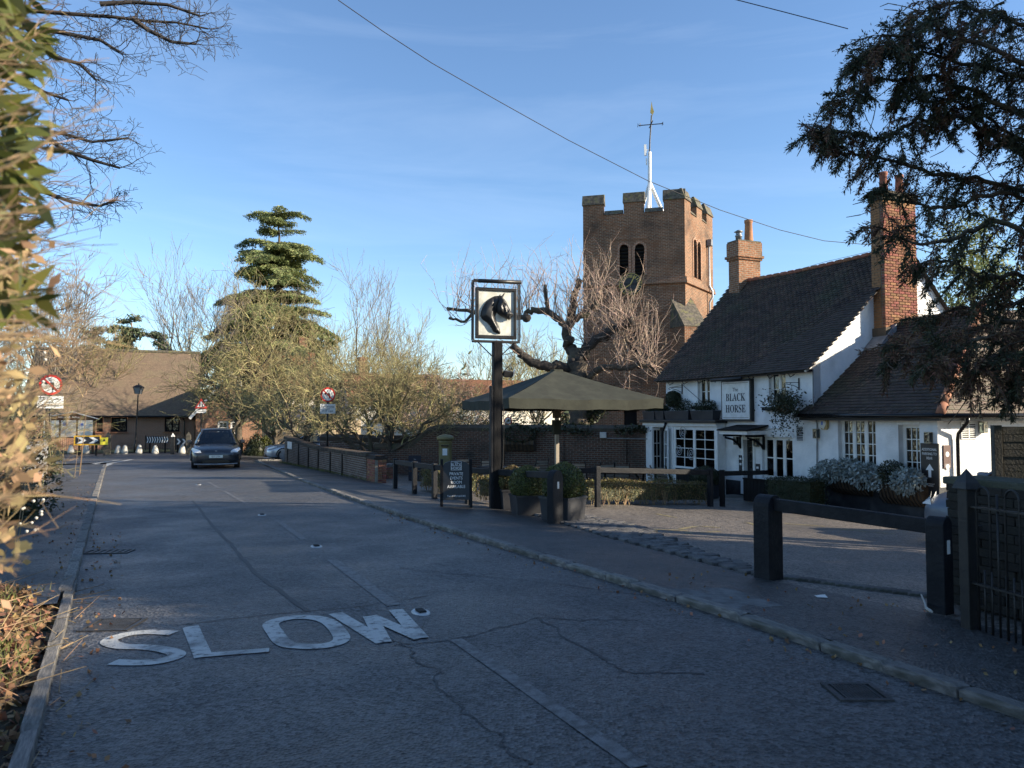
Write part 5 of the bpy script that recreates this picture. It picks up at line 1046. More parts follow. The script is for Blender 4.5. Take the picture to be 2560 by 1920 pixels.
# plaque on the wall behind the rail
pq = P(1037,1165,25.5); plq = thing('plaque', 'small dark plaque lettered BLACK HORSE on a stake behind the rail', 'sign', (pq.x, pq.y, 0), R(10))
obj('board', MB().box(-.21,.21,0,.02,pq.z-.14,pq.z+.35).box(-.21,.21,.001,.02,pq.z-.55,pq.z-.2), mat('navy', (.012,.014,.025), None, 4., .5), plq); o = link('lettering', TXT['horse'], plq, (0,-.004,pq.z+.09)); link('lettering', TXT['co'], plq, (0,-.004,pq.z-.36)); link('lettering', TXT['the'], plq, (0,-.004,pq.z+.22)); obj('stake', MB().box(-.03,.03,.021,.06,-1.,pq.z+.3), K['black_wood'], plq)
# signs fixed to the pub
fs = rect(1805,946.5,1877.3,1052.8,-.12); ps = thing('wall_sign', 'large framed white sign reading The BLACK HORSE high on the pub front', 'sign', W(fs[0], 0, 0), RZ); fw = fs[1]-fs[0]
obj('backing', MB().box(0,fw,-.14,-.01,fs[2],fs[3]), K['black_paint'], ps); obj('face', MB().box(.05,fw-.05,-.15,-.141,fs[2]+.06,fs[3]-.06), K['sign_white'], ps); obj('border', MB().box(.09,fw-.09,-.153,-.151,fs[3]-.11,fs[3]-.1).box(.09,fw-.09,-.153,-.151,fs[2]+.1,fs[2]+.11), K['letter_dark'], ps)
zc = (fs[2]+fs[3])/2; link('lettering', TXT['bh'], ps, (fw/2,-.153,zc-.09)); link('lettering', TXT['the2'], ps, (fw/2,-.153,zc+.32))
lt = [W(*(fac(a, b, -.45)[0], -.45, fac(a, b, -.45)[1])) for a, b in ((1778,951),(1852,946))]; lp_ = thing('sign_light', 'black tubular lamp over the wall sign', 'lamp', W(0,0,0), RZ); obj('tube', MB().tube([toL(p) for p in lt], .05, 8), K['black_paint'], lp_, True)
obj('arm', MB().bar(toL(lt[0])*.4+toL(lt[1])*.6, (toL(lt[0])*.4+toL(lt[1])*.6)*Vector((1,0,1)) if False else Vector(((toL(lt[0]).x*.4+toL(lt[1]).x*.6), -.0, toL(lt[1]).z+.12)), .03, .03), K['black_iron'], lp_)
pk = rect(2304,1109,2346.4,1218,-.03); pks = thing('parking_sign', 'dark wall board reading ADDITIONAL PARKING TO REAR with white arrow', 'sign', W(pk[0],0,0), RZ); fw = pk[1]-pk[0]
obj('board', MB().box(0,fw,-.04,-.005,pk[2],pk[3]), mat('dark_board', (.03,.026,.024), (.022,.02,.02), 3., .4), pks); link('lettering', TXT['park'], pks, (fw/2,-.042,pk[3]-.24)); link('lettering', TXT['small'], pks, (fw/2,-.042,pk[2]+.07))
ah = pk[3]-.46; al = pk[2]+.24; obj('arrow', MB().prism([(fw/2-.035,al),(fw/2+.035,al),(fw/2+.035,ah-.14),(fw/2+.1,ah-.14),(fw/2,ah),(fw/2-.1,ah-.14),(fw/2-.035,ah-.14)], .002, (0,-.043,0)), K['lettering'], pks)
ny, nz = sid(2360,1171,XC+.02), sid(2376,1113,XC+.02); nb_ = thing('notice', 'small dark parking notice on the sunlit end wall', 'sign', W(XC,ny[0],0), RZ+R(90)); wn2 = nz[0]-ny[0]
obj('board', MB().box(0,wn2,-.025,-.003,ny[1],nz[1]), mat('maroon', (.09,.04,.03), None, 4., .5), nb_); obj('symbols', MB().prism([(wn2/2+.06*math.cos(2*math.pi*k/16), nz[1]-.2+.06*math.sin(2*math.pi*k/16)) for k in range(16)], .002, (0,-.028,0)).prism([(wn2/2+.06*math.cos(2*math.pi*k/16), nz[1]-.48+.06*math.sin(2*math.pi*k/16)) for k in range(16)], .002, (0,-.028,0)).box(.02,wn2-.02,-.028,-.0251,ny[1]+.03,ny[1]+.035).box(.02,wn2-.02,-.028,-.0251,ny[1]+.06,ny[1]+.065).box(.02,wn2-.02,-.028,-.0251,ny[1]+.09,ny[1]+.095), K['lettering'], nb_)
for r_, lab in (((1848,1138,1856,1180),'narrow dark menu board left of the pub door'), ((1890,1160,1899,1184),'small dark hygiene board right of the pub door')):
    q = rect(*r_,-.02); nb2 = thing('menu_board', lab, 'sign', W(q[0],0,0), RZ); obj('board', MB().box(0,q[1]-q[0],-.03,-.004,q[2],q[3]), K['letter_dark'], nb2); obj('print', MB().box(.03,q[1]-q[0]-.03,-.032,-.031,q[3]-.14,q[3]-.08).box(.03,q[1]-q[0]-.03,-.032,-.031,q[3]-.3,q[3]-.24), K['lettering'], nb2)
def lantern(label, M0, rz):
    o = thing('wall_lantern', label, 'lamp', M0, rz, 'brass wall lanterns on the pub'); o.scale = (.8,.8,.85); obj('back_plate', MB().box(-.08,.08,-.02,-.002,-.14,.14), K['pale_brass'], o)
    obj('cage', MB().box(-.08,.08,-.17,-.02,-.15,-.13).box(-.08,.08,-.17,-.02,.13,.15).box(-.08,-.07,-.17,-.16,-.13,.13).box(.07,.08,-.17,-.16,-.13,.13), K['pale_brass'], o); obj('glass', MB().box(-.072,.072,-.162,-.022,-.129,.129), K['glass'], o); obj('lamp_tube', MB().tube([(-.02,-.09,-.1),(-.02,-.09,.08),(.02,-.09,.08),(.02,-.09,-.1)], .014, 5), K['sign_white'], o)
for px, py, lab in ((1840,1102,'wall lantern left of the pub door canopy'), (1890,1106,'wall lantern right of the pub door'), (2040,1084,'wall lantern at the left end of the wing'), (2320,1094,'wall lantern above the parking sign')):
    x, z = fac(px, py, -.08); lantern(lab, W(x,0,z), RZ)
y_, z_ = sid(2459,1069,XC+.08); lantern('wall lantern on the sunlit end wall of the wing', W(XC,y_,z_), RZ+R(90))
al_ = rect(2049,1042,2070,1075,-.06); ax_ = thing('alarm_box', 'amber and cream burglar alarm box under the wing eave', 'alarm', W((al_[0]+al_[1])/2,0,(al_[2]+al_[3])/2), RZ); obj('case', MB().prism([(-.12,-.1),(-.07,-.16),(.07,-.16),(.12,-.1),(.12,.1),(.07,.16),(-.07,.16),(-.12,.1)], -.07, (0,-.002,0)), K['amber_box'], ax_); obj('cover', MB().prism([(-.1,-.1),(.02,-.15),(.1,-.0),(.02,.15),(-.1,.1)], -.02, (0,-.073,0)), K['cream_wall'], ax_); obj('print', MB().box(-.06,.0,-.096,-.0935,-.04,.06), K['blue_print'], ax_)
# scroll brackets
def scroll(label, px, y0p, y1p):
    x, z1_ = fac(px, y0p); _, z0_ = fac(px, y1p); o = thing('basket_bracket', label, 'bracket', W(x,0,0), RZ)
    obj('stem', MB().box(-.015,.015,-.03,-.002,z0_,z1_), K['black_iron'], o); zc_ = z1_-.12
    obj('arm', MB().tube([(0,-.02,zc_),(0,-.5,zc_-.02),(0,-.56,zc_-.06),(0,-.53,zc_-.1),(0,-.48,zc_-.07)], .01, 5).tube([(0,-.02,z0_+.05),(0,-.2,z0_+.12),(0,-.46,zc_-.05)], .01, 5), K['black_iron'], o); return x, zc_
scroll('iron scroll bracket by the far first floor window', 1706, 959, 985)
bxx, bzz = scroll('iron scroll bracket carrying the trailing hanging basket', 1998, 945, 975)
# floodlights under the eaves
for px, py, lab in ((1671,948,'security floodlight at the far corner of the eave'), (2020,918,'security floodlight at the near corner of the eave')):
    x, z = fac(px, py, -.1); o = thing('floodlight', lab, 'lamp', W(x,0,z), RZ); obj('body', MB().boxm((0,-.1,0),(.16,.12,.13), Euler((.4,0,0)).to_matrix()), K['pale_metal'], o, bevel=.02); obj('arm', MB().tube([(0,0,.08),(0,-.08,.06)], .02, 5), K['black_iron'], o)
# ---------------------------------------------------------------- right foreground: railing, old wall, fence panel
gp0 = G(2427,1590); gp0.z += .05; rdir = Vector((.17,-.98,0)).normalized(); hr_ = 1.28
rl = thing('iron_gate_railing', 'black hoop topped iron railing with capped post at the right edge', 'railing', gp0, math.atan2(rdir.y, rdir.x))
obj('post', MB().box(-.05,.05,-.05,.05,-.1,1.12), K['black_iron'], rl, bevel=.008)
obj('post_cap', MB().add([(-.075,-.075,1.12),(.075,-.075,1.12),(.075,.075,1.12),(-.075,.075,1.12),(-.06,-.06,1.17),(.06,-.06,1.17),(.06,.06,1.17),(-.06,.06,1.17),(0,0,1.28)], [(0,3,2,1),(0,1,5,4),(1,2,6,5),(2,3,7,6),(3,0,4,7),(4,5,8),(5,6,8),(6,7,8),(7,4,8)]), K['black_iron'], rl)
for z in (.98, .38): obj('rail', MB().bar((.0,0,z),(3.2,0,z+.02),.045,.014), K['black_iron'], rl)
hoop = mesh('hoop', MB().tube([(-.065,0,.02),(-.065,0,1.07)]+[(.065*-math.cos(a),0,1.07+.075*math.sin(a)) for a in [math.pi*k/8 for k in range(1,8)]]+[(.065,0,1.07),(.065,0,.02)], .009, 6), K['black_iron'], True)
bar_ = mesh('bar', MB().tube([(0,0,.02),(0,0,.5)], .008, 6), K['black_iron'], True); tall = mesh('bar', MB().tube([(0,0,.02),(0,0,1.1)], .009, 6), K['black_iron'], True)
for k in range(11):
    x = .16+k*.28; link('hoop', hoop, rl, (x,0,0)); link('bar', tall, rl, (x+.14,0,0))
    for q in (0,.07,.21): link('bar', bar_, rl, (x+q,0,0))
obj('latch', MB().box(-.06,.06,.05,.08,.78,.83).box(-.05,.05,.05,.08,.2,.25), K['black_iron'], rl)
ow = thing('old_wall', 'mossy old brick wall ending in a pier behind the iron railing', 'wall', Vector((*P(2366,1045,7.25).xy, gp0.z-.02)), math.atan2(rdir.y, rdir.x)+R(8)); owh = 1.08
# local x runs towards the camera, y to the right of it
obj('core', MB().box(.0, 3.6, .02, .42, -.2, owh), K['brick_black'], ow); obj('coping', MB().box(-.04,3.6,-.03,.46,owh,owh+.07), mat('mossy_coping', (.07,.07,.05), (.04,.045,.03), 6., .9, .8, 20.), ow, bevel=.015)
ob_ = [chip_box('brick', K['brick_black'], .05, .05, 60+i) for i in range(3)]
n = 0
for j in range(14):
    z = .0+j*.078+.035; y = .03-(.11 if j % 2 else 0)
    while y < .42:
        a, b = max(.02, y), min(.42, y+.22)
        if b-a > .04: link('brick', random.choice(ob_), ow, (.0+random.uniform(-.01,.01), (a+b)/2, z), None, (.1, b-a-.006, .074))
        y += .225
    x = .03-(.11 if j % 2 else 0)
    while x < 3.5 and n < 240:
        a, b = max(.04, x), x+.226
        if b-a > .05: link('brick', random.choice(ob_), ow, ((a+b)/2, .0+random.uniform(-.012,.008), z), None, (b-a-.006, .1, .074)); n += 1
        x += .226
# fence panel
fpp = P(2480,1065,11.3); fp_ = thing('fence_panel', 'dark slatted timber fence panel beyond the railing', 'fence', (fpp.x, fpp.y, 0), R(-8)); ft = P(2480,1063,11.3).z
for x in (0, 1.9): obj('post', MB().box(x,x+.11,-.06,.06,-.8,ft), K['old_timber'], fp_, bevel=.006)
for k in range(17):
    z = ft-.03-.11*k; obj('slat', MB().box(.13,1.88,-.03+random.uniform(-.004,.004),-.008,z-.102,z), K['old_timber'], fp_)
obj('backing_frame', MB().box(.12,.2,-.007,.03,-.8,ft-.02).box(1.8,1.88,-.007,.03,-.8,ft-.02).box(.2,1.8,-.007,.03,ft-.1,ft-.02), K['old_timber'], fp_)
obj('back_boards', MB().box(.201,1.799,.0,.02,-.8,ft-.11), K['old_timber'], fp_)
obj('litter', MB().sheet([[G(2036,1505)+Vector((0,0,.062)), G(2062,1504)+Vector((0,0,.07))],[G(2044,1510)+Vector((0,0,.062)), G(2070,1511)+Vector((0,0,.063))]]), K['sign_white'], None); tag(bpy.data.objects['litter'], 'scrap of white paper on the dark pavement', 'litter')
stk = [G(2304,1522)+Vector((0,0,.13)), G(2313,1540)+Vector((0,0,.12)), G(2316,1552)+Vector((0,0,.11)), G(2330,1562)+Vector((0,0,.11))]
tag(obj('stick', MB().tube(stk, [.008,.01,.012,.012], 5), mat('pale_stick', (.4,.38,.34), None), None), 'pale broken stick at the foot of the barrier post', 'stick')
# ---------------------------------------------------------------- cars
def car(label, loc, rz, paint, plate=False, people=False, L_=4.75, Wd=1.92, H_=1.62, group=None, lamp_on=True, bonnet=1.25):
    o = thing('car', label, 'car', loc, rz, group)                    # local: nose at -y
    # stations from nose to tail: y, half width, sill z, shoulder z, roof z (None outside cabin), roof half width
    hw = Wd/2; f = -L_/2
    st = [(f,.62*hw,.32,.62),(f+.06,.78*hw,.26,.70),(f+.25,.93*hw,.2,.78),(f+.6,.985*hw,.2,.86),(f+1.0,hw,.2,.93),(f+bonnet+.15,hw,.2,.98),(f+2.2,hw,.2,1.0),(f+3.2,hw,.2,1.02),(f+4.0,.985*hw,.2,1.04),(f+L_-.35,.95*hw,.24,1.04),(f+L_-.06,.86*hw,.3,.98),(f+L_,.74*hw,.42,.86)]
    m_ = MB(); rows = []
    for y, w_, zs, zh in st:
        a = [(0,zs),(w_*.9,zs),(w_*.985,zs+.1),(w_,(zs+zh)*.52),(w_*.985,zh-.09),(w_*.93,zh-.02),(w_*.75,zh+.025),(w_*.4,zh+.055),(0,zh+.065)]
        rows.append([(x,y,z) for x, z in a]+[(-x,y,z) for x, z in a[::-1][1:]])
    m_.sheet(rows); m_.f.append(tuple(range(17))); m_.f.append(tuple(range(11*17, 12*17))[::-1])
    bo = obj('body', m_, K[paint], o, True); md = bo.modifiers.new('s', 'SUBSURF'); md.levels = md.render_levels = 1
    y0, y1, y2, y3 = f+bonnet, f+bonnet+.95, f+L_-1.35, f+L_-.25; zb, zr = 1.0, H_
    base = [(y0,.80*hw,1.0),(y0+.5,.92*hw,1.03),(y1+.2,.95*hw,1.04),(y2,.95*hw,1.06),(y3-.3,.9*hw,1.06),(y3,.78*hw,1.04)]
    top = [(y1-.1,.58*hw,zr-.05),(y1,.63*hw,zr-.015),(y1+.5,.66*hw,zr),(y2-.2,.64*hw,zr-.03),(y2+.3,.6*hw,zr-.12),(y2+.5,.58*hw,zr-.17)]
    def side(s_): return [[(s_*w_,y,z) for y, w_, z in base], [(s_*(a[1]*.45+b[1]*.55),a[0]*.45+b[0]*.55,a[2]*.45+b[2]*.55) for a, b in zip(base, top)], [(s_*w_,y,z) for y, w_, z in top]]
    for s_ in (1, -1): obj('side_window', MB().sheet(side(s_)), K['car_glass'], o, True)
    obj('windscreen', MB().sheet([[(-base[0][1]+2*base[0][1]*k/8, base[0][0]-.12*math.sin(math.pi*k/8), base[0][2]) for k in range(9)], [(-(base[0][1]+top[0][1])/2+(base[0][1]+top[0][1])*k/8, (base[0][0]+top[0][0])/2-.09*math.sin(math.pi*k/8), (base[0][2]+top[0][2])/2+.03) for k in range(9)], [(-top[0][1]+2*top[0][1]*k/8, top[0][0]-.06*math.sin(math.pi*k/8), top[0][2]+.02*math.sin(math.pi*k/8)) for k in range(9)]]), K['car_glass'], o, True)
    obj('rear_window', MB().sheet([[(-base[5][1]+2*base[5][1]*k/4, base[5][0], base[5][2]) for k in range(5)], [(-top[5][1]+2*top[5][1]*k/4, top[5][0], top[5][2]) for k in range(5)]]), K['car_glass'], o, True)
    obj('roof', MB().sheet([[(-w_+2*w_*k/8, y-(.06*math.sin(math.pi*k/8) if i == 0 else 0), z+.035*math.sin(math.pi*k/8)) for k in range(9)] for i, (y, w_, z) in enumerate(top)]), K[paint], o, True)
    for s_ in (1, -1):
        obj('pillar', MB().tube([(s_*base[0][1],base[0][0],base[0][2]),(s_*top[0][1],top[0][0],top[0][2]),(s_*top[2][1],top[2][0],top[2][2]),(s_*top[5][1],top[5][0],top[5][2]),(s_*base[5][1],base[5][0],base[5][2])], .035, 6), K[paint], o, True)
        obj('door_pillar', MB().bar((s_*.95*hw,f+L_*.53,1.03),(s_*.655*hw,f+L_*.52,zr-.02),.08,.03,(1,0,0)), K['gloss_black'], o)
        hl = obj('headlight', MB().add([(s_*.58*hw,f+.1,.70),(s_*.62*hw,f+.13,.775),(s_*.93*hw,f+.50,.87),(s_*.955*hw,f+.52,.80),(s_*.8*hw,f+.19,.70)], [(0,1,2,3,4)]).add([(s_*.58*hw,f+.05,.68),(s_*.62*hw,f+.07,.775),(s_*.955*hw,f+.42,.875),(s_*.985*hw,f+.44,.79),(s_*.84*hw,f+.10,.68)], [(0,1,2,3,4)]), K['lamp_glass'], o)
        mr_ = obj('mirror', MB().boxm((s_*(hw+.1), f+bonnet+.52, 1.08), (.2,.13,.15)), K[paint], o, bevel=.04); obj('mirror_arm', MB().bar((s_*(hw-.04),f+bonnet+.5,1.03),(s_*(hw+.06),f+bonnet+.5,1.05),.05,.04), K['gloss_black'], mr_)
        for yy in (f+.88, f+L_-.95):
            wl = link('wheel', None, o, (s_*(hw-.13), yy, .35))
            pr_ = [(0,-.11),(.2,-.11),(.24,-.115),(.33,-.11),(.35,-.06),(.35,.06),(.33,.11),(.24,.115),(.2,.1),(0,.1)]
            t_ = MB().lathe(pr_, n=20); obj('tyre', t_, K['rubber'], wl).rotation_euler = (0,R(90),0)
            rm = MB().lathe([(0,.08),(.05,.13),(.23,.118),(.235,.1)], n=20)
            ro_ = obj('rim', rm, K['grey_metal'], wl); ro_.rotation_euler = (0,R(90)*s_,0)
            obj('wheel_arch', MB().tube([(s_*(hw+.004), yy+.4*math.cos(a), .35+.4*math.sin(a)) for a in [math.pi*k/10 for k in range(11)]], .03, 5), K['gloss_black'], o)
    obj('underside', MB().box(-hw*.86,hw*.86,f+.3,f+L_-.3,.2,.5), K['rubber'], o)
    obj('lower_grille', MB().prism([(-.46,.27),(.46,.27),(.55,.33),(.38,.39),(-.38,.39),(-.55,.33)], .08, (0,f-.035,0)), K['gloss_black'], o)
    obj('bumper_lip', MB().tube([(-.86*hw,f+.16,.22),(-.55*hw,f-.0,.215),(0,f-.05,.21),(.55*hw,f,.215),(.86*hw,f+.16,.22)], .03, 5), K['grey_metal'], o)
    if plate: pl_ = obj('number_plate', MB().box(-.26,.26,f-.07,f-.045,.47,.58), K['plate_white'], o); link('lettering', TXT['plate'], pl_, (0,f-.072,.525)); obj('badge', MB().box(-.04,.04,f+.03,f+.05,.735,.76), K['pale_metal'], o)
    obj('seats', MB().boxm((-.38,f+2.25,.95),(.5,.16,.62)).boxm((.38,f+2.25,.95),(.5,.16,.62)).boxm((-.38,f+2.28,1.32),(.24,.1,.18)).boxm((.38,f+2.28,1.32),(.24,.1,.18)).boxm((0,f+2.9,.62),(1.5,2.4,.16)), K['interior'], o, bevel=.04)
    obj('dashboard', MB().boxm((0,f+1.55,.93),(1.45,.4,.14)), K['interior'], o, bevel=.04)
    return o
tp = G(540,1165); tes = car('dark grey car driving towards the camera with lit headlamps', tp, R(21), 'car_dark', plate=True)
# driver
def seated(label, root_loc, rz, x, y):
    c = Matrix.Rotation(rz, 4, 'Z') @ Vector((x, y, 0)); o = thing('person', label, 'person', Vector(root_loc)+c, rz)
    v = [(0,0,.55),(0,.06,.8),(0,.08,1.02),(0,.06,1.14),(0,.03,1.2),(0,.0,1.3),(0,0,1.38),(.17,.06,1.05),(.22,-.05,.86),(.16,-.28,.88),(.1,-.36,.93),(-.17,.06,1.05),(-.22,-.05,.86),(-.16,-.28,.88),(-.1,-.36,.93)]
    e = [(0,1),(1,2),(2,3),(3,4),(4,5),(5,6),(2,7),(7,8),(8,9),(9,10),(2,11),(11,12),(12,13),(13,14)]
    r_ = [.15,.15,.15,.07,.06,.095,.085,.075,.05,.04,.04,.075,.05,.04,.04]
    me = bpy.data.meshes.new('body'); me.from_pydata(v, e, []); me.materials.append(K['cloth']); b = link('body', me, o)
    sk = b.modifiers.new('skin', 'SKIN')
    for k, q in enumerate(me.skin_vertices[0].data): q.radius = (r_[k], r_[k]*(.7 if k < 3 else 1)); 
    me.skin_vertices[0].data[0].use_root = True
    ss = b.modifiers.new('sub', 'SUBSURF'); ss.levels = ss.render_levels = 1
    obj('face', MB().lathe([(0,-.1),(.055,-.085),(.075,-.02),(.078,.04),(.05,.1),(0,.115)], (0,-.035,1.32), 12), K['skin'], o, True); obj('hair', MB().lathe([(.085,.02),(.09,.06),(.06,.13),(0,.145)], (0,.0,1.32), 12), K['bark_dark'], o, True)
seated('driver in dark clothes behind the wheel of the dark grey car', tp, R(21), -.38, -.32)
obj('steering_wheel', MB().tube([(-.38+.17*math.cos(a), -.72-.05*math.sin(a), .98+.16*math.sin(a)) for a in [2*math.pi*k/14 for k in range(15)]], .014, 5), K['rubber'], tes)
def park(px, py, d, rz, paint, label, **k): p = P(px, py, d); p.z = gz(p.x, p.y)+.03; return car(label, p, rz, paint, group='cars parked behind the low wall', **k)
park(760, 1090, 43., R(-65), 'car_silver', 'silver hatchback with its roof showing above the low brick wall', H_=1.5, L_=4.2, Wd=1.78)
park(835, 1085, 47., R(-100), 'car_dark', 'dark parked car half hidden behind the forked trunk', H_=1.5, L_=4.2, Wd=1.78)
park(975, 1085, 43., R(80), 'car_blue', 'pale blue grey parked car right of the forked trunk', H_=1.5, L_=4.3, Wd=1.78)
p = P(2322, 1375, 12.3); cr0 = p+Vector((.95,.3,0))*2.15; cr0.x += .45; cr0.z = gz(cr0.x, cr0.y)+.05
car('pale blue grey car nosing out from behind the old wall', cr0, R(-72.4), 'car_blue', H_=1.5, L_=4.3, Wd=1.8)
# ---------------------------------------------------------------- road signs, lamps, far left group
def disc(mb, r, y, n=32, d=.012): return mb.prism([(r*math.cos(2*math.pi*k/n), r*math.sin(2*math.pi*k/n)) for k in range(n)], d, (0,y,0))
def no_turn(label, px, py, base, rpx, plate, rz):
    g = G(*base); d = g.y; c = P(px, py, d); o = thing('road_sign', label, 'road sign', (c.x, c.y, g.z), rz, 'no left turn signs'); z = c.z-g.z; r = rpx*d/F
    obj('pole', MB().tube([(0,.05,-.1),(0,.05,z+r*.9)], .04, 8), K['black_iron'], o, True)
    dd = link('disc', None, o, (0,0,z)); obj('rim', disc(MB(), r, .0), K['sign_red'], dd); obj('face', disc(MB(), r*.78, -.004), K['sign_white'], dd)
    obj('arrow', MB().bar((r*.2,-.008,-r*.5),(r*.2,-.008,r*.22),r*.17,.004,(0,-1,0)).bar((r*.28,-.0085,r*.15),(-r*.3,-.0085,r*.15),r*.17,.004,(0,-1,0)).prism([(-r*.28,r*.34),(-r*.58,r*.15),(-r*.28,-r*.04)], .003, (0,-.0105,0)), K['letter_dark'], dd)
    obj('slash', MB().bar((-r*.58,-.013,r*.58),(r*.58,-.013,-r*.58),r*.17,.004,(0,-1,0)), K['sign_red'], dd)
    x0, y0, x1, y1 = plate; w_ = (x1-x0)*d/F/2; za = P(px,y1,d).z-g.z; zb_ = P(px,y0,d).z-g.z
    pl_ = obj('plate', MB().box(-w_,w_,.0,.012,za,zb_), K['sign_white'], o); link('lettering', TXT['veh'], o, (0,-.004,(za+zb_)/2), None, [min(1, w_/.42)]*3)
no_turn('no left turn disc with weight plate beside the low brick wall', 820, 987, (816,1181), 18.5, (800,1010,838,1034), R(26))
no_turn('large no left turn disc with weight plate among the left hedge twigs', 127, 962, (122,1191), 25.5, (98,990,155,1021), R(24))
g = G(503,1128); d = 47.; g = on(frontal(503,d), d); o = thing('road_sign', 'red triangle school warning sign with plate behind the car', 'road sign', g, R(20)); zt2 = P(503,996,d).z-g.z; zb2 = P(503,1021,d).z-g.z; hw2 = .36
obj('pole', MB().tube([(0,.05,0),(0,.05,zt2)], .035, 6), K['black_iron'], o); obj('triangle', MB().prism([(-hw2,zb2),(hw2,zb2),(0,zt2)], .012), K['sign_red'], o); obj('face', MB().prism([(-hw2*.68,zb2+.09),(hw2*.68,zb2+.09),(0,zt2-.17)], .01, (0,-.006,0)), K['sign_white'], o); obj('figures', MB().bar((-.08,-.009,zb2+.12),(-.06,-.009,zb2+.36),.07,.004,(0,-1,0)).bar((.07,-.009,zb2+.12),(.06,-.009,zb2+.3),.06,.004,(0,-1,0)), K['letter_dark'], o)
obj('plate', MB().box(-.3,.3,0,.012,zb2-.28,zb2-.06), K['sign_white'], o); link('lettering', TXT['school'], o, (0,-.004,zb2-.17))
g = on(frontal(1270,38.),38.); o = thing('road_sign', 'small round vehicle restriction sign glimpsed under the parasol', 'road sign', g, 0); zc = P(1270,1052,38.).z-g.z
obj('pole', MB().tube([(0,.04,0),(0,.04,zc+.3)], .03, 6), K['grey_metal'], o); dd = link('disc', None, o, (0,0,zc)); obj('rim', disc(MB(), .2, 0), K['sign_red'], dd); obj('face', disc(MB(), .155, -.004), K['sign_white'], dd); obj('symbol', MB().box(-.07,.07,-.008,-.0045,-.05,.0).box(-.03,.05,-.008,-.0045,.0,.05), K['letter_dark'], dd); obj('plate', MB().box(-.17,.17,0,.01,-.4,-.25), K['sign_white'], o).location.z = zc
def lamp_post(label, px, top, d, lean=0.):
    g = on(frontal(px, d), d, .03); o = thing('street_lamp', label, 'street lamp', g, 0, 'lantern street lamps'); o.rotation_euler = (0, lean, 0); h = P(px, top, d).z-g.z
    obj('column', MB().lathe([(.09,0),(.09,.5),(.06,.6),(.05,1.2),(.04,h-1.05),(.06,h-1.0),(.04,h-.95),(.05,h-.85)], n=10), K['black_iron'], o, True); obj('ladder_bar', MB().tube([(-.3,0,h-1.3),(.3,0,h-1.3)], .018, 5), K['black_iron'], o)
    obj('lantern_glass', MB().add([(-.14,-.14,h-.82),(.14,-.14,h-.82),(.14,.14,h-.82),(-.14,.14,h-.82),(-.24,-.24,h-.38),(.24,-.24,h-.38),(.24,.24,h-.38),(-.24,.24,h-.38)], [(0,1,5,4),(1,2,6,5),(2,3,7,6),(3,0,4,7)]), mat('frost', (.2,.21,.21), None, 4., .25), o)
    cg = MB()
    for sx in (-1,1):
        for sy in (-1,1): cg.bar((sx*.145,sy*.145,h-.83),(sx*.245,sy*.245,h-.37),.03,.03)
    obj('cage', cg, K['black_iron'], o); obj('lantern_roof', MB().add([(-.3,-.3,h-.37),(.3,-.3,h-.37),(.3,.3,h-.37),(-.3,.3,h-.37),(-.1,-.1,h-.2),(.1,-.1,h-.2),(.1,.1,h-.2),(-.1,.1,h-.2)], [(0,3,2,1),(0,1,5,4),(1,2,6,5),(2,3,7,6),(3,0,4,7),(4,5,6,7)]).lathe([(.05,h-.21),(.05,h-.12),(.015,h-.08),(0,h)], n=8), K['black_iron'], o)
lamp_post('black lantern street lamp in front of the village hall', 340, 955, 52., R(2)); lamp_post('lantern street lamp half hidden by the street tree', 505, 938, 54.)
nb0 = P(105,1100,50.); nbp = Plane(nb0, (.95,.3,0)); o = thing('notice_board', 'gabled timber notice board lettered VILLAGE HALL with three pale panels', 'notice board', (nb0.x, nb0.y, 0), nbp.rz)
Wn = nbp.at(238,1060)[0]; zb3 = P(180,1095,51.).z; zt3 = P(180,1047,51.).z; za3 = P(180,1032,51.).z
obj('gable', MB().prism([(-.1,zt3),(Wn+.1,zt3),(Wn*.55,za3)], .15, (0,-.05,0)), mat('brown_wood', (.1,.05,.025), None, 4., .7), o); link('lettering', TXT['hall'], o, (Wn*.5,-.055,zt3+.1)); obj('backing', MB().box(0,Wn,.0,.06,zb3,zt3), K['brown_wood'] if 'brown_wood' in K else K['oak'], o); obj('roof_trim', MB().bar((-.25,0,zt3-.03),(Wn*.55,0,za3+.06),.3,.05).bar((Wn+.25,0,zt3-.03),(Wn*.55,0,za3+.07),.3,.05), K['pale_metal'], o)
for k in range(3): a = .08+k*(Wn-.1)/3; pn = obj('panel', MB().box(a, a+(Wn-.1)/3-.12, -.012, -.002, zb3+.08, zt3-.1), K['cream_wall'], o); obj('poster', MB().box(a+.1,a+.3,-.016,-.0125,zt3-.45,zt3-.25), K['blue_print'], pn)
for x in (.1, Wn-.2): obj('post', MB().box(x,x+.12,.061,.17,-1,zb3+.8), K['brown_wood'], o)
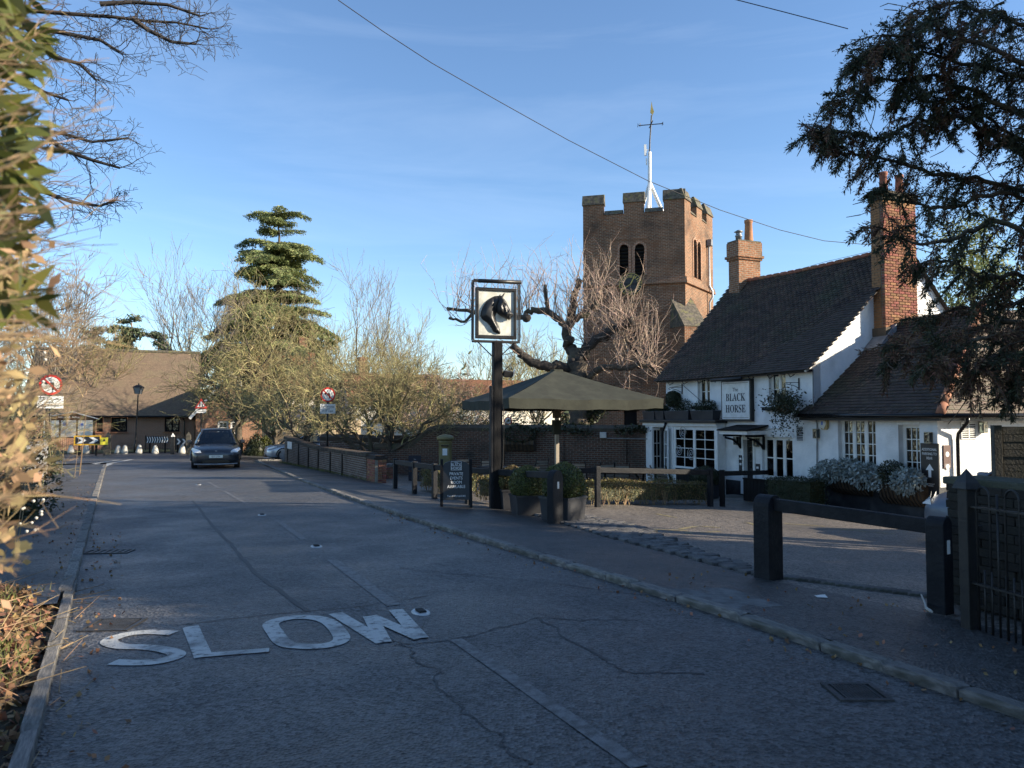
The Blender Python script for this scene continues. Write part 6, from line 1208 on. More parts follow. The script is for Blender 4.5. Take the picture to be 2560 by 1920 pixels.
def chevron_board(label, px0, px1, py0, py1, d, n, border=None, back='letter_dark', rz=R(15)):
    a = P(px0, py1, d); pl = Plane(a, (math.cos(rz), math.sin(rz), 0)); w_ = pl.at(px1, py1)[0]; o = thing('chevron_board', label, 'road sign', (a.x, a.y, 0), rz); z0_, z1_ = a.z, P(px0, py0, d).z; zm = (z0_+z1_)/2; hh = (z1_-z0_)/2
    obj('board', MB().box(0,w_,0,.03,z0_,z1_), K[back], o)
    if border: obj('border', MB().box(-.08,w_+.08,.005,.025,z0_-.08,z0_-.001).box(-.08,w_+.08,.005,.025,z1_+.001,z1_+.08).box(-.08,-.001,.005,.025,z0_,z1_).box(w_+.001,w_+.08,.005,.025,z0_,z1_), K[border], o)
    s_ = w_/n
    for k in range(n):
        x = k*s_+s_*.1; t_ = s_*.38; obj('chevron', MB().prism([(x,z0_+.03),(x+t_,z0_+.03),(x+t_+s_*.42,zm),(x+t_,z1_-.03),(x,z1_-.03),(x+s_*.42,zm)], .004, (0,-.0045,0)), K['sign_white'], o)
    for x in (w_*.15, w_*.85): obj('post', MB().box(x-.05,x+.05,.031,.12,-1.,z0_+.4), K['black_wood'], o)
chevron_board('yellow edged board with two white chevrons by the left corner', 188, 249, 1092, 1110, 47., 2, 'sign_yellow')
chevron_board('long black board striped with white chevrons before the village hall', 366, 421, 1091, 1108, 51., 9)
chevron_board('small dark two chevron board on the far gate', 440, 466, 1096, 1112, 51., 2)
a = P(251,1112,47.2); o = thing('warning_notice', 'yellow warning notice beside the chevron board', 'sign', (a.x,a.y,0), R(15)); obj('board', MB().box(0,.42,0,.02,a.z,P(251,1094,47.2).z), K['sign_lime'], o); obj('symbol', MB().prism([(.12,a.z+.22),(.3,a.z+.22),(.21,a.z+.38)], .003, (0,-.004,0)), K['letter_dark'], o); obj('stake', MB().box(.17,.24,.021,.08,-1,a.z+.3), K['old_timber'], o)
for px, py0, py1, w_, mt, lab in ((273,1079,1131,.3,'old_timber','stout weathered gate post left of the white stones'), (473,1079,1130,.3,'old_timber','weathered timber gate post behind the dark car'), (434,1082,1130,.24,'black_paint','black post with white ring top in the far railings')):
    d = 49.; c = on(frontal(px,d),d,.02); h = P(px,py0,d).z-c.z; o = thing('gate_post', lab, 'post', c, R(18))
    obj('shaft', MB().box(-w_/2,w_/2,-w_/2,w_/2,-.1,h-.25), K[mt], o, bevel=.02); obj('top', MB().add([(-w_/2,-w_/2,h-.25),(w_/2,-w_/2,h-.25),(w_/2,w_/2,h-.25),(-w_/2,w_/2,h-.25),(0,0,h)], [(0,3,2,1),(0,1,4),(1,2,4),(2,3,4),(3,0,4)]), K[mt] if px != 434 else K['sign_white'], o)
st_m = mesh('marker', MB().lathe([(.3,0),(.29,.12),(.2,.4),(.14,.55),(.09,.6),(0,.61)], n=9), K['chalk_white'], True)
for i, (px, lab) in enumerate(((181,'white marker stone under the notice board'), (218,'white marker stone below the yellow chevron board'), (298,'white marker stone just right of the stout gate post'), (315,'white marker stone left of the lamp post foot'), (350,'white marker stone right of the lamp post foot'), (391,'white marker stone under the long striped board'), (457,'white marker stone beside the dark car'))):
    d = 50.; c = on(frontal(px,d),d,.03); o = link('marker_stone', st_m, None, c, (random.uniform(-.1,.1),random.uniform(-.1,.1),i), (.75,.75,.85+.15*random.random())); tag(o, lab, 'marker stone', 'white marker stones along the far verge')
# ---------------------------------------------------------------- wires
def wire(label, pts, r=.009): tag(obj('overhead_wire', MB().tube([P(*p) for p in pts], r, 5), mat('wire', (.03,.03,.035), None, 4., .6), None), label, 'wire')
wire('long black cable crossing the sky to the pub chimney', [(845,0,14),(960,80,14.5),(1080,158,15),(1250,255,16),(1420,350,17),(1620,452,18),(1800,525,19),(1950,575,20),(2060,602,20.5),(2195,614,21)])
wire('short black cable at the top right running into the conifer', [(1835,-2,11),(1960,30,11),(2120,72,11)], .007)
wire('thin cable rising from the pub ridge', [(1905,700,26),(2060,655,24),(2190,625,22)], .006)
# ---------------------------------------------------------------- garden furniture
def chair_(label, x, y, rz):
    o = thing('garden_chair', label, 'chair', on(x,y,.045), rz, 'folding garden chairs'); 
    for k in range(5): obj('back_slat', MB().boxm((0,.2+.02*k,.5+.085*k),(.38,.015,.055)), K['chair_wood'], o)
    for k in range(4): obj('seat_slat', MB().boxm((0,-.14+.1*k,.44),(.38,.075,.018)), K['chair_wood'], o)
    for s_ in (-.2,.2): obj('leg', MB().bar((s_,-.2,0),(s_,.32,.95),.025,.025), K['black_iron'], o); obj('leg', MB().bar((s_*.9,.25,0),(s_*.9,-.18,.45),.025,.025), K['black_iron'], o)
    return o
def gtable(label, x, y, rz):
    o = thing('garden_table', label, 'table', on(x,y,.045), rz, 'garden tables'); obj('top', MB().box(-.75,.75,-.4,.4,.7,.74), K['black_wood'], o, bevel=.01)
    for s_ in (-.55,.55): obj('leg', MB().bar((s_-.15,-.3,0),(s_+.15,.3,.7),.05,.04), K['black_iron'], o); obj('leg', MB().bar((s_+.15,-.3,0),(s_-.15,.3,.7),.05,.04), K['black_iron'], o)
gtable('dark trestle table behind the long low hedge', 3.0, 20.6, R(10)); gtable('dark trestle table behind the box balls', -.1, 20.2, R(-20))
for x, y, rz, lab in ((1.95,21.6,160,'garden chair left of the parasol pole against the wall'),(2.6,21.5,190,'first of the pale chair backs over the rail'),(3.1,21.6,175,'second of the pale chair backs over the rail'),(3.9,20.3,100,'slatted chair tilted at the hedge end'),(4.3,20.9,120,'garden chair nearest the bay doors'),(.85,24.,200,'garden chair beside the potted plant'),(-1.2,20.4,30,'garden chair glimpsed right of the chalkboard'),(-.6,21.3,170,'garden chair behind the sign post')): chair_(lab, x, y, R(rz))
# ---------------------------------------------------------------- trees and shrubs
def rv(s=1.): return Vector((random.gauss(0,s), random.gauss(0,s), random.gauss(0,s)))
def grow(segs, p, d, L_, r, lvl, mx, seg=.5, jit=.18, up=.06, ang=.7, ratio=.62, nch=3, rmin=.004, taper=.72, first=.3):
    n = max(2, int(L_/seg)); s = L_/n; d = d.normalized(); rr = r; pos = [p.copy()]
    for i in range(n):
        d = (d+rv(jit)+Vector((0,0,up))).normalized(); q = p+d*s; r2 = max(rmin, r*(1-(1-(taper*.55))*(i+1)/n)); segs.append((*p, *q, rr, r2)); p = q; rr = r2; pos.append((p.copy(), d.copy(), r2, (i+1)/n))
    if lvl < mx:
        for k in range(nch):
            c = pos[min(len(pos)-1, max(1, int(round((first+(1-first)*random.random())*n))))]; ax = rv().cross(c[1]).normalized(); a = ang*random.uniform(.6, 1.3)
            nd_ = (Matrix.Rotation(a, 3, ax) @ c[1]); grow(segs, c[0], nd_, L_*ratio*random.uniform(.7, 1.2), max(rmin, c[2]*.72), lvl+1, mx, seg*.72, jit*1.08, up, ang, ratio, nch, rmin, taper, first)
        c = pos[-1]; grow(segs, c[0], c[1], L_*ratio*.9, max(rmin, c[2]*.9), lvl+1, mx, seg*.72, jit*1.08, up, ang, ratio, nch, rmin, taper, first)
SIGHT = [(P(820,995,30.1), .75), (P(127,985,26.8), .6)]       # twigs are kept cut back in front of the road signs
def cut_back(a):
    m = (a[:,:3]+a[:,3:6])/2; keep = np.ones(len(a), bool)
    for c, r_ in SIGHT:
        c = np.array(c); d = np.array([0,0,HC])-c; d /= np.linalg.norm(d); v = m-c; s_ = v@d; off = np.linalg.norm(v-s_[:,None]*d, axis=1); keep &= ~((off < r_) & (s_ > -.3) & (s_ < 9) & (a[:,6] < .05))
    return a[keep]
def make_tree(name, label, base, segs, thick, m_trunk, m_twig, group=None, n1=7, n2=3, cat='tree'):
    segs = cut_back(np.array(segs))
    o = thing(name, label, cat, base, 0, group); b = np.array([*base, *base, 0, 0]); a = np.array(segs)-b; th = a[:,6] > thick
    if th.any(): link('trunk', seg_mesh('trunk', a[th], K[m_trunk], n1), o)
    link('crown', seg_mesh('crown', a[~th], K[m_twig], n2), o); return o
def sample_tips(segs, rmax, k):
    a = np.array([s for s in segs if s[6] <= rmax]); i = rng.integers(0, len(a), k); t_ = rng.random((k,1)); return a[i,:3]*(1-t_)+a[i,3:6]*t_, a[i,3:6]-a[i,:3]
# street tree by the hall, lichen covered
b = on(frontal(598,50.),50.); sg = [(*b,*(b+Vector((0,0,2.0))),.26,.22)]; top = b+Vector((0,0,1.9))
for k in range(9):
    a = k*2.4; e_ = random.uniform(.35,1.0); grow(sg, top+Vector((0,0,random.uniform(-.3,.6))), Vector((math.cos(a)*math.cos(e_), math.sin(a)*math.cos(e_), math.sin(e_)*1.2)), random.uniform(3.8,5.2), .12, 0, 3, .5, .24, .012, .9, .62, 5, .011, first=.2)
for k in range(4):
    grow(sg, top, Vector((random.uniform(-.35,.35),random.uniform(-.35,.35),1)), 6.2, .13, 0, 3, .55, .19, .03, .85, .6, 5, .011, first=.2)
sg = [q for q in sg if q[6] > .045 or min(q[2],q[5]) > 1.3 or math.hypot(q[3]-b.x, q[4]-b.y) < .8]
make_tree('lichen_tree', 'yellow green lichened bare tree standing before the gabled wing', b, sg, .05, 'bark', 'twig_lichen')
# spreading tree over the low wall
b = P(958,1150,30.5); b.z = -.5; sg = []
for az, e_, L_, r_ in ((160,55,2.4,.13),(110,70,2.6,.13),(60,62,2.4,.12),(20,45,2.6,.13),(200,38,2.6,.11),(-30,50,2.2,.11),(260,60,2.2,.1),(80,80,2.6,.1),(-8,32,2.7,.1),(175,30,2.6,.1)):
    grow(sg, b+Vector((math.cos(R(az))*.1,math.sin(R(az))*.1,0)), Vector((math.cos(R(az))*math.cos(R(e_)), math.sin(R(az))*math.cos(R(e_))*.9, math.sin(R(e_)))), L_, r_, 0, 4, .4, .2, .035, .8, .66, 4, .0065, first=.35)
sg = [q for q in sg if q[6] > .03 or min(q[2],q[5]) > .95 or math.hypot(q[3]-b.x, q[4]-b.y) < 1.5]
make_tree('lichen_tree', 'low spreading many stemmed lichened tree behind the brick pier', b, sg, .035, 'bark', 'twig_lichen')
# second lichened tree filling between them
for px, d, h, lab, nb in ((760,41.,4.2,'lichened bare tree between the cedar and the spreading tree',8),(690,46.,4.,'smaller lichened tree behind the weight limit sign',7),(1075,36.,3.6,'brown twigged bare tree left of the horse sign',7)):
    b = on(frontal(px,d),d); sg = [(*b,*(b+Vector((0,0,1.1))),.16,.14)]
    for k in range(nb): a = k*2.4; e_ = random.uniform(.45,1.2); grow(sg, b+Vector((0,0,random.uniform(.7,1.2))), Vector((math.cos(a)*math.cos(e_), math.sin(a)*math.cos(e_), math.sin(e_))), h*random.uniform(.5,.8), .09, 0, 3, .45, .25, .02, .9, .64, 5, .009, first=.25)
    sg = [q for q in sg if q[6] > .045 or min(q[2],q[5]) > .9 or math.hypot(q[3]-b.x, q[4]-b.y) < .8]
    make_tree('lichen_tree', lab, b, sg, .05, 'bark', 'twig_lichen' if px < 1000 else 'twig_pink')
# pale bare trees against the sky
def bare(px, d, top, spread, label, m='twig_grey', nb=6, r=.2, mxl=3, rm=.012, up=.1):
    b = on(frontal(px,d),d); H = P(px,top,d).z-b.z; sg = [(*b,*(b+Vector((0,0,H*.3))),r,r*.8)]
    for k in range(nb): a = k*2.4; e_ = random.uniform(.7,1.35); grow(sg, b+Vector((0,0,H*random.uniform(.22,.34))), Vector((math.cos(a)*math.cos(e_)*spread, math.sin(a)*math.cos(e_)*spread, math.sin(e_))), H*random.uniform(.28,.4), r*.5, 0, mxl, H*.05, .12, up, .55, .64, 4, rm, first=.25)
    return make_tree('bare_tree', label, b, sg, r*.25, 'bark', m)
bare(905, 74., 655, 1., 'slender pale bare tree right of the cedar'); bare(470, 66., 655, 1.3, 'pale bare tree left of the cedar', nb=7); bare(120, 44., 640, 1.1, 'thin bare tree above the left sign', nb=6, r=.14); bare(560, 72., 720, 1.2, 'bare tree just behind the cedar', nb=6); bare(830, 85., 760, 1.3, 'bare tree beyond the white cottage', nb=6, m='twig_lichen'); bare(1020, 70., 800, 1.2, 'bushy bare tree over the cottage roofs', nb=8, m='twig_lichen'); bare(1340, 58., 850, 1.3, 'pale green twigged tree behind the parasol', nb=9, m='twig_lichen', r=.15); bare(200, 60., 790, 1.2, 'scrubby bare tree left of the hall roof', m='twig_lichen', nb=7); bare(1240, 66., 820, 1.3, 'bushy bare tree behind the horse sign', nb=8, m='twig_lichen')
bare(720, 55., 790, 1.5, 'dense lichened bare tree before the tall white house', 'twig_lichen', 9, .15, 3, .012, .03); bare(868, 52., 800, 1.5, 'dense lichened bare tree before the white cottage', 'twig_lichen', 9, .14, 3, .012, .03); bare(1010, 50., 835, 1.5, 'dense brown bare tree left of the horse sign post', 'twig_lichen', 8, .13, 3, .011, .03)
# cedar
b = on(frontal(690,72.),72.); H = P(690,497,72.).z-b.z; ced = thing('cedar', 'tall dark green cedar with flat drooping tiers of branches', 'tree', b)
tr = [(0,0,0),(.1,0,H*.3),(.0,.1,H*.6),(.1,0,H*.85),(-.3,0,H*.97)]; obj('trunk', MB().tube(tr, [.45,.38,.24,.1,.03], 10), K['bark'], ced, True)
sg = []; LC = []; LD = []
tiers = []
z = 3.0
while z < H*.97: tiers.append(z); z += random.uniform(.8,1.15)
for z in tiers:
    f_ = z/H; Rm = (2.5+9.5*(1-f_))*random.uniform(.75,1.12)
    if f_ > .955: Rm = 2.0
    if .85 < f_ < .9: Rm *= .6
    for k in range(8 if f_ < .8 else 6):
        a = random.uniform(0, 6.28); L_ = Rm*random.uniform(.5,1.12); nst = max(4, int(L_/.4)); p = Vector((0,0,z+random.uniform(-.12,.12))); d = Vector((math.cos(a),math.sin(a),random.uniform(.12,.3)))
        for i in range(nst):
            t_ = i/nst; d = (d+Vector((0,0,-.07 if t_ > .35 else -.03))+rv(.05)).normalized(); q = p+d*(L_/nst); sg.append((*p,*q,.06*(1-t_)+.012,.055*(1-t_)+.01))
            side = Vector((-d.y,d.x,0))
            for s_ in (-1,1):
                bl_ = L_*.46*(1-t_*.7)*random.uniform(.6,1.1); e_ = (side*s_+d*.5+Vector((0,0,random.uniform(-.1,.06)))).normalized()
                for j in range(int(bl_*70)+9):
                    u_ = random.random()**.8; c = p.lerp(q, random.random())+e_*(bl_*u_)+Vector((0,0,-.16*u_*bl_-.3*random.random()**3))+rv(.07); LC.append(c); LD.append(e_+rv(.35)+Vector((0,0,-.25)))
                sg.append((*p,*(p+e_*bl_*.8),.018,.006))
            p = q
link('limbs', seg_mesh('limbs', sg, K['bark'], 4), ced); LC = np.array(LC); LD = np.array(LD); link('foliage', leaf_mesh('foliage', LC, .27, K['cedar_leaf'], .3, D=LD, N=np.array([.4,-.2,.5])+rng.normal(size=LC.shape)*.8), ced)
# far pines and woods
def pine(px, top, d, label, wpx):
    b = on(frontal(px,d),d); H = P(px,top,d).z-b.z; o = thing('pine_tree', label, 'tree', b, 0, 'far pines on the skyline'); obj('trunk', MB().tube([(0,0,0),(.2,0,H*.6),(0,0,H*.95)], [.35,.25,.08], 6), K['twig_tan'], o)
    C = []; rr = wpx*d/F/2
    for k in range(26):
        zz_ = random.uniform(.42,.97); c = np.array([random.uniform(-.95,.95)*rr*(.35+.65*(1-abs(zz_-.8)*2)), random.uniform(-.8,.8)*rr*.6, H*zz_]); n = 150; C.append(c+rng.normal(size=(n,3))*np.array([rr*.3,rr*.3,rr*.13]))
    C = np.concatenate(C); link('crown', leaf_mesh('crown', C, .6, K['far_green'], .4), o)
pine(216,806,130.,'leftmost far pine over the hall roof',52); pine(284,808,130.,'second far pine over the hall roof',34); pine(325,787,125.,'tallest far pine over the hall roof',54); pine(392,822,125.,'rightmost far pine over the hall roof',40)
pts = []; 
for k in range(150):
    px = random.uniform(-200,1500); d = random.uniform(85,130); z0 = -1; hh = random.uniform(5,9.) if px > 420 else random.uniform(5,7.5); c = np.array([frontal(px,d), d, 0]); n = 420; q = rng.normal(size=(n,3))*np.array([2.6,2.,hh*.3]); q[:,2] = np.abs(q[:,2])+rng.random(n)*hh*.4-1.; pts.append(c+q)
pts = np.concatenate(pts); half = rng.random(len(pts)) < .45
link('wood', leaf_mesh('wood', pts[half], .8, K['far_green'], .35), None, kind='stuff', label='distant evergreen wood along the skyline'); link('wood', leaf_mesh('wood', pts[~half], .9, mat('far_brown', (.16,.125,.085), (.12,.1,.065), .5, .9, island=.35), .16), None, kind='stuff', label='distant bare brown wood along the skyline')
# hedges and shrubs beyond the churchyard wall
def bush(name, label, c, rad, n, mt, size=.07, cat='shrub', group=None, stems=True, core=True, asp=.6):
    o = thing(name, label, cat, c, 0, group); rad = np.array(rad); d = sphere_pts(n); d[:,2] = np.abs(d[:,2])*1.0; lump = 1+.16*np.sin(d[:,0]*5+rad[0])+.14*np.cos(d[:,1]*6+d[:,2]*4); rr = (rng.random(n)**.35)[:,None]
    link('foliage', leaf_mesh('foliage', d*rad*rr*lump[:,None]+np.array([0,0,.05]), size, K[mt], asp, D=unit(d+rng.normal(size=(n,3))*.8), N=d+rng.normal(size=(n,3))*.7), o)
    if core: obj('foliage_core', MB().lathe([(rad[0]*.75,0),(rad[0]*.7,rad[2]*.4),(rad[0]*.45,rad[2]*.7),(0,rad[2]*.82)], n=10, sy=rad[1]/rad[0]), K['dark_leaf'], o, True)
    if stems: obj('stem', MB().tube([(0,0,-.1),(0,0,rad[2]*.5)], .03, 5), K['bark'], o)
    return o
for i, (px, d, top, w_, mt, lab) in enumerate(((1150,37.,1030,1.6,'dark_leaf','dark evergreen bush left of the sign post under the parasol'),(1215,38.,1022,1.5,'dark_leaf','dark evergreen bush just right of the sign post'),(1290,38.5,1028,1.3,'box_leaf','rounded green bush under the parasol'),(1340,37.,1040,1.2,'dark_leaf','ivy dark bush near the parasol pole'),(1080,40.,1045,1.5,'dark_leaf','dark bush behind the postbox'),(640,50.,1088,.9,'dark_leaf','small dark bush inside the corner railings'),(665,50.5,1095,.8,'laurel','sunlit leafy bush inside the corner railings'))):
    c = on(frontal(px,d),d); h = P(px,top,d).z-c.z; bush('garden_bush', lab, c, (w_,w_*.8,h), 3600, mt, .11)
# ivy on the churchyard wall top
n = 5200; x = rng.random(n)**.8*CL; q = np.stack([x, .1+rng.normal(size=n)*.14, ctop+.08+rng.normal(size=n)*.07-np.abs(rng.normal(size=n))*.08*(np.sin(x*2.2)+1)], 1); keep = (np.sin(x*1.7)+np.sin(x*4.3+1) > -.7) & (x > 4)
iv = thing('ivy', 'dark ivy trailing along the top of the churchyard wall', 'ivy', (cw0.x, cw0.y, 0), cwp.rz); link('foliage', leaf_mesh('foliage', q[keep], .09, K['ivy_leaf'], .8), iv)
# pollarded tree before the tower
PD = 33.; b = P(1445,1045,PD); b.z = gz(b.x,b.y)-.1; pol = thing('pollard_tree', 'gnarled pollarded tree with thick black limbs and pink shoots before the tower', 'tree', b)
def PP(px, py, dd=0.): return P(px, py, PD+dd)-b
limbs = [([(1447,1110,0),(1447,1040,0),(1444,960,0),(1441,915,0),(1440,875,.1)], [.62,.58,.55,.6,.42]), ([(1440,925,0),(1425,924,-.1),(1382,917,-.4),(1339,911,-.6),(1305,888,-.8),(1280,864,-.9)], [.34,.30,.28,.26,.22,.18]), ([(1440,885,.1),(1419,862,.2),(1417,825,.3),(1430,790,.4),(1438,735,.5),(1450,700,.5)], [.4,.32,.28,.25,.2,.15]),
         ([(1417,830,.3),(1400,799,.5),(1372,783,.8),(1339,773,1.1),(1316,783,1.3),(1312,800,1.4)], [.24,.2,.2,.2,.16,.1]), ([(1368,785,.8),(1365,750,.8),(1364,712,.8)], [.14,.12,.08]), ([(1455,890,0),(1470,866,-.2),(1512,838,-.5),(1548,820,-.8),(1582,803,-1.)], [.36,.3,.29,.27,.24]), ([(1462,955,0),(1476,943,-.3),(1498,922,-.6),(1531,918,-.9),(1564,921,-1.1),(1597,911,-1.3),(1622,916,-1.4),(1655,930,-1.5)], [.2,.19,.18,.17,.16,.14,.1,.05]),
         ([(1432,800,.4),(1465,785,.3),(1490,758,.2),(1500,735,.2)], [.22,.19,.16,.1]), ([(1545,822,-.8),(1562,845,-.9),(1580,870,-1.)], [.14,.1,.05]), ([(1312,790,1.3),(1240,800,1.8),(1183,778,2.),(1117,772,2.2)], [.15,.14,.12,.09]), ([(1190,778,2.),(1160,805,2.1),(1123,795,2.2)], [.1,.09,.07]), ([(1470,1045,0),(1500,1015,-.3),(1530,985,-.6)], [.18,.12,.05])]
tl = []
for pts, rr in limbs:
    P3 = [PP(*p) for p in pts]; dn = []; rn = []
    for i in range(len(P3)-1):
        for k in range(4): t_ = k/4; dn.append(P3[i].lerp(P3[i+1], t_)+rv(.035)); rn.append((rr[i]*(1-t_)+rr[i+1]*t_)*random.uniform(.66,.84))
    dn.append(P3[-1]); rn.append(rr[-1]); obj('trunk' if pts[0][1] > 1100 else 'limb', MB().tube(dn, rn, 9), K['bark_dark'] if pts[0] in ((1440,925,0),(1455,890,0),(1440,885,.1)) else K['bark'], pol, True); tl.append((dn, rn))  # the lit look of the browner limbs is put into their bark colour
for (px, py) in ((1432,905),(1447,900),(1425,850),(1316,795),(1545,822),(1600,912)):
    c = PP(px, py, -.2); obj('burr', MB().lathe([(0,-.2),(.14,-.15),(.22,0),(.17,.14),(0,.2)], c, 9), K['bark_dark'], pol, True)
sg = []
def shoots(dn, i0, i1, n, Lm, lean=(0,0,1), spread=.35):
    for k in range(n):
        i = random.randint(int(i0*(len(dn)-1)), int(i1*(len(dn)-1))); p = dn[i]+rv(.08); d = (Vector(lean)+rv(spread)).normalized(); L_ = Lm*random.uniform(.5,1.15); m_ = 5; r_ = .019*random.uniform(.6,1.3)
        for j in range(m_):
            d = (d+rv(.2)+Vector((0,0,.08))).normalized(); q = p+d*(L_/m_); sg.append((*p,*q,r_*(1-j/m_*.7),r_*(1-(j+1)/m_*.7)))
            if j > 0 and random.random() < .75:
                e_ = (d+rv(.55)+Vector((0,0,.15))).normalized(); q2 = q+e_*L_*random.uniform(.12,.35); sg.append((*q,*q2,.009,.004)); 
                if random.random() < .6: q3 = q2+(e_+rv(.5)).normalized()*L_*.14; sg.append((*q2,*q3,.006,.003))
            p = q
shoots(tl[2][0], .3, 1, 48, 2.0, spread=.5); shoots(tl[5][0], .25, 1, 75, 2.2, (-.1,0,1), .5); shoots(tl[7][0], .1, 1, 42, 2.0, spread=.5); shoots(tl[6][0], .5, .95, 34, 2.6, (.05,0,1), .22); shoots(tl[6][0], .2, 1, 40, 1.3, (.1,-.2,-.1), .7); shoots(tl[8][0], 0, 1, 30, 1.5, (.2,0,-.1), .7); shoots(tl[3][0], 0, 1, 30, 2.4); shoots(tl[4][0], .3, 1, 12, 1.8); shoots(tl[9][0], 0, 1, 60, 2.8, (-.05,0,1), .35); shoots(tl[10][0], 0, 1, 14, 1.8, (-.3,0,.6)); shoots(tl[1][0], .4, 1, 26, 1.3, (0,0,.3), .8); shoots(tl[5][0], .3, 1, 30, 1.2, (.1,-.3,-.3), .7)
link('shoots', seg_mesh('shoots', sg, K['twig_pink'], 3), pol)
n = 5200; t_ = rng.random(n); a = rng.random(n)*6.28; q = np.stack([np.cos(a)*(.62-.1*t_), np.sin(a)*(.62-.1*t_), .2+t_*2.3], 1)+rng.normal(size=(n,3))*.05; q2 = np.array([tl[11][0][i] for i in rng.integers(0, len(tl[11][0]), 1500)])+rng.normal(size=(1500,3))*.16
link('ivy', leaf_mesh('ivy', np.concatenate([q, q2]), .11, K['ivy_leaf'], .8), pol)
# conifer overhanging from the right
cb = Vector((9.3,9.9,0)); cb.z = gz(cb.x,cb.y); con = thing('overhanging_conifer', 'dark conifer with browning drooping sprays overhanging from the right', 'tree', cb)
obj('trunk', MB().tube([(0,0,-.1),(.05,0,3),(0,.1,7),(0,0,12)], [.45,.38,.28,.08], 10), K['bark'], con, True)
br = [[(2140,160),(2200,95),(2330,62),(2450,105),(2640,190)],[(2085,262),(2180,205),(2330,190),(2480,245),(2640,330)],[(2035,318),(2100,330),(2200,345),(2300,300),(2400,290),(2500,360),(2640,430)],[(2050,345),(2110,372),(2200,400),(2330,430),(2460,450),(2640,500)],[(2190,565),(2260,600),(2380,595),(2480,560),(2640,600)],[(2300,660),(2370,650),(2450,690),(2540,690),(2660,690)],[(2215,905),(2280,865),(2380,850),(2500,805),(2660,800)],[(2310,800),(2360,780),(2440,760),(2560,750),(2680,740)],[(2430,950),(2450,900),(2520,885),(2680,880)],[(2525,985),(2550,940),(2620,920),(2700,900)],[(2300,20),(2400,10),(2520,40),(2680,90)],[(2180,470),(2260,505),(2360,520),(2500,480),(2660,520)],[(2320,905),(2370,880),(2450,850),(2560,830),(2700,820)],[(2200,110),(2290,130),(2400,160),(2560,190),(2700,260)],[(2260,230),(2370,250),(2480,300),(2600,380),(2720,420)]]
sg = []; C1 = []; D1 = []; C2 = []; D2 = []
def spray(p, d, L_, dead, dens=1.):
    m_ = 6; C, D = (C2, D2) if dead else (C1, D1)
    for j in range(m_):
        d = (d+Vector((0,0,-.12))+rv(.08)).normalized(); q = p+d*(L_/m_); sg.append((*p,*q,.007,.004))
        for k in range(int(34*dens)):
            s_ = (d*.7+rv(.55)+Vector((0,0,-.3))).normalized(); l_ = random.uniform(.04,.15)*(1.1-.5*j/m_); c = p.lerp(q, random.random())+s_*l_*random.uniform(.3,1); C.append(c); D.append(s_)
        p = q
for bi, pts in enumerate(br):
    d0 = 8.5+(bi % 4)*.42; P3 = [P(px, py, d0+.12*i)-cb for i, (px, py) in enumerate(pts)]; dn = []
    for i in range(len(P3)-1):
        for k in range(5): dn.append(P3[i].lerp(P3[i+1], k/5)+rv(.025))
    N_ = len(dn)
    for i in range(N_-1): t_ = i/N_; sg.append((*dn[i+1],*dn[i],.009+.032*t_,.008+.032*t_))
    for i in range(N_):
        t_ = i/N_
        for k in range((3 if t_ < .6 else 4)+(1 if bi in (0,1,10,13) else 0)-(1 if bi in (4,5,7,11) else 0)):
            out = (dn[max(0,i-1)]-dn[min(N_-1,i+1)]).normalized(); d = (out*.6+rv(.6)+Vector((0,0,-.25))).normalized(); L_ = random.uniform(.25,.65)*(1 if t_ > .15 else .7); bare_ = random.random() < (.18 if t_ < .5 else .3)
            p = dn[i]
            if bare_:
                for j in range(4): d = (d+rv(.2)).normalized(); q = p+d*L_*.3; sg.append((*p,*q,.007,.004)); p = q
            else: spray(p, d, L_, random.random() < .3+.2*(bi in (6,8,12,7)), .85)
link('limbs', seg_mesh('limbs', sg, K['bark'], 4), con)
for nm, C, D, mt in (('foliage', C1, D1, 'conifer_leaf'), ('dead_foliage', C2, D2, 'conifer_dead')):
    C = np.array(C); D = np.array(D); link(nm, leaf_mesh(nm, C, .055, K[mt], .24, D=D), con)
b = P(2440,1045,32.); b.z = gz(b.x,b.y); H = P(2440,560,32.).z-b.z
o = thing('background_conifer', 'sunlit green conifer far behind the wing roof', 'tree', b); C = []
for k in range(70): z = random.uniform(.1,1)*H; rr = 2.6*(1-z/H)**.6+.4; a = random.uniform(0,6.28); C.append(np.array([math.cos(a)*rr*.6, math.sin(a)*rr*.6, z])+rng.normal(size=(170,3))*np.array([.6,.6,.35]))
link('crown', leaf_mesh('crown', np.concatenate(C), .22, K['cedar_leaf'], .35), o); obj('trunk', MB().tube([(0,0,0),(0,0,H*.9)], [.3,.05], 7), K['bark'], o)
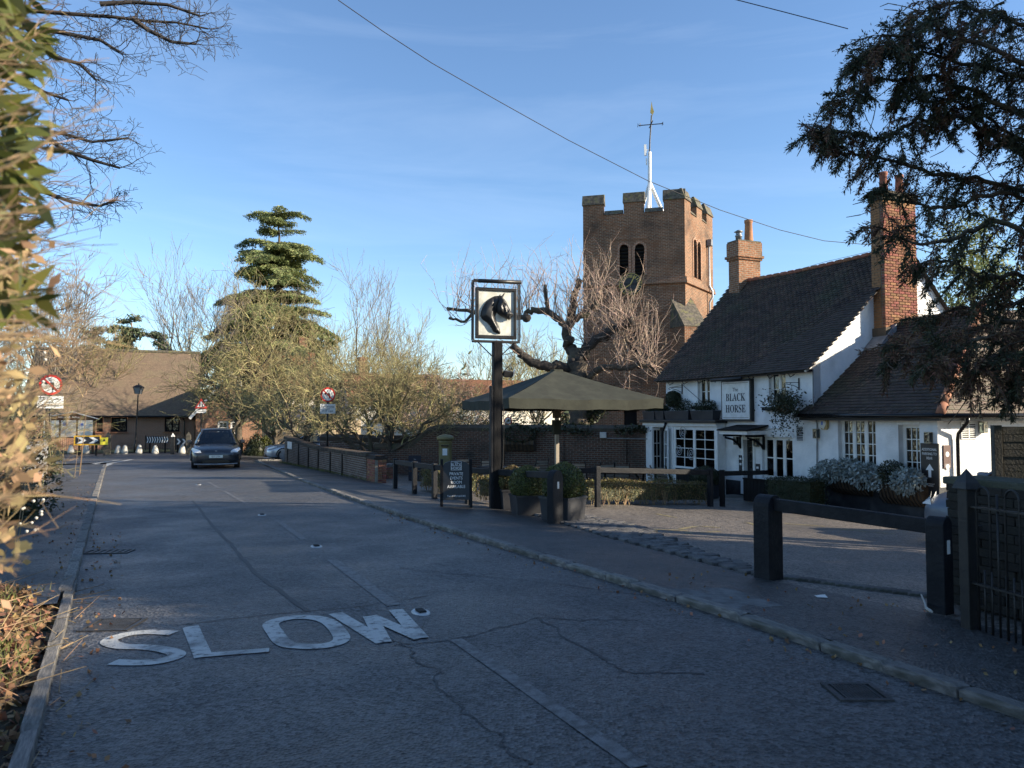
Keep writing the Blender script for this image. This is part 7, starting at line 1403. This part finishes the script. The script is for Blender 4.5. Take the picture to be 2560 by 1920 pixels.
# dark bare tree overhanging from the left
lb = Vector((-9.5,9.8,-.1)); lt_ = thing('overhanging_tree', 'dark twiggy bare tree reaching in from the left edge', 'tree', lb); sg = []
obj('trunk', MB().tube([(0,0,-.1),(.2,0,3),(.5,.2,6),(.6,.3,9.5)], [.3,.26,.2,.06], 9), K['bark_dark'], lt_, True)
for pts in ([(-60,60),(60,25),(180,35),(280,42),(360,52),(440,56),(520,72)], [(330,45),(370,75),(430,105),(490,110)], [(100,70),(170,85),(250,100),(300,130)], [(-60,300),(30,310),(100,325),(160,335),(230,355),(320,345)], [(100,330),(160,375),(230,400),(300,420)], [(-60,440),(30,465),(110,480),(180,505),(250,515),(290,500)], [(60,560),(30,540),(-40,520)][::-1], [(250,10),(330,5),(420,12),(500,40)], [(60,60),(130,140),(200,160),(240,200)], [(-40,180),(40,190),(110,230),(170,250)]):
    P3 = [P(px, py, 10.+.1*i)-lb for i, (px, py) in enumerate(pts)]
    for i in range(len(P3)-1):
        for k in range(3):
            a, c = P3[i].lerp(P3[i+1], k/3), P3[i].lerp(P3[i+1], (k+1)/3); t_ = (i+k/3)/len(P3); r_ = .03*(1-t_)+.008; sg.append((*a,*c,r_,r_*.95))
            for s_ in range(2):
                d = ((c-a).normalized()+rv(.7)).normalized(); grow(sg, c, d, random.uniform(.2,.5), .007, 0, 2, .1, .35, .0, .9, .6, 2, .0028, first=.2)
link('crown', seg_mesh('crown', sg, K['twig_dark'], 4), lt_)
# ---------------------------------------------------------------- left hedge, close to the camera
def hedge_twigs(label, items, mt, name='hedge_shrub'):
    sg = []
    for (p, d, L_, r_) in items:
        p = Vector(p); d = Vector(d).normalized(); m_ = 7
        for j in range(m_):
            d = (d+rv(.07)).normalized(); q = p+d*L_/m_; sg.append((*p,*q,r_*(1-.8*j/m_),r_*(1-.8*(j+1)/m_)))
            if j > 0:
                for s_ in range(random.randint(0,2)):
                    e_ = (d+rv(.45)).normalized(); q2 = q+e_*L_*random.uniform(.08,.3); sg.append((*q,*q2,r_*.45,r_*.15))
            p = q
    b = Vector((-2.2,1.6,0)); o = thing(name, label, 'shrub', b); link('stems', seg_mesh('stems', np.array(sg)-np.array([*b,*b,0,0]), K[mt], 4), o); return o
it = []
for k in range(150):
    d = random.uniform(1.0,2.4); px = random.uniform(-430,-135); py = random.uniform(300,1500); it.append((P(px,py,d), (random.uniform(.2,.9), random.uniform(-.15,.5), random.uniform(-.05,.85)), random.uniform(.14,.34)*(d/1.4), .0028*random.uniform(.7,1.4)))
for k in range(34):
    d = random.uniform(.8,1.2); it.append((P(random.uniform(-400,-190), random.uniform(1180,1480), d), (random.uniform(.6,1), random.uniform(-.1,.3), random.uniform(-.2,.7)), random.uniform(.1,.175), .0034*random.uniform(.8,1.3)))
for k in range(80):
    d = random.uniform(1.3,2.8); it.append((P(random.uniform(-330,-90), random.uniform(-100,900), d), (random.uniform(.4,1), random.uniform(-.1,.5), random.uniform(-.2,.9)), random.uniform(.18,.36)*(d/1.6), .0026))
hs_ = hedge_twigs('tan leafless hedge twigs blurred close to the camera at left', it, 'twig_tan')
C = []; D = []
for k in range(260):
    py = random.uniform(-150,620) if k < 220 else random.uniform(620,800); px = random.uniform(-260,70-.09*max(0,py)+30*math.sin(py*.02)); d = random.uniform(1.5,3.4); c = P(px, py, d)
    for j in range(9): dd = Vector((random.gauss(.5,.7), random.gauss(0,.7), random.gauss(-.2,.7))).normalized(); C.append(c+dd*.07+rv(.02)); D.append(dd)
lo_ = thing('laurel_shrub', 'glossy green laurel leaves at the upper left edge', 'shrub', (-2.6,2.,0)); link('foliage', leaf_mesh('foliage', np.array(C)-np.array([-2.6,2.,0]), .085, K['laurel'], .3, D=np.array(D)), lo_)
sgs = [(*Vector((.2,0,0)), *Vector((.1,.1,2.9)), .012, .006), (0,.2,0,-.1,.2,2.6,.012,.006)]; link('stems', seg_mesh('stems', sgs, K['bark'], 5), lo_)
C = []
for k in range(420):
    py = random.uniform(420,1420); px = random.uniform(-240, 20+40*math.sin(py*.013)); c = P(px, py, random.uniform(1.6,3.4)); C += [c+rv(.05) for j in range(6)]
dh = thing('hedge_shrub', 'straw coloured dead leaves massed in the left hedge', 'shrub', (-2.8,2.2,0)); link('foliage', leaf_mesh('foliage', np.array(C)-np.array([-2.8,2.2,0]), .045, mat('straw_leaf', (.4,.3,.15), (.28,.2,.1), 4., .8, island=.4, trans=.3), .5), dh); link('stems', seg_mesh('stems', [(0,0,0,.1,.05,1.9,.012,.005),(-.2,.2,0,-.1,.1,1.8,.012,.005)], K['twig_tan'], 5), dh)
# snowberries
bm_ = MB()
sb = thing('snowberry', 'white berries on bare hedge stems at the left', 'shrub', (-4.,6.,0)); 
bmesh_m = mesh('berry', MB().lathe([(0,-.01),(.008,-.006),(.01,.0),(.008,.006),(0,.01)], n=7), K['chalk_white'], True)
for k in range(20):
    px = random.uniform(40,125); py = random.choice([random.uniform(1230,1330), random.uniform(1230,1330), random.uniform(880,1010)]); link('berry', bmesh_m, sb, P(px,py,5.+random.uniform(-.5,.6))-Vector((-4.,6.,0)))
# mid-distance hedge along the left pavement
it = []
def hedge_far(label, px0, px1, py0, py1, d0, d1, n, mt, L0=.5):
    sg = []; b = P((px0+px1)/2, 1100, (d0+d1)/2); b.z = gz(b.x,b.y)
    for k in range(n):
        d = random.uniform(d0,d1); p = P(random.uniform(px0,px1), random.uniform(py0,py1), d); dr = Vector((random.gauss(.3,.5), random.gauss(-.1,.4), random.gauss(.5,.45)))
        grow(sg, p, dr, L0*random.uniform(.6,1.2), .012*d/20, 0, 2, .25, .2, .03, .6, .6, 3, .004*d/20)
    for k in range(14): q = P(random.uniform(px0,px1),1150,random.uniform(d0,d1)); sg.append((q.x,q.y,gz(q.x,q.y),q.x+.2,q.y,P(px0,(py0+py1)/2,d0).z*.6,.01,.005))
    return make_tree('hedge_shrub', label, b, sg, 99, 'bark', mt, cat='shrub')
hedge_far('twiggy tan shrub behind the large left sign', -60, 215, 760, 1010, 24., 30., 110, 'twig_tan', 1.3); hedge_far('tan shrub mass at the left edge above the pavement', -120, 60, 640, 1230, 9., 15., 150, 'twig_tan', .7); hedge_far('grey brown brush at the far left of the pavement', -60, 110, 980, 1150, 16., 22., 60, 'twig_lichen', .8)
bush('evergreen_shrub', 'dark evergreen shrub low at the left edge beside the pavement', on(-9.2,13.2), (1.0,1.6,1.5), 5200, 'dark_leaf', .08); bush('evergreen_shrub', 'dark ivy shrub behind the left sign pole', on(-16.6,25.), (1.6,2.2,1.7), 4200, 'dark_leaf', .1)
m0 = P(55,1190,17.); railing('metal_fence', 'grey metal fence beside the left pavement', on(m0.x,m0.y,.1), on(*P(118,1190,24.).xy,.1), 1.15, .11, mt='grey_metal', r=.014)
# leaf litter, grass and sticks on the near left bank
def bz(x, y): t_, n_ = tn(x, y); return gz(x, y)-.02+bank(t_, n_)
def scatter(n, t0, t1, n0, n1): 
    t_ = t0+(t1-t0)*rng.random(n); q = n0+(n1-n0)*rng.random(n); xs = [xy(a, b) for a, b in zip(t_, q)]; return np.array([(x, y, bz(x, y)) for x, y in xs])
lv = scatter(6500, 3.5, 9.6, -2.6, -.42); lv[:,2] += .012+rng.random(len(lv))*.03; link('leaf_litter', leaf_mesh('leaf_litter', lv, .07, K['dry_leaf'], .75, N=np.array([0,0,1.])+rng.normal(size=lv.shape)*.55), None, kind='stuff', label='brown fallen leaves covering the near left bank')
kl = scatter(150, 4., 14., -.3, .1); kl[:,2] = [gz(x,y)+.012 for x, y in kl[:,:2]]; l2 = np.array([(*xy(t_, nR(t_)-random.random()**2*.35), 0) for t_ in rng.uniform(1,14,160)]); l2[:,2] = [gz(x,y)+.012 for x, y in l2[:,:2]]; l3 = np.array([(*xy(random.uniform(0,6.5), random.uniform(4.8,6.4)), 0) for k in range(160)]); l3[:,2] = [gz(x,y)+.068 for x, y in l3[:,:2]]; l4 = np.array([(*xy(random.uniform(8,25), -.5-random.random()**2*1.4), 0) for k in range(260)]); l4[:,2] = [gz(x,y)+.082 for x, y in l4[:,:2]]
kk = np.concatenate([kl, l2, l3, l4]); link('leaf_litter', leaf_mesh('leaf_litter', kk, .038, K['dry_leaf'], .75, N=np.array([0,0,1.])+rng.normal(size=kk.shape)*.4), None, kind='stuff', label='stray dead leaves along kerbs and pavement')
gs = scatter(2600, 3.4, 8.8, -2.2, -.5); cl = (np.sin(gs[:,0]*5)+np.sin(gs[:,1]*6+gs[:,0]*3)) > .2; gs = gs[cl]; gd = np.stack([rng.normal(size=len(gs))*.5, rng.normal(size=len(gs))*.5, 1+0*gs[:,0]], 1); link('grass_tufts', leaf_mesh('grass_tufts', gs+gd*.06, .17, K['grass'], .05, D=gd), None, kind='stuff', label='grass tufts on the near left bank')
sg = []
for k in range(260):
    q = scatter(1, 3.5, 9., -2., -.25)[0]; a = random.uniform(0,6.28); L_ = random.uniform(.1,.5); sg.append((q[0],q[1],q[2]+.03,q[0]+math.cos(a)*L_,q[1]+math.sin(a)*L_,q[2]+random.uniform(.0,.12)+.02,.004,.002))
link('fallen_twigs', seg_mesh('fallen_twigs', sg, K['twig_tan'], 4), None, kind='stuff', label='fallen twigs strewn over the near left bank')
vg = np.array([(frontal(px, d), d, gz(frontal(px, d), d)+.05) for px, d in zip(rng.uniform(60,720,5000), rng.uniform(49.5,51.5,5000))]); 
moss = np.array([(*xy(random.uniform(23,38), 7.15+random.gauss(0,.1)), 0) for k in range(1500)]); moss[:,2] = [gz(x,y)+.11 for x, y in moss[:,:2]]; link('grass_tufts', leaf_mesh('grass_tufts', moss, .1, K['grass'], .12, D=np.array([0,0,1.])+rng.normal(size=moss.shape)*.4), None, kind='stuff', label='mossy grass along the foot of the low wall')
# ---------------------------------------------------------------- plants on the pub
def hayrack(label, r4, plants, silver=True):
    q = rect(*r4, -.25); o = thing('hayrack_planter', label, 'planter', W((q[0]+q[1])/2,0,q[3]), RZ); w_ = (q[1]-q[0])/2; h = q[3]-q[2]
    prof = [(0,0),(-.34,0),(-.36,-h*.3),(-.28,-h*.7),(-.12,-h),(0,-h)]
    obj('liner', MB().prism([(a*.92, b*.96-.01) for a, b in prof], 2*w_-.04, (-w_+.02,0,0), (0,1,0), (0,0,1), (1,0,0)), mat('coir', (.09,.06,.035), (.06,.04,.025), 8., .95, .8, 30.), o)
    n = max(6, int(w_*2/.1))
    for k in range(n+1): x = -w_+2*w_*k/n; obj('iron_strap', MB().tube([(x, a, b) for a, b in prof[1:-1]], .012, 5), K['black_iron'], o)
    obj('rim', MB().bar((-w_,-.34,0),(w_,-.34,0),.02,.03), K['black_iron'], o)
    for x, y, z, rx, rz_, n_, mt in plants:
        d = sphere_pts(n_); rr = rng.random((n_,1))**.3; p = d*rr*np.array([rx,.34,rz_])+np.array([x,y,z]); link('foliage', leaf_mesh('foliage', p, .1 if mt == 'silver_leaf' else .05, K[mt], .45, D=unit(d+np.array([0,0,-.5])+rng.normal(size=(n_,3))*.6), N=d+rng.normal(size=(n_,3))*.5), o)
    return o
hayrack('hayrack of silver leaved plants under the wide wing window', (2076,1196,2167,1232), [(-.55,-.25,.1,.45,.32,900,'silver_leaf'),(.0,-.25,.16,.5,.32,1000,'silver_leaf'),(.6,-.25,.05,.5,.34,1000,'silver_leaf'),(-.9,-.2,-.02,.35,.3,500,'silver_leaf')])
hayrack('hayrack with silver plant and dark shrub beside the parking sign', (2200,1212,2306,1258), [(.22,-.28,.05,.42,.34,1300,'silver_leaf'),(-.25,-.2,.22,.32,.3,2200,'dark_leaf'),(-.5,-.2,.0,.3,.25,400,'silver_leaf')])
hk = P(1297,1110,29.); o = thing('hayrack_planter', 'hayrack planter high on the churchyard wall', 'planter', Vector((*cwp.w(cwp.at(1297,1100,-.2)[0],0,0).xy, P(1297,1100,28.6).z)), cwp.rz); obj('liner', MB().prism([(0,0),(-.3,0),(-.3,-.15),(-.1,-.4),(0,-.4)], 1.2, (-.6,0,0), (0,1,0), (0,0,1), (1,0,0)), K['coir'], o)
for k in range(9): x = -.6+1.2*k/8; obj('iron_strap', MB().tube([(x,-.3,0),(x,-.31,-.15),(x,-.1,-.41)], .012, 4), K['black_iron'], o)
d = sphere_pts(1500); link('foliage', leaf_mesh('foliage', d*np.array([.65,.3,.36])+np.array([0,-.15,.2]), .08, K['dark_leaf'], .5), o)
# hanging basket
hb_ = thing('hanging_basket', 'trailing evergreen hanging basket by the near first floor window', 'basket', W(bxx, -.52, 0), RZ); zb4 = fac(1975,1015,-.5)[1]
obj('bowl', MB().lathe([(0,-.24),(.12,-.2),(.2,-.08),(.22,.02)], (0,0,zb4), 14), K['coir'], hb_, True)
for k in range(3): a = k*2.1; obj('chain', MB().tube([(.2*math.cos(a),.2*math.sin(a),zb4),(0,0,bzz-.08)], .005, 4), K['black_iron'], hb_)
C = [rng.normal(size=(1800,3))*np.array([.24,.22,.16])+np.array([0,0,zb4+.1])]
for k in range(26):
    a = random.uniform(0,6.28); L_ = random.uniform(.2,.95); n = int(L_*38); t_ = rng.random((n,1)); C.append(np.array([math.cos(a)*.26,math.sin(a)*.22,zb4])+t_*np.array([math.cos(a)*.15,math.sin(a)*.1,-L_])+rng.normal(size=(n,3))*.045)
link('foliage', leaf_mesh('foliage', np.concatenate(C), .06, K['ivy_leaf'], .7), hb_)
# planters on the bay roof
for (xa, xb_, lab, mt, bl) in ((1614,1645,'leftmost leaning planter on the bay roof','dark_leaf',.18), (1645,1668,'second planter on the bay roof','dark_leaf',.15), (1668,1732,'wide planter with round shrub on the bay roof','dark_leaf',.3), (1734,1794,'right planter of leafy shrubs on the bay roof','dark_leaf',.24)):
    q = rect(xa,1022,xb_,1050,YB+.15); o = thing('roof_planter', lab, 'planter', W((q[0]+q[1])/2, YB+.15, bayz+.1), RZ, 'planters on the bay roof'); w_ = (q[1]-q[0])/2-.02; h = .3
    obj('box', MB().add([(-w_*.9,-.13,0),(w_*.9,-.13,0),(w_*.9,.13,0),(-w_*.9,.13,0),(-w_,-.16,h),(w_,-.16,h),(w_,.16,h),(-w_,.16,h)], [(0,3,2,1),(0,1,5,4),(1,2,6,5),(2,3,7,6),(3,0,4,7),(4,5,6,7)]), K['planter'], o, bevel=.01)
    n = 1500; d = sphere_pts(n); link('foliage', leaf_mesh('foliage', d*rng.random((n,1))**.4*np.array([w_*1.05,.2,bl])+np.array([0,0,h+bl*.5]), .05, K[mt], .5), o)
    if xa == 1668: clipped_ball(link('shrub', None, o), (-.35,0,h+.4), .27, 3200, 'dark_leaf')
n = 420; q = rng.normal(size=(n,3))*np.array([.12,.12,.1])
o = thing('potted_shrub', 'domed box shrub beside the dark screen by the pub door', 'planter', on(*W(fac(1762,1200,-1.5)[0],-1.5,0).xy,.045), RZ); obj('pot', MB().box(-.28,.28,-.28,.28,0,.5), K['planter'], o, bevel=.01); clipped_ball(link('shrub', None, o), (0,0,.6), .42, 3600, 'dark_leaf', .75)
# ---------------------------------------------------------------- unseen hedge and trees, added on the right to shade the road
def shade_hedge(label, a, b, wd, h, top=0): return hedge('unseen_hedge', label, on(*a), on(*b), wd, h, 'dark_leaf', 60, .22, twig=False, cat='hedge')
shade_hedge('unseen tall evergreen hedge added right of the camera to shade the road', (13.2,-9), (13.6,4.6), 1.5, 6.25)  # added sun block out of view, height set to leave the bank lit
def shade_tree(label, x, y, h, rb, n=46, lo=.12):
    b = on(x, y); o = thing('unseen_tree', label, 'tree', b); C = []
    for k in range(n): z = random.uniform(lo,1)*h; rr = rb*(1-(z/h)**1.6*(1 if lo < .3 else .6))+.5; a = random.uniform(0,6.28); C.append(np.array([math.cos(a)*rr*.55, math.sin(a)*rr*.55, z])+rng.normal(size=(210,3))*np.array([rb*.3,rb*.3,.6]))
    link('crown', leaf_mesh('crown', np.concatenate(C), .34, K['conifer_leaf'], .5), o); obj('trunk', MB().tube([(0,0,0),(0,0,h*.95)], [.35,.05], 7), K['bark'], o)
for x, y, h, rb in ((14.6,5.8,12.5,1.9),(15.2,7.4,13,1.9),(18.5,6.3,13,2.1)): shade_tree('unseen evergreen added for shade to the right of the camera, at %d, %d' % (x, y) if False else ('tall evergreen %s added unseen right of the camera for shade' % {5.8:'by the hedge end',7.4:'at the row end',6.3:'in the second row'}[y]), x, y, h, rb)  # unseen trees added to keep the sun off the road
shade_tree('unseen high crowned evergreen added right of the camera to shade the road', 15.6, 10.2, 13., 2.0, 40, .54)  # unseen crown added to shade the road but not the forecourt
shade_tree('unseen evergreen added behind the old wall to darken the near pavement', 8.7, 6.9, 8.6, 1.7, 46)  # added out of view to hold sky light off the near right
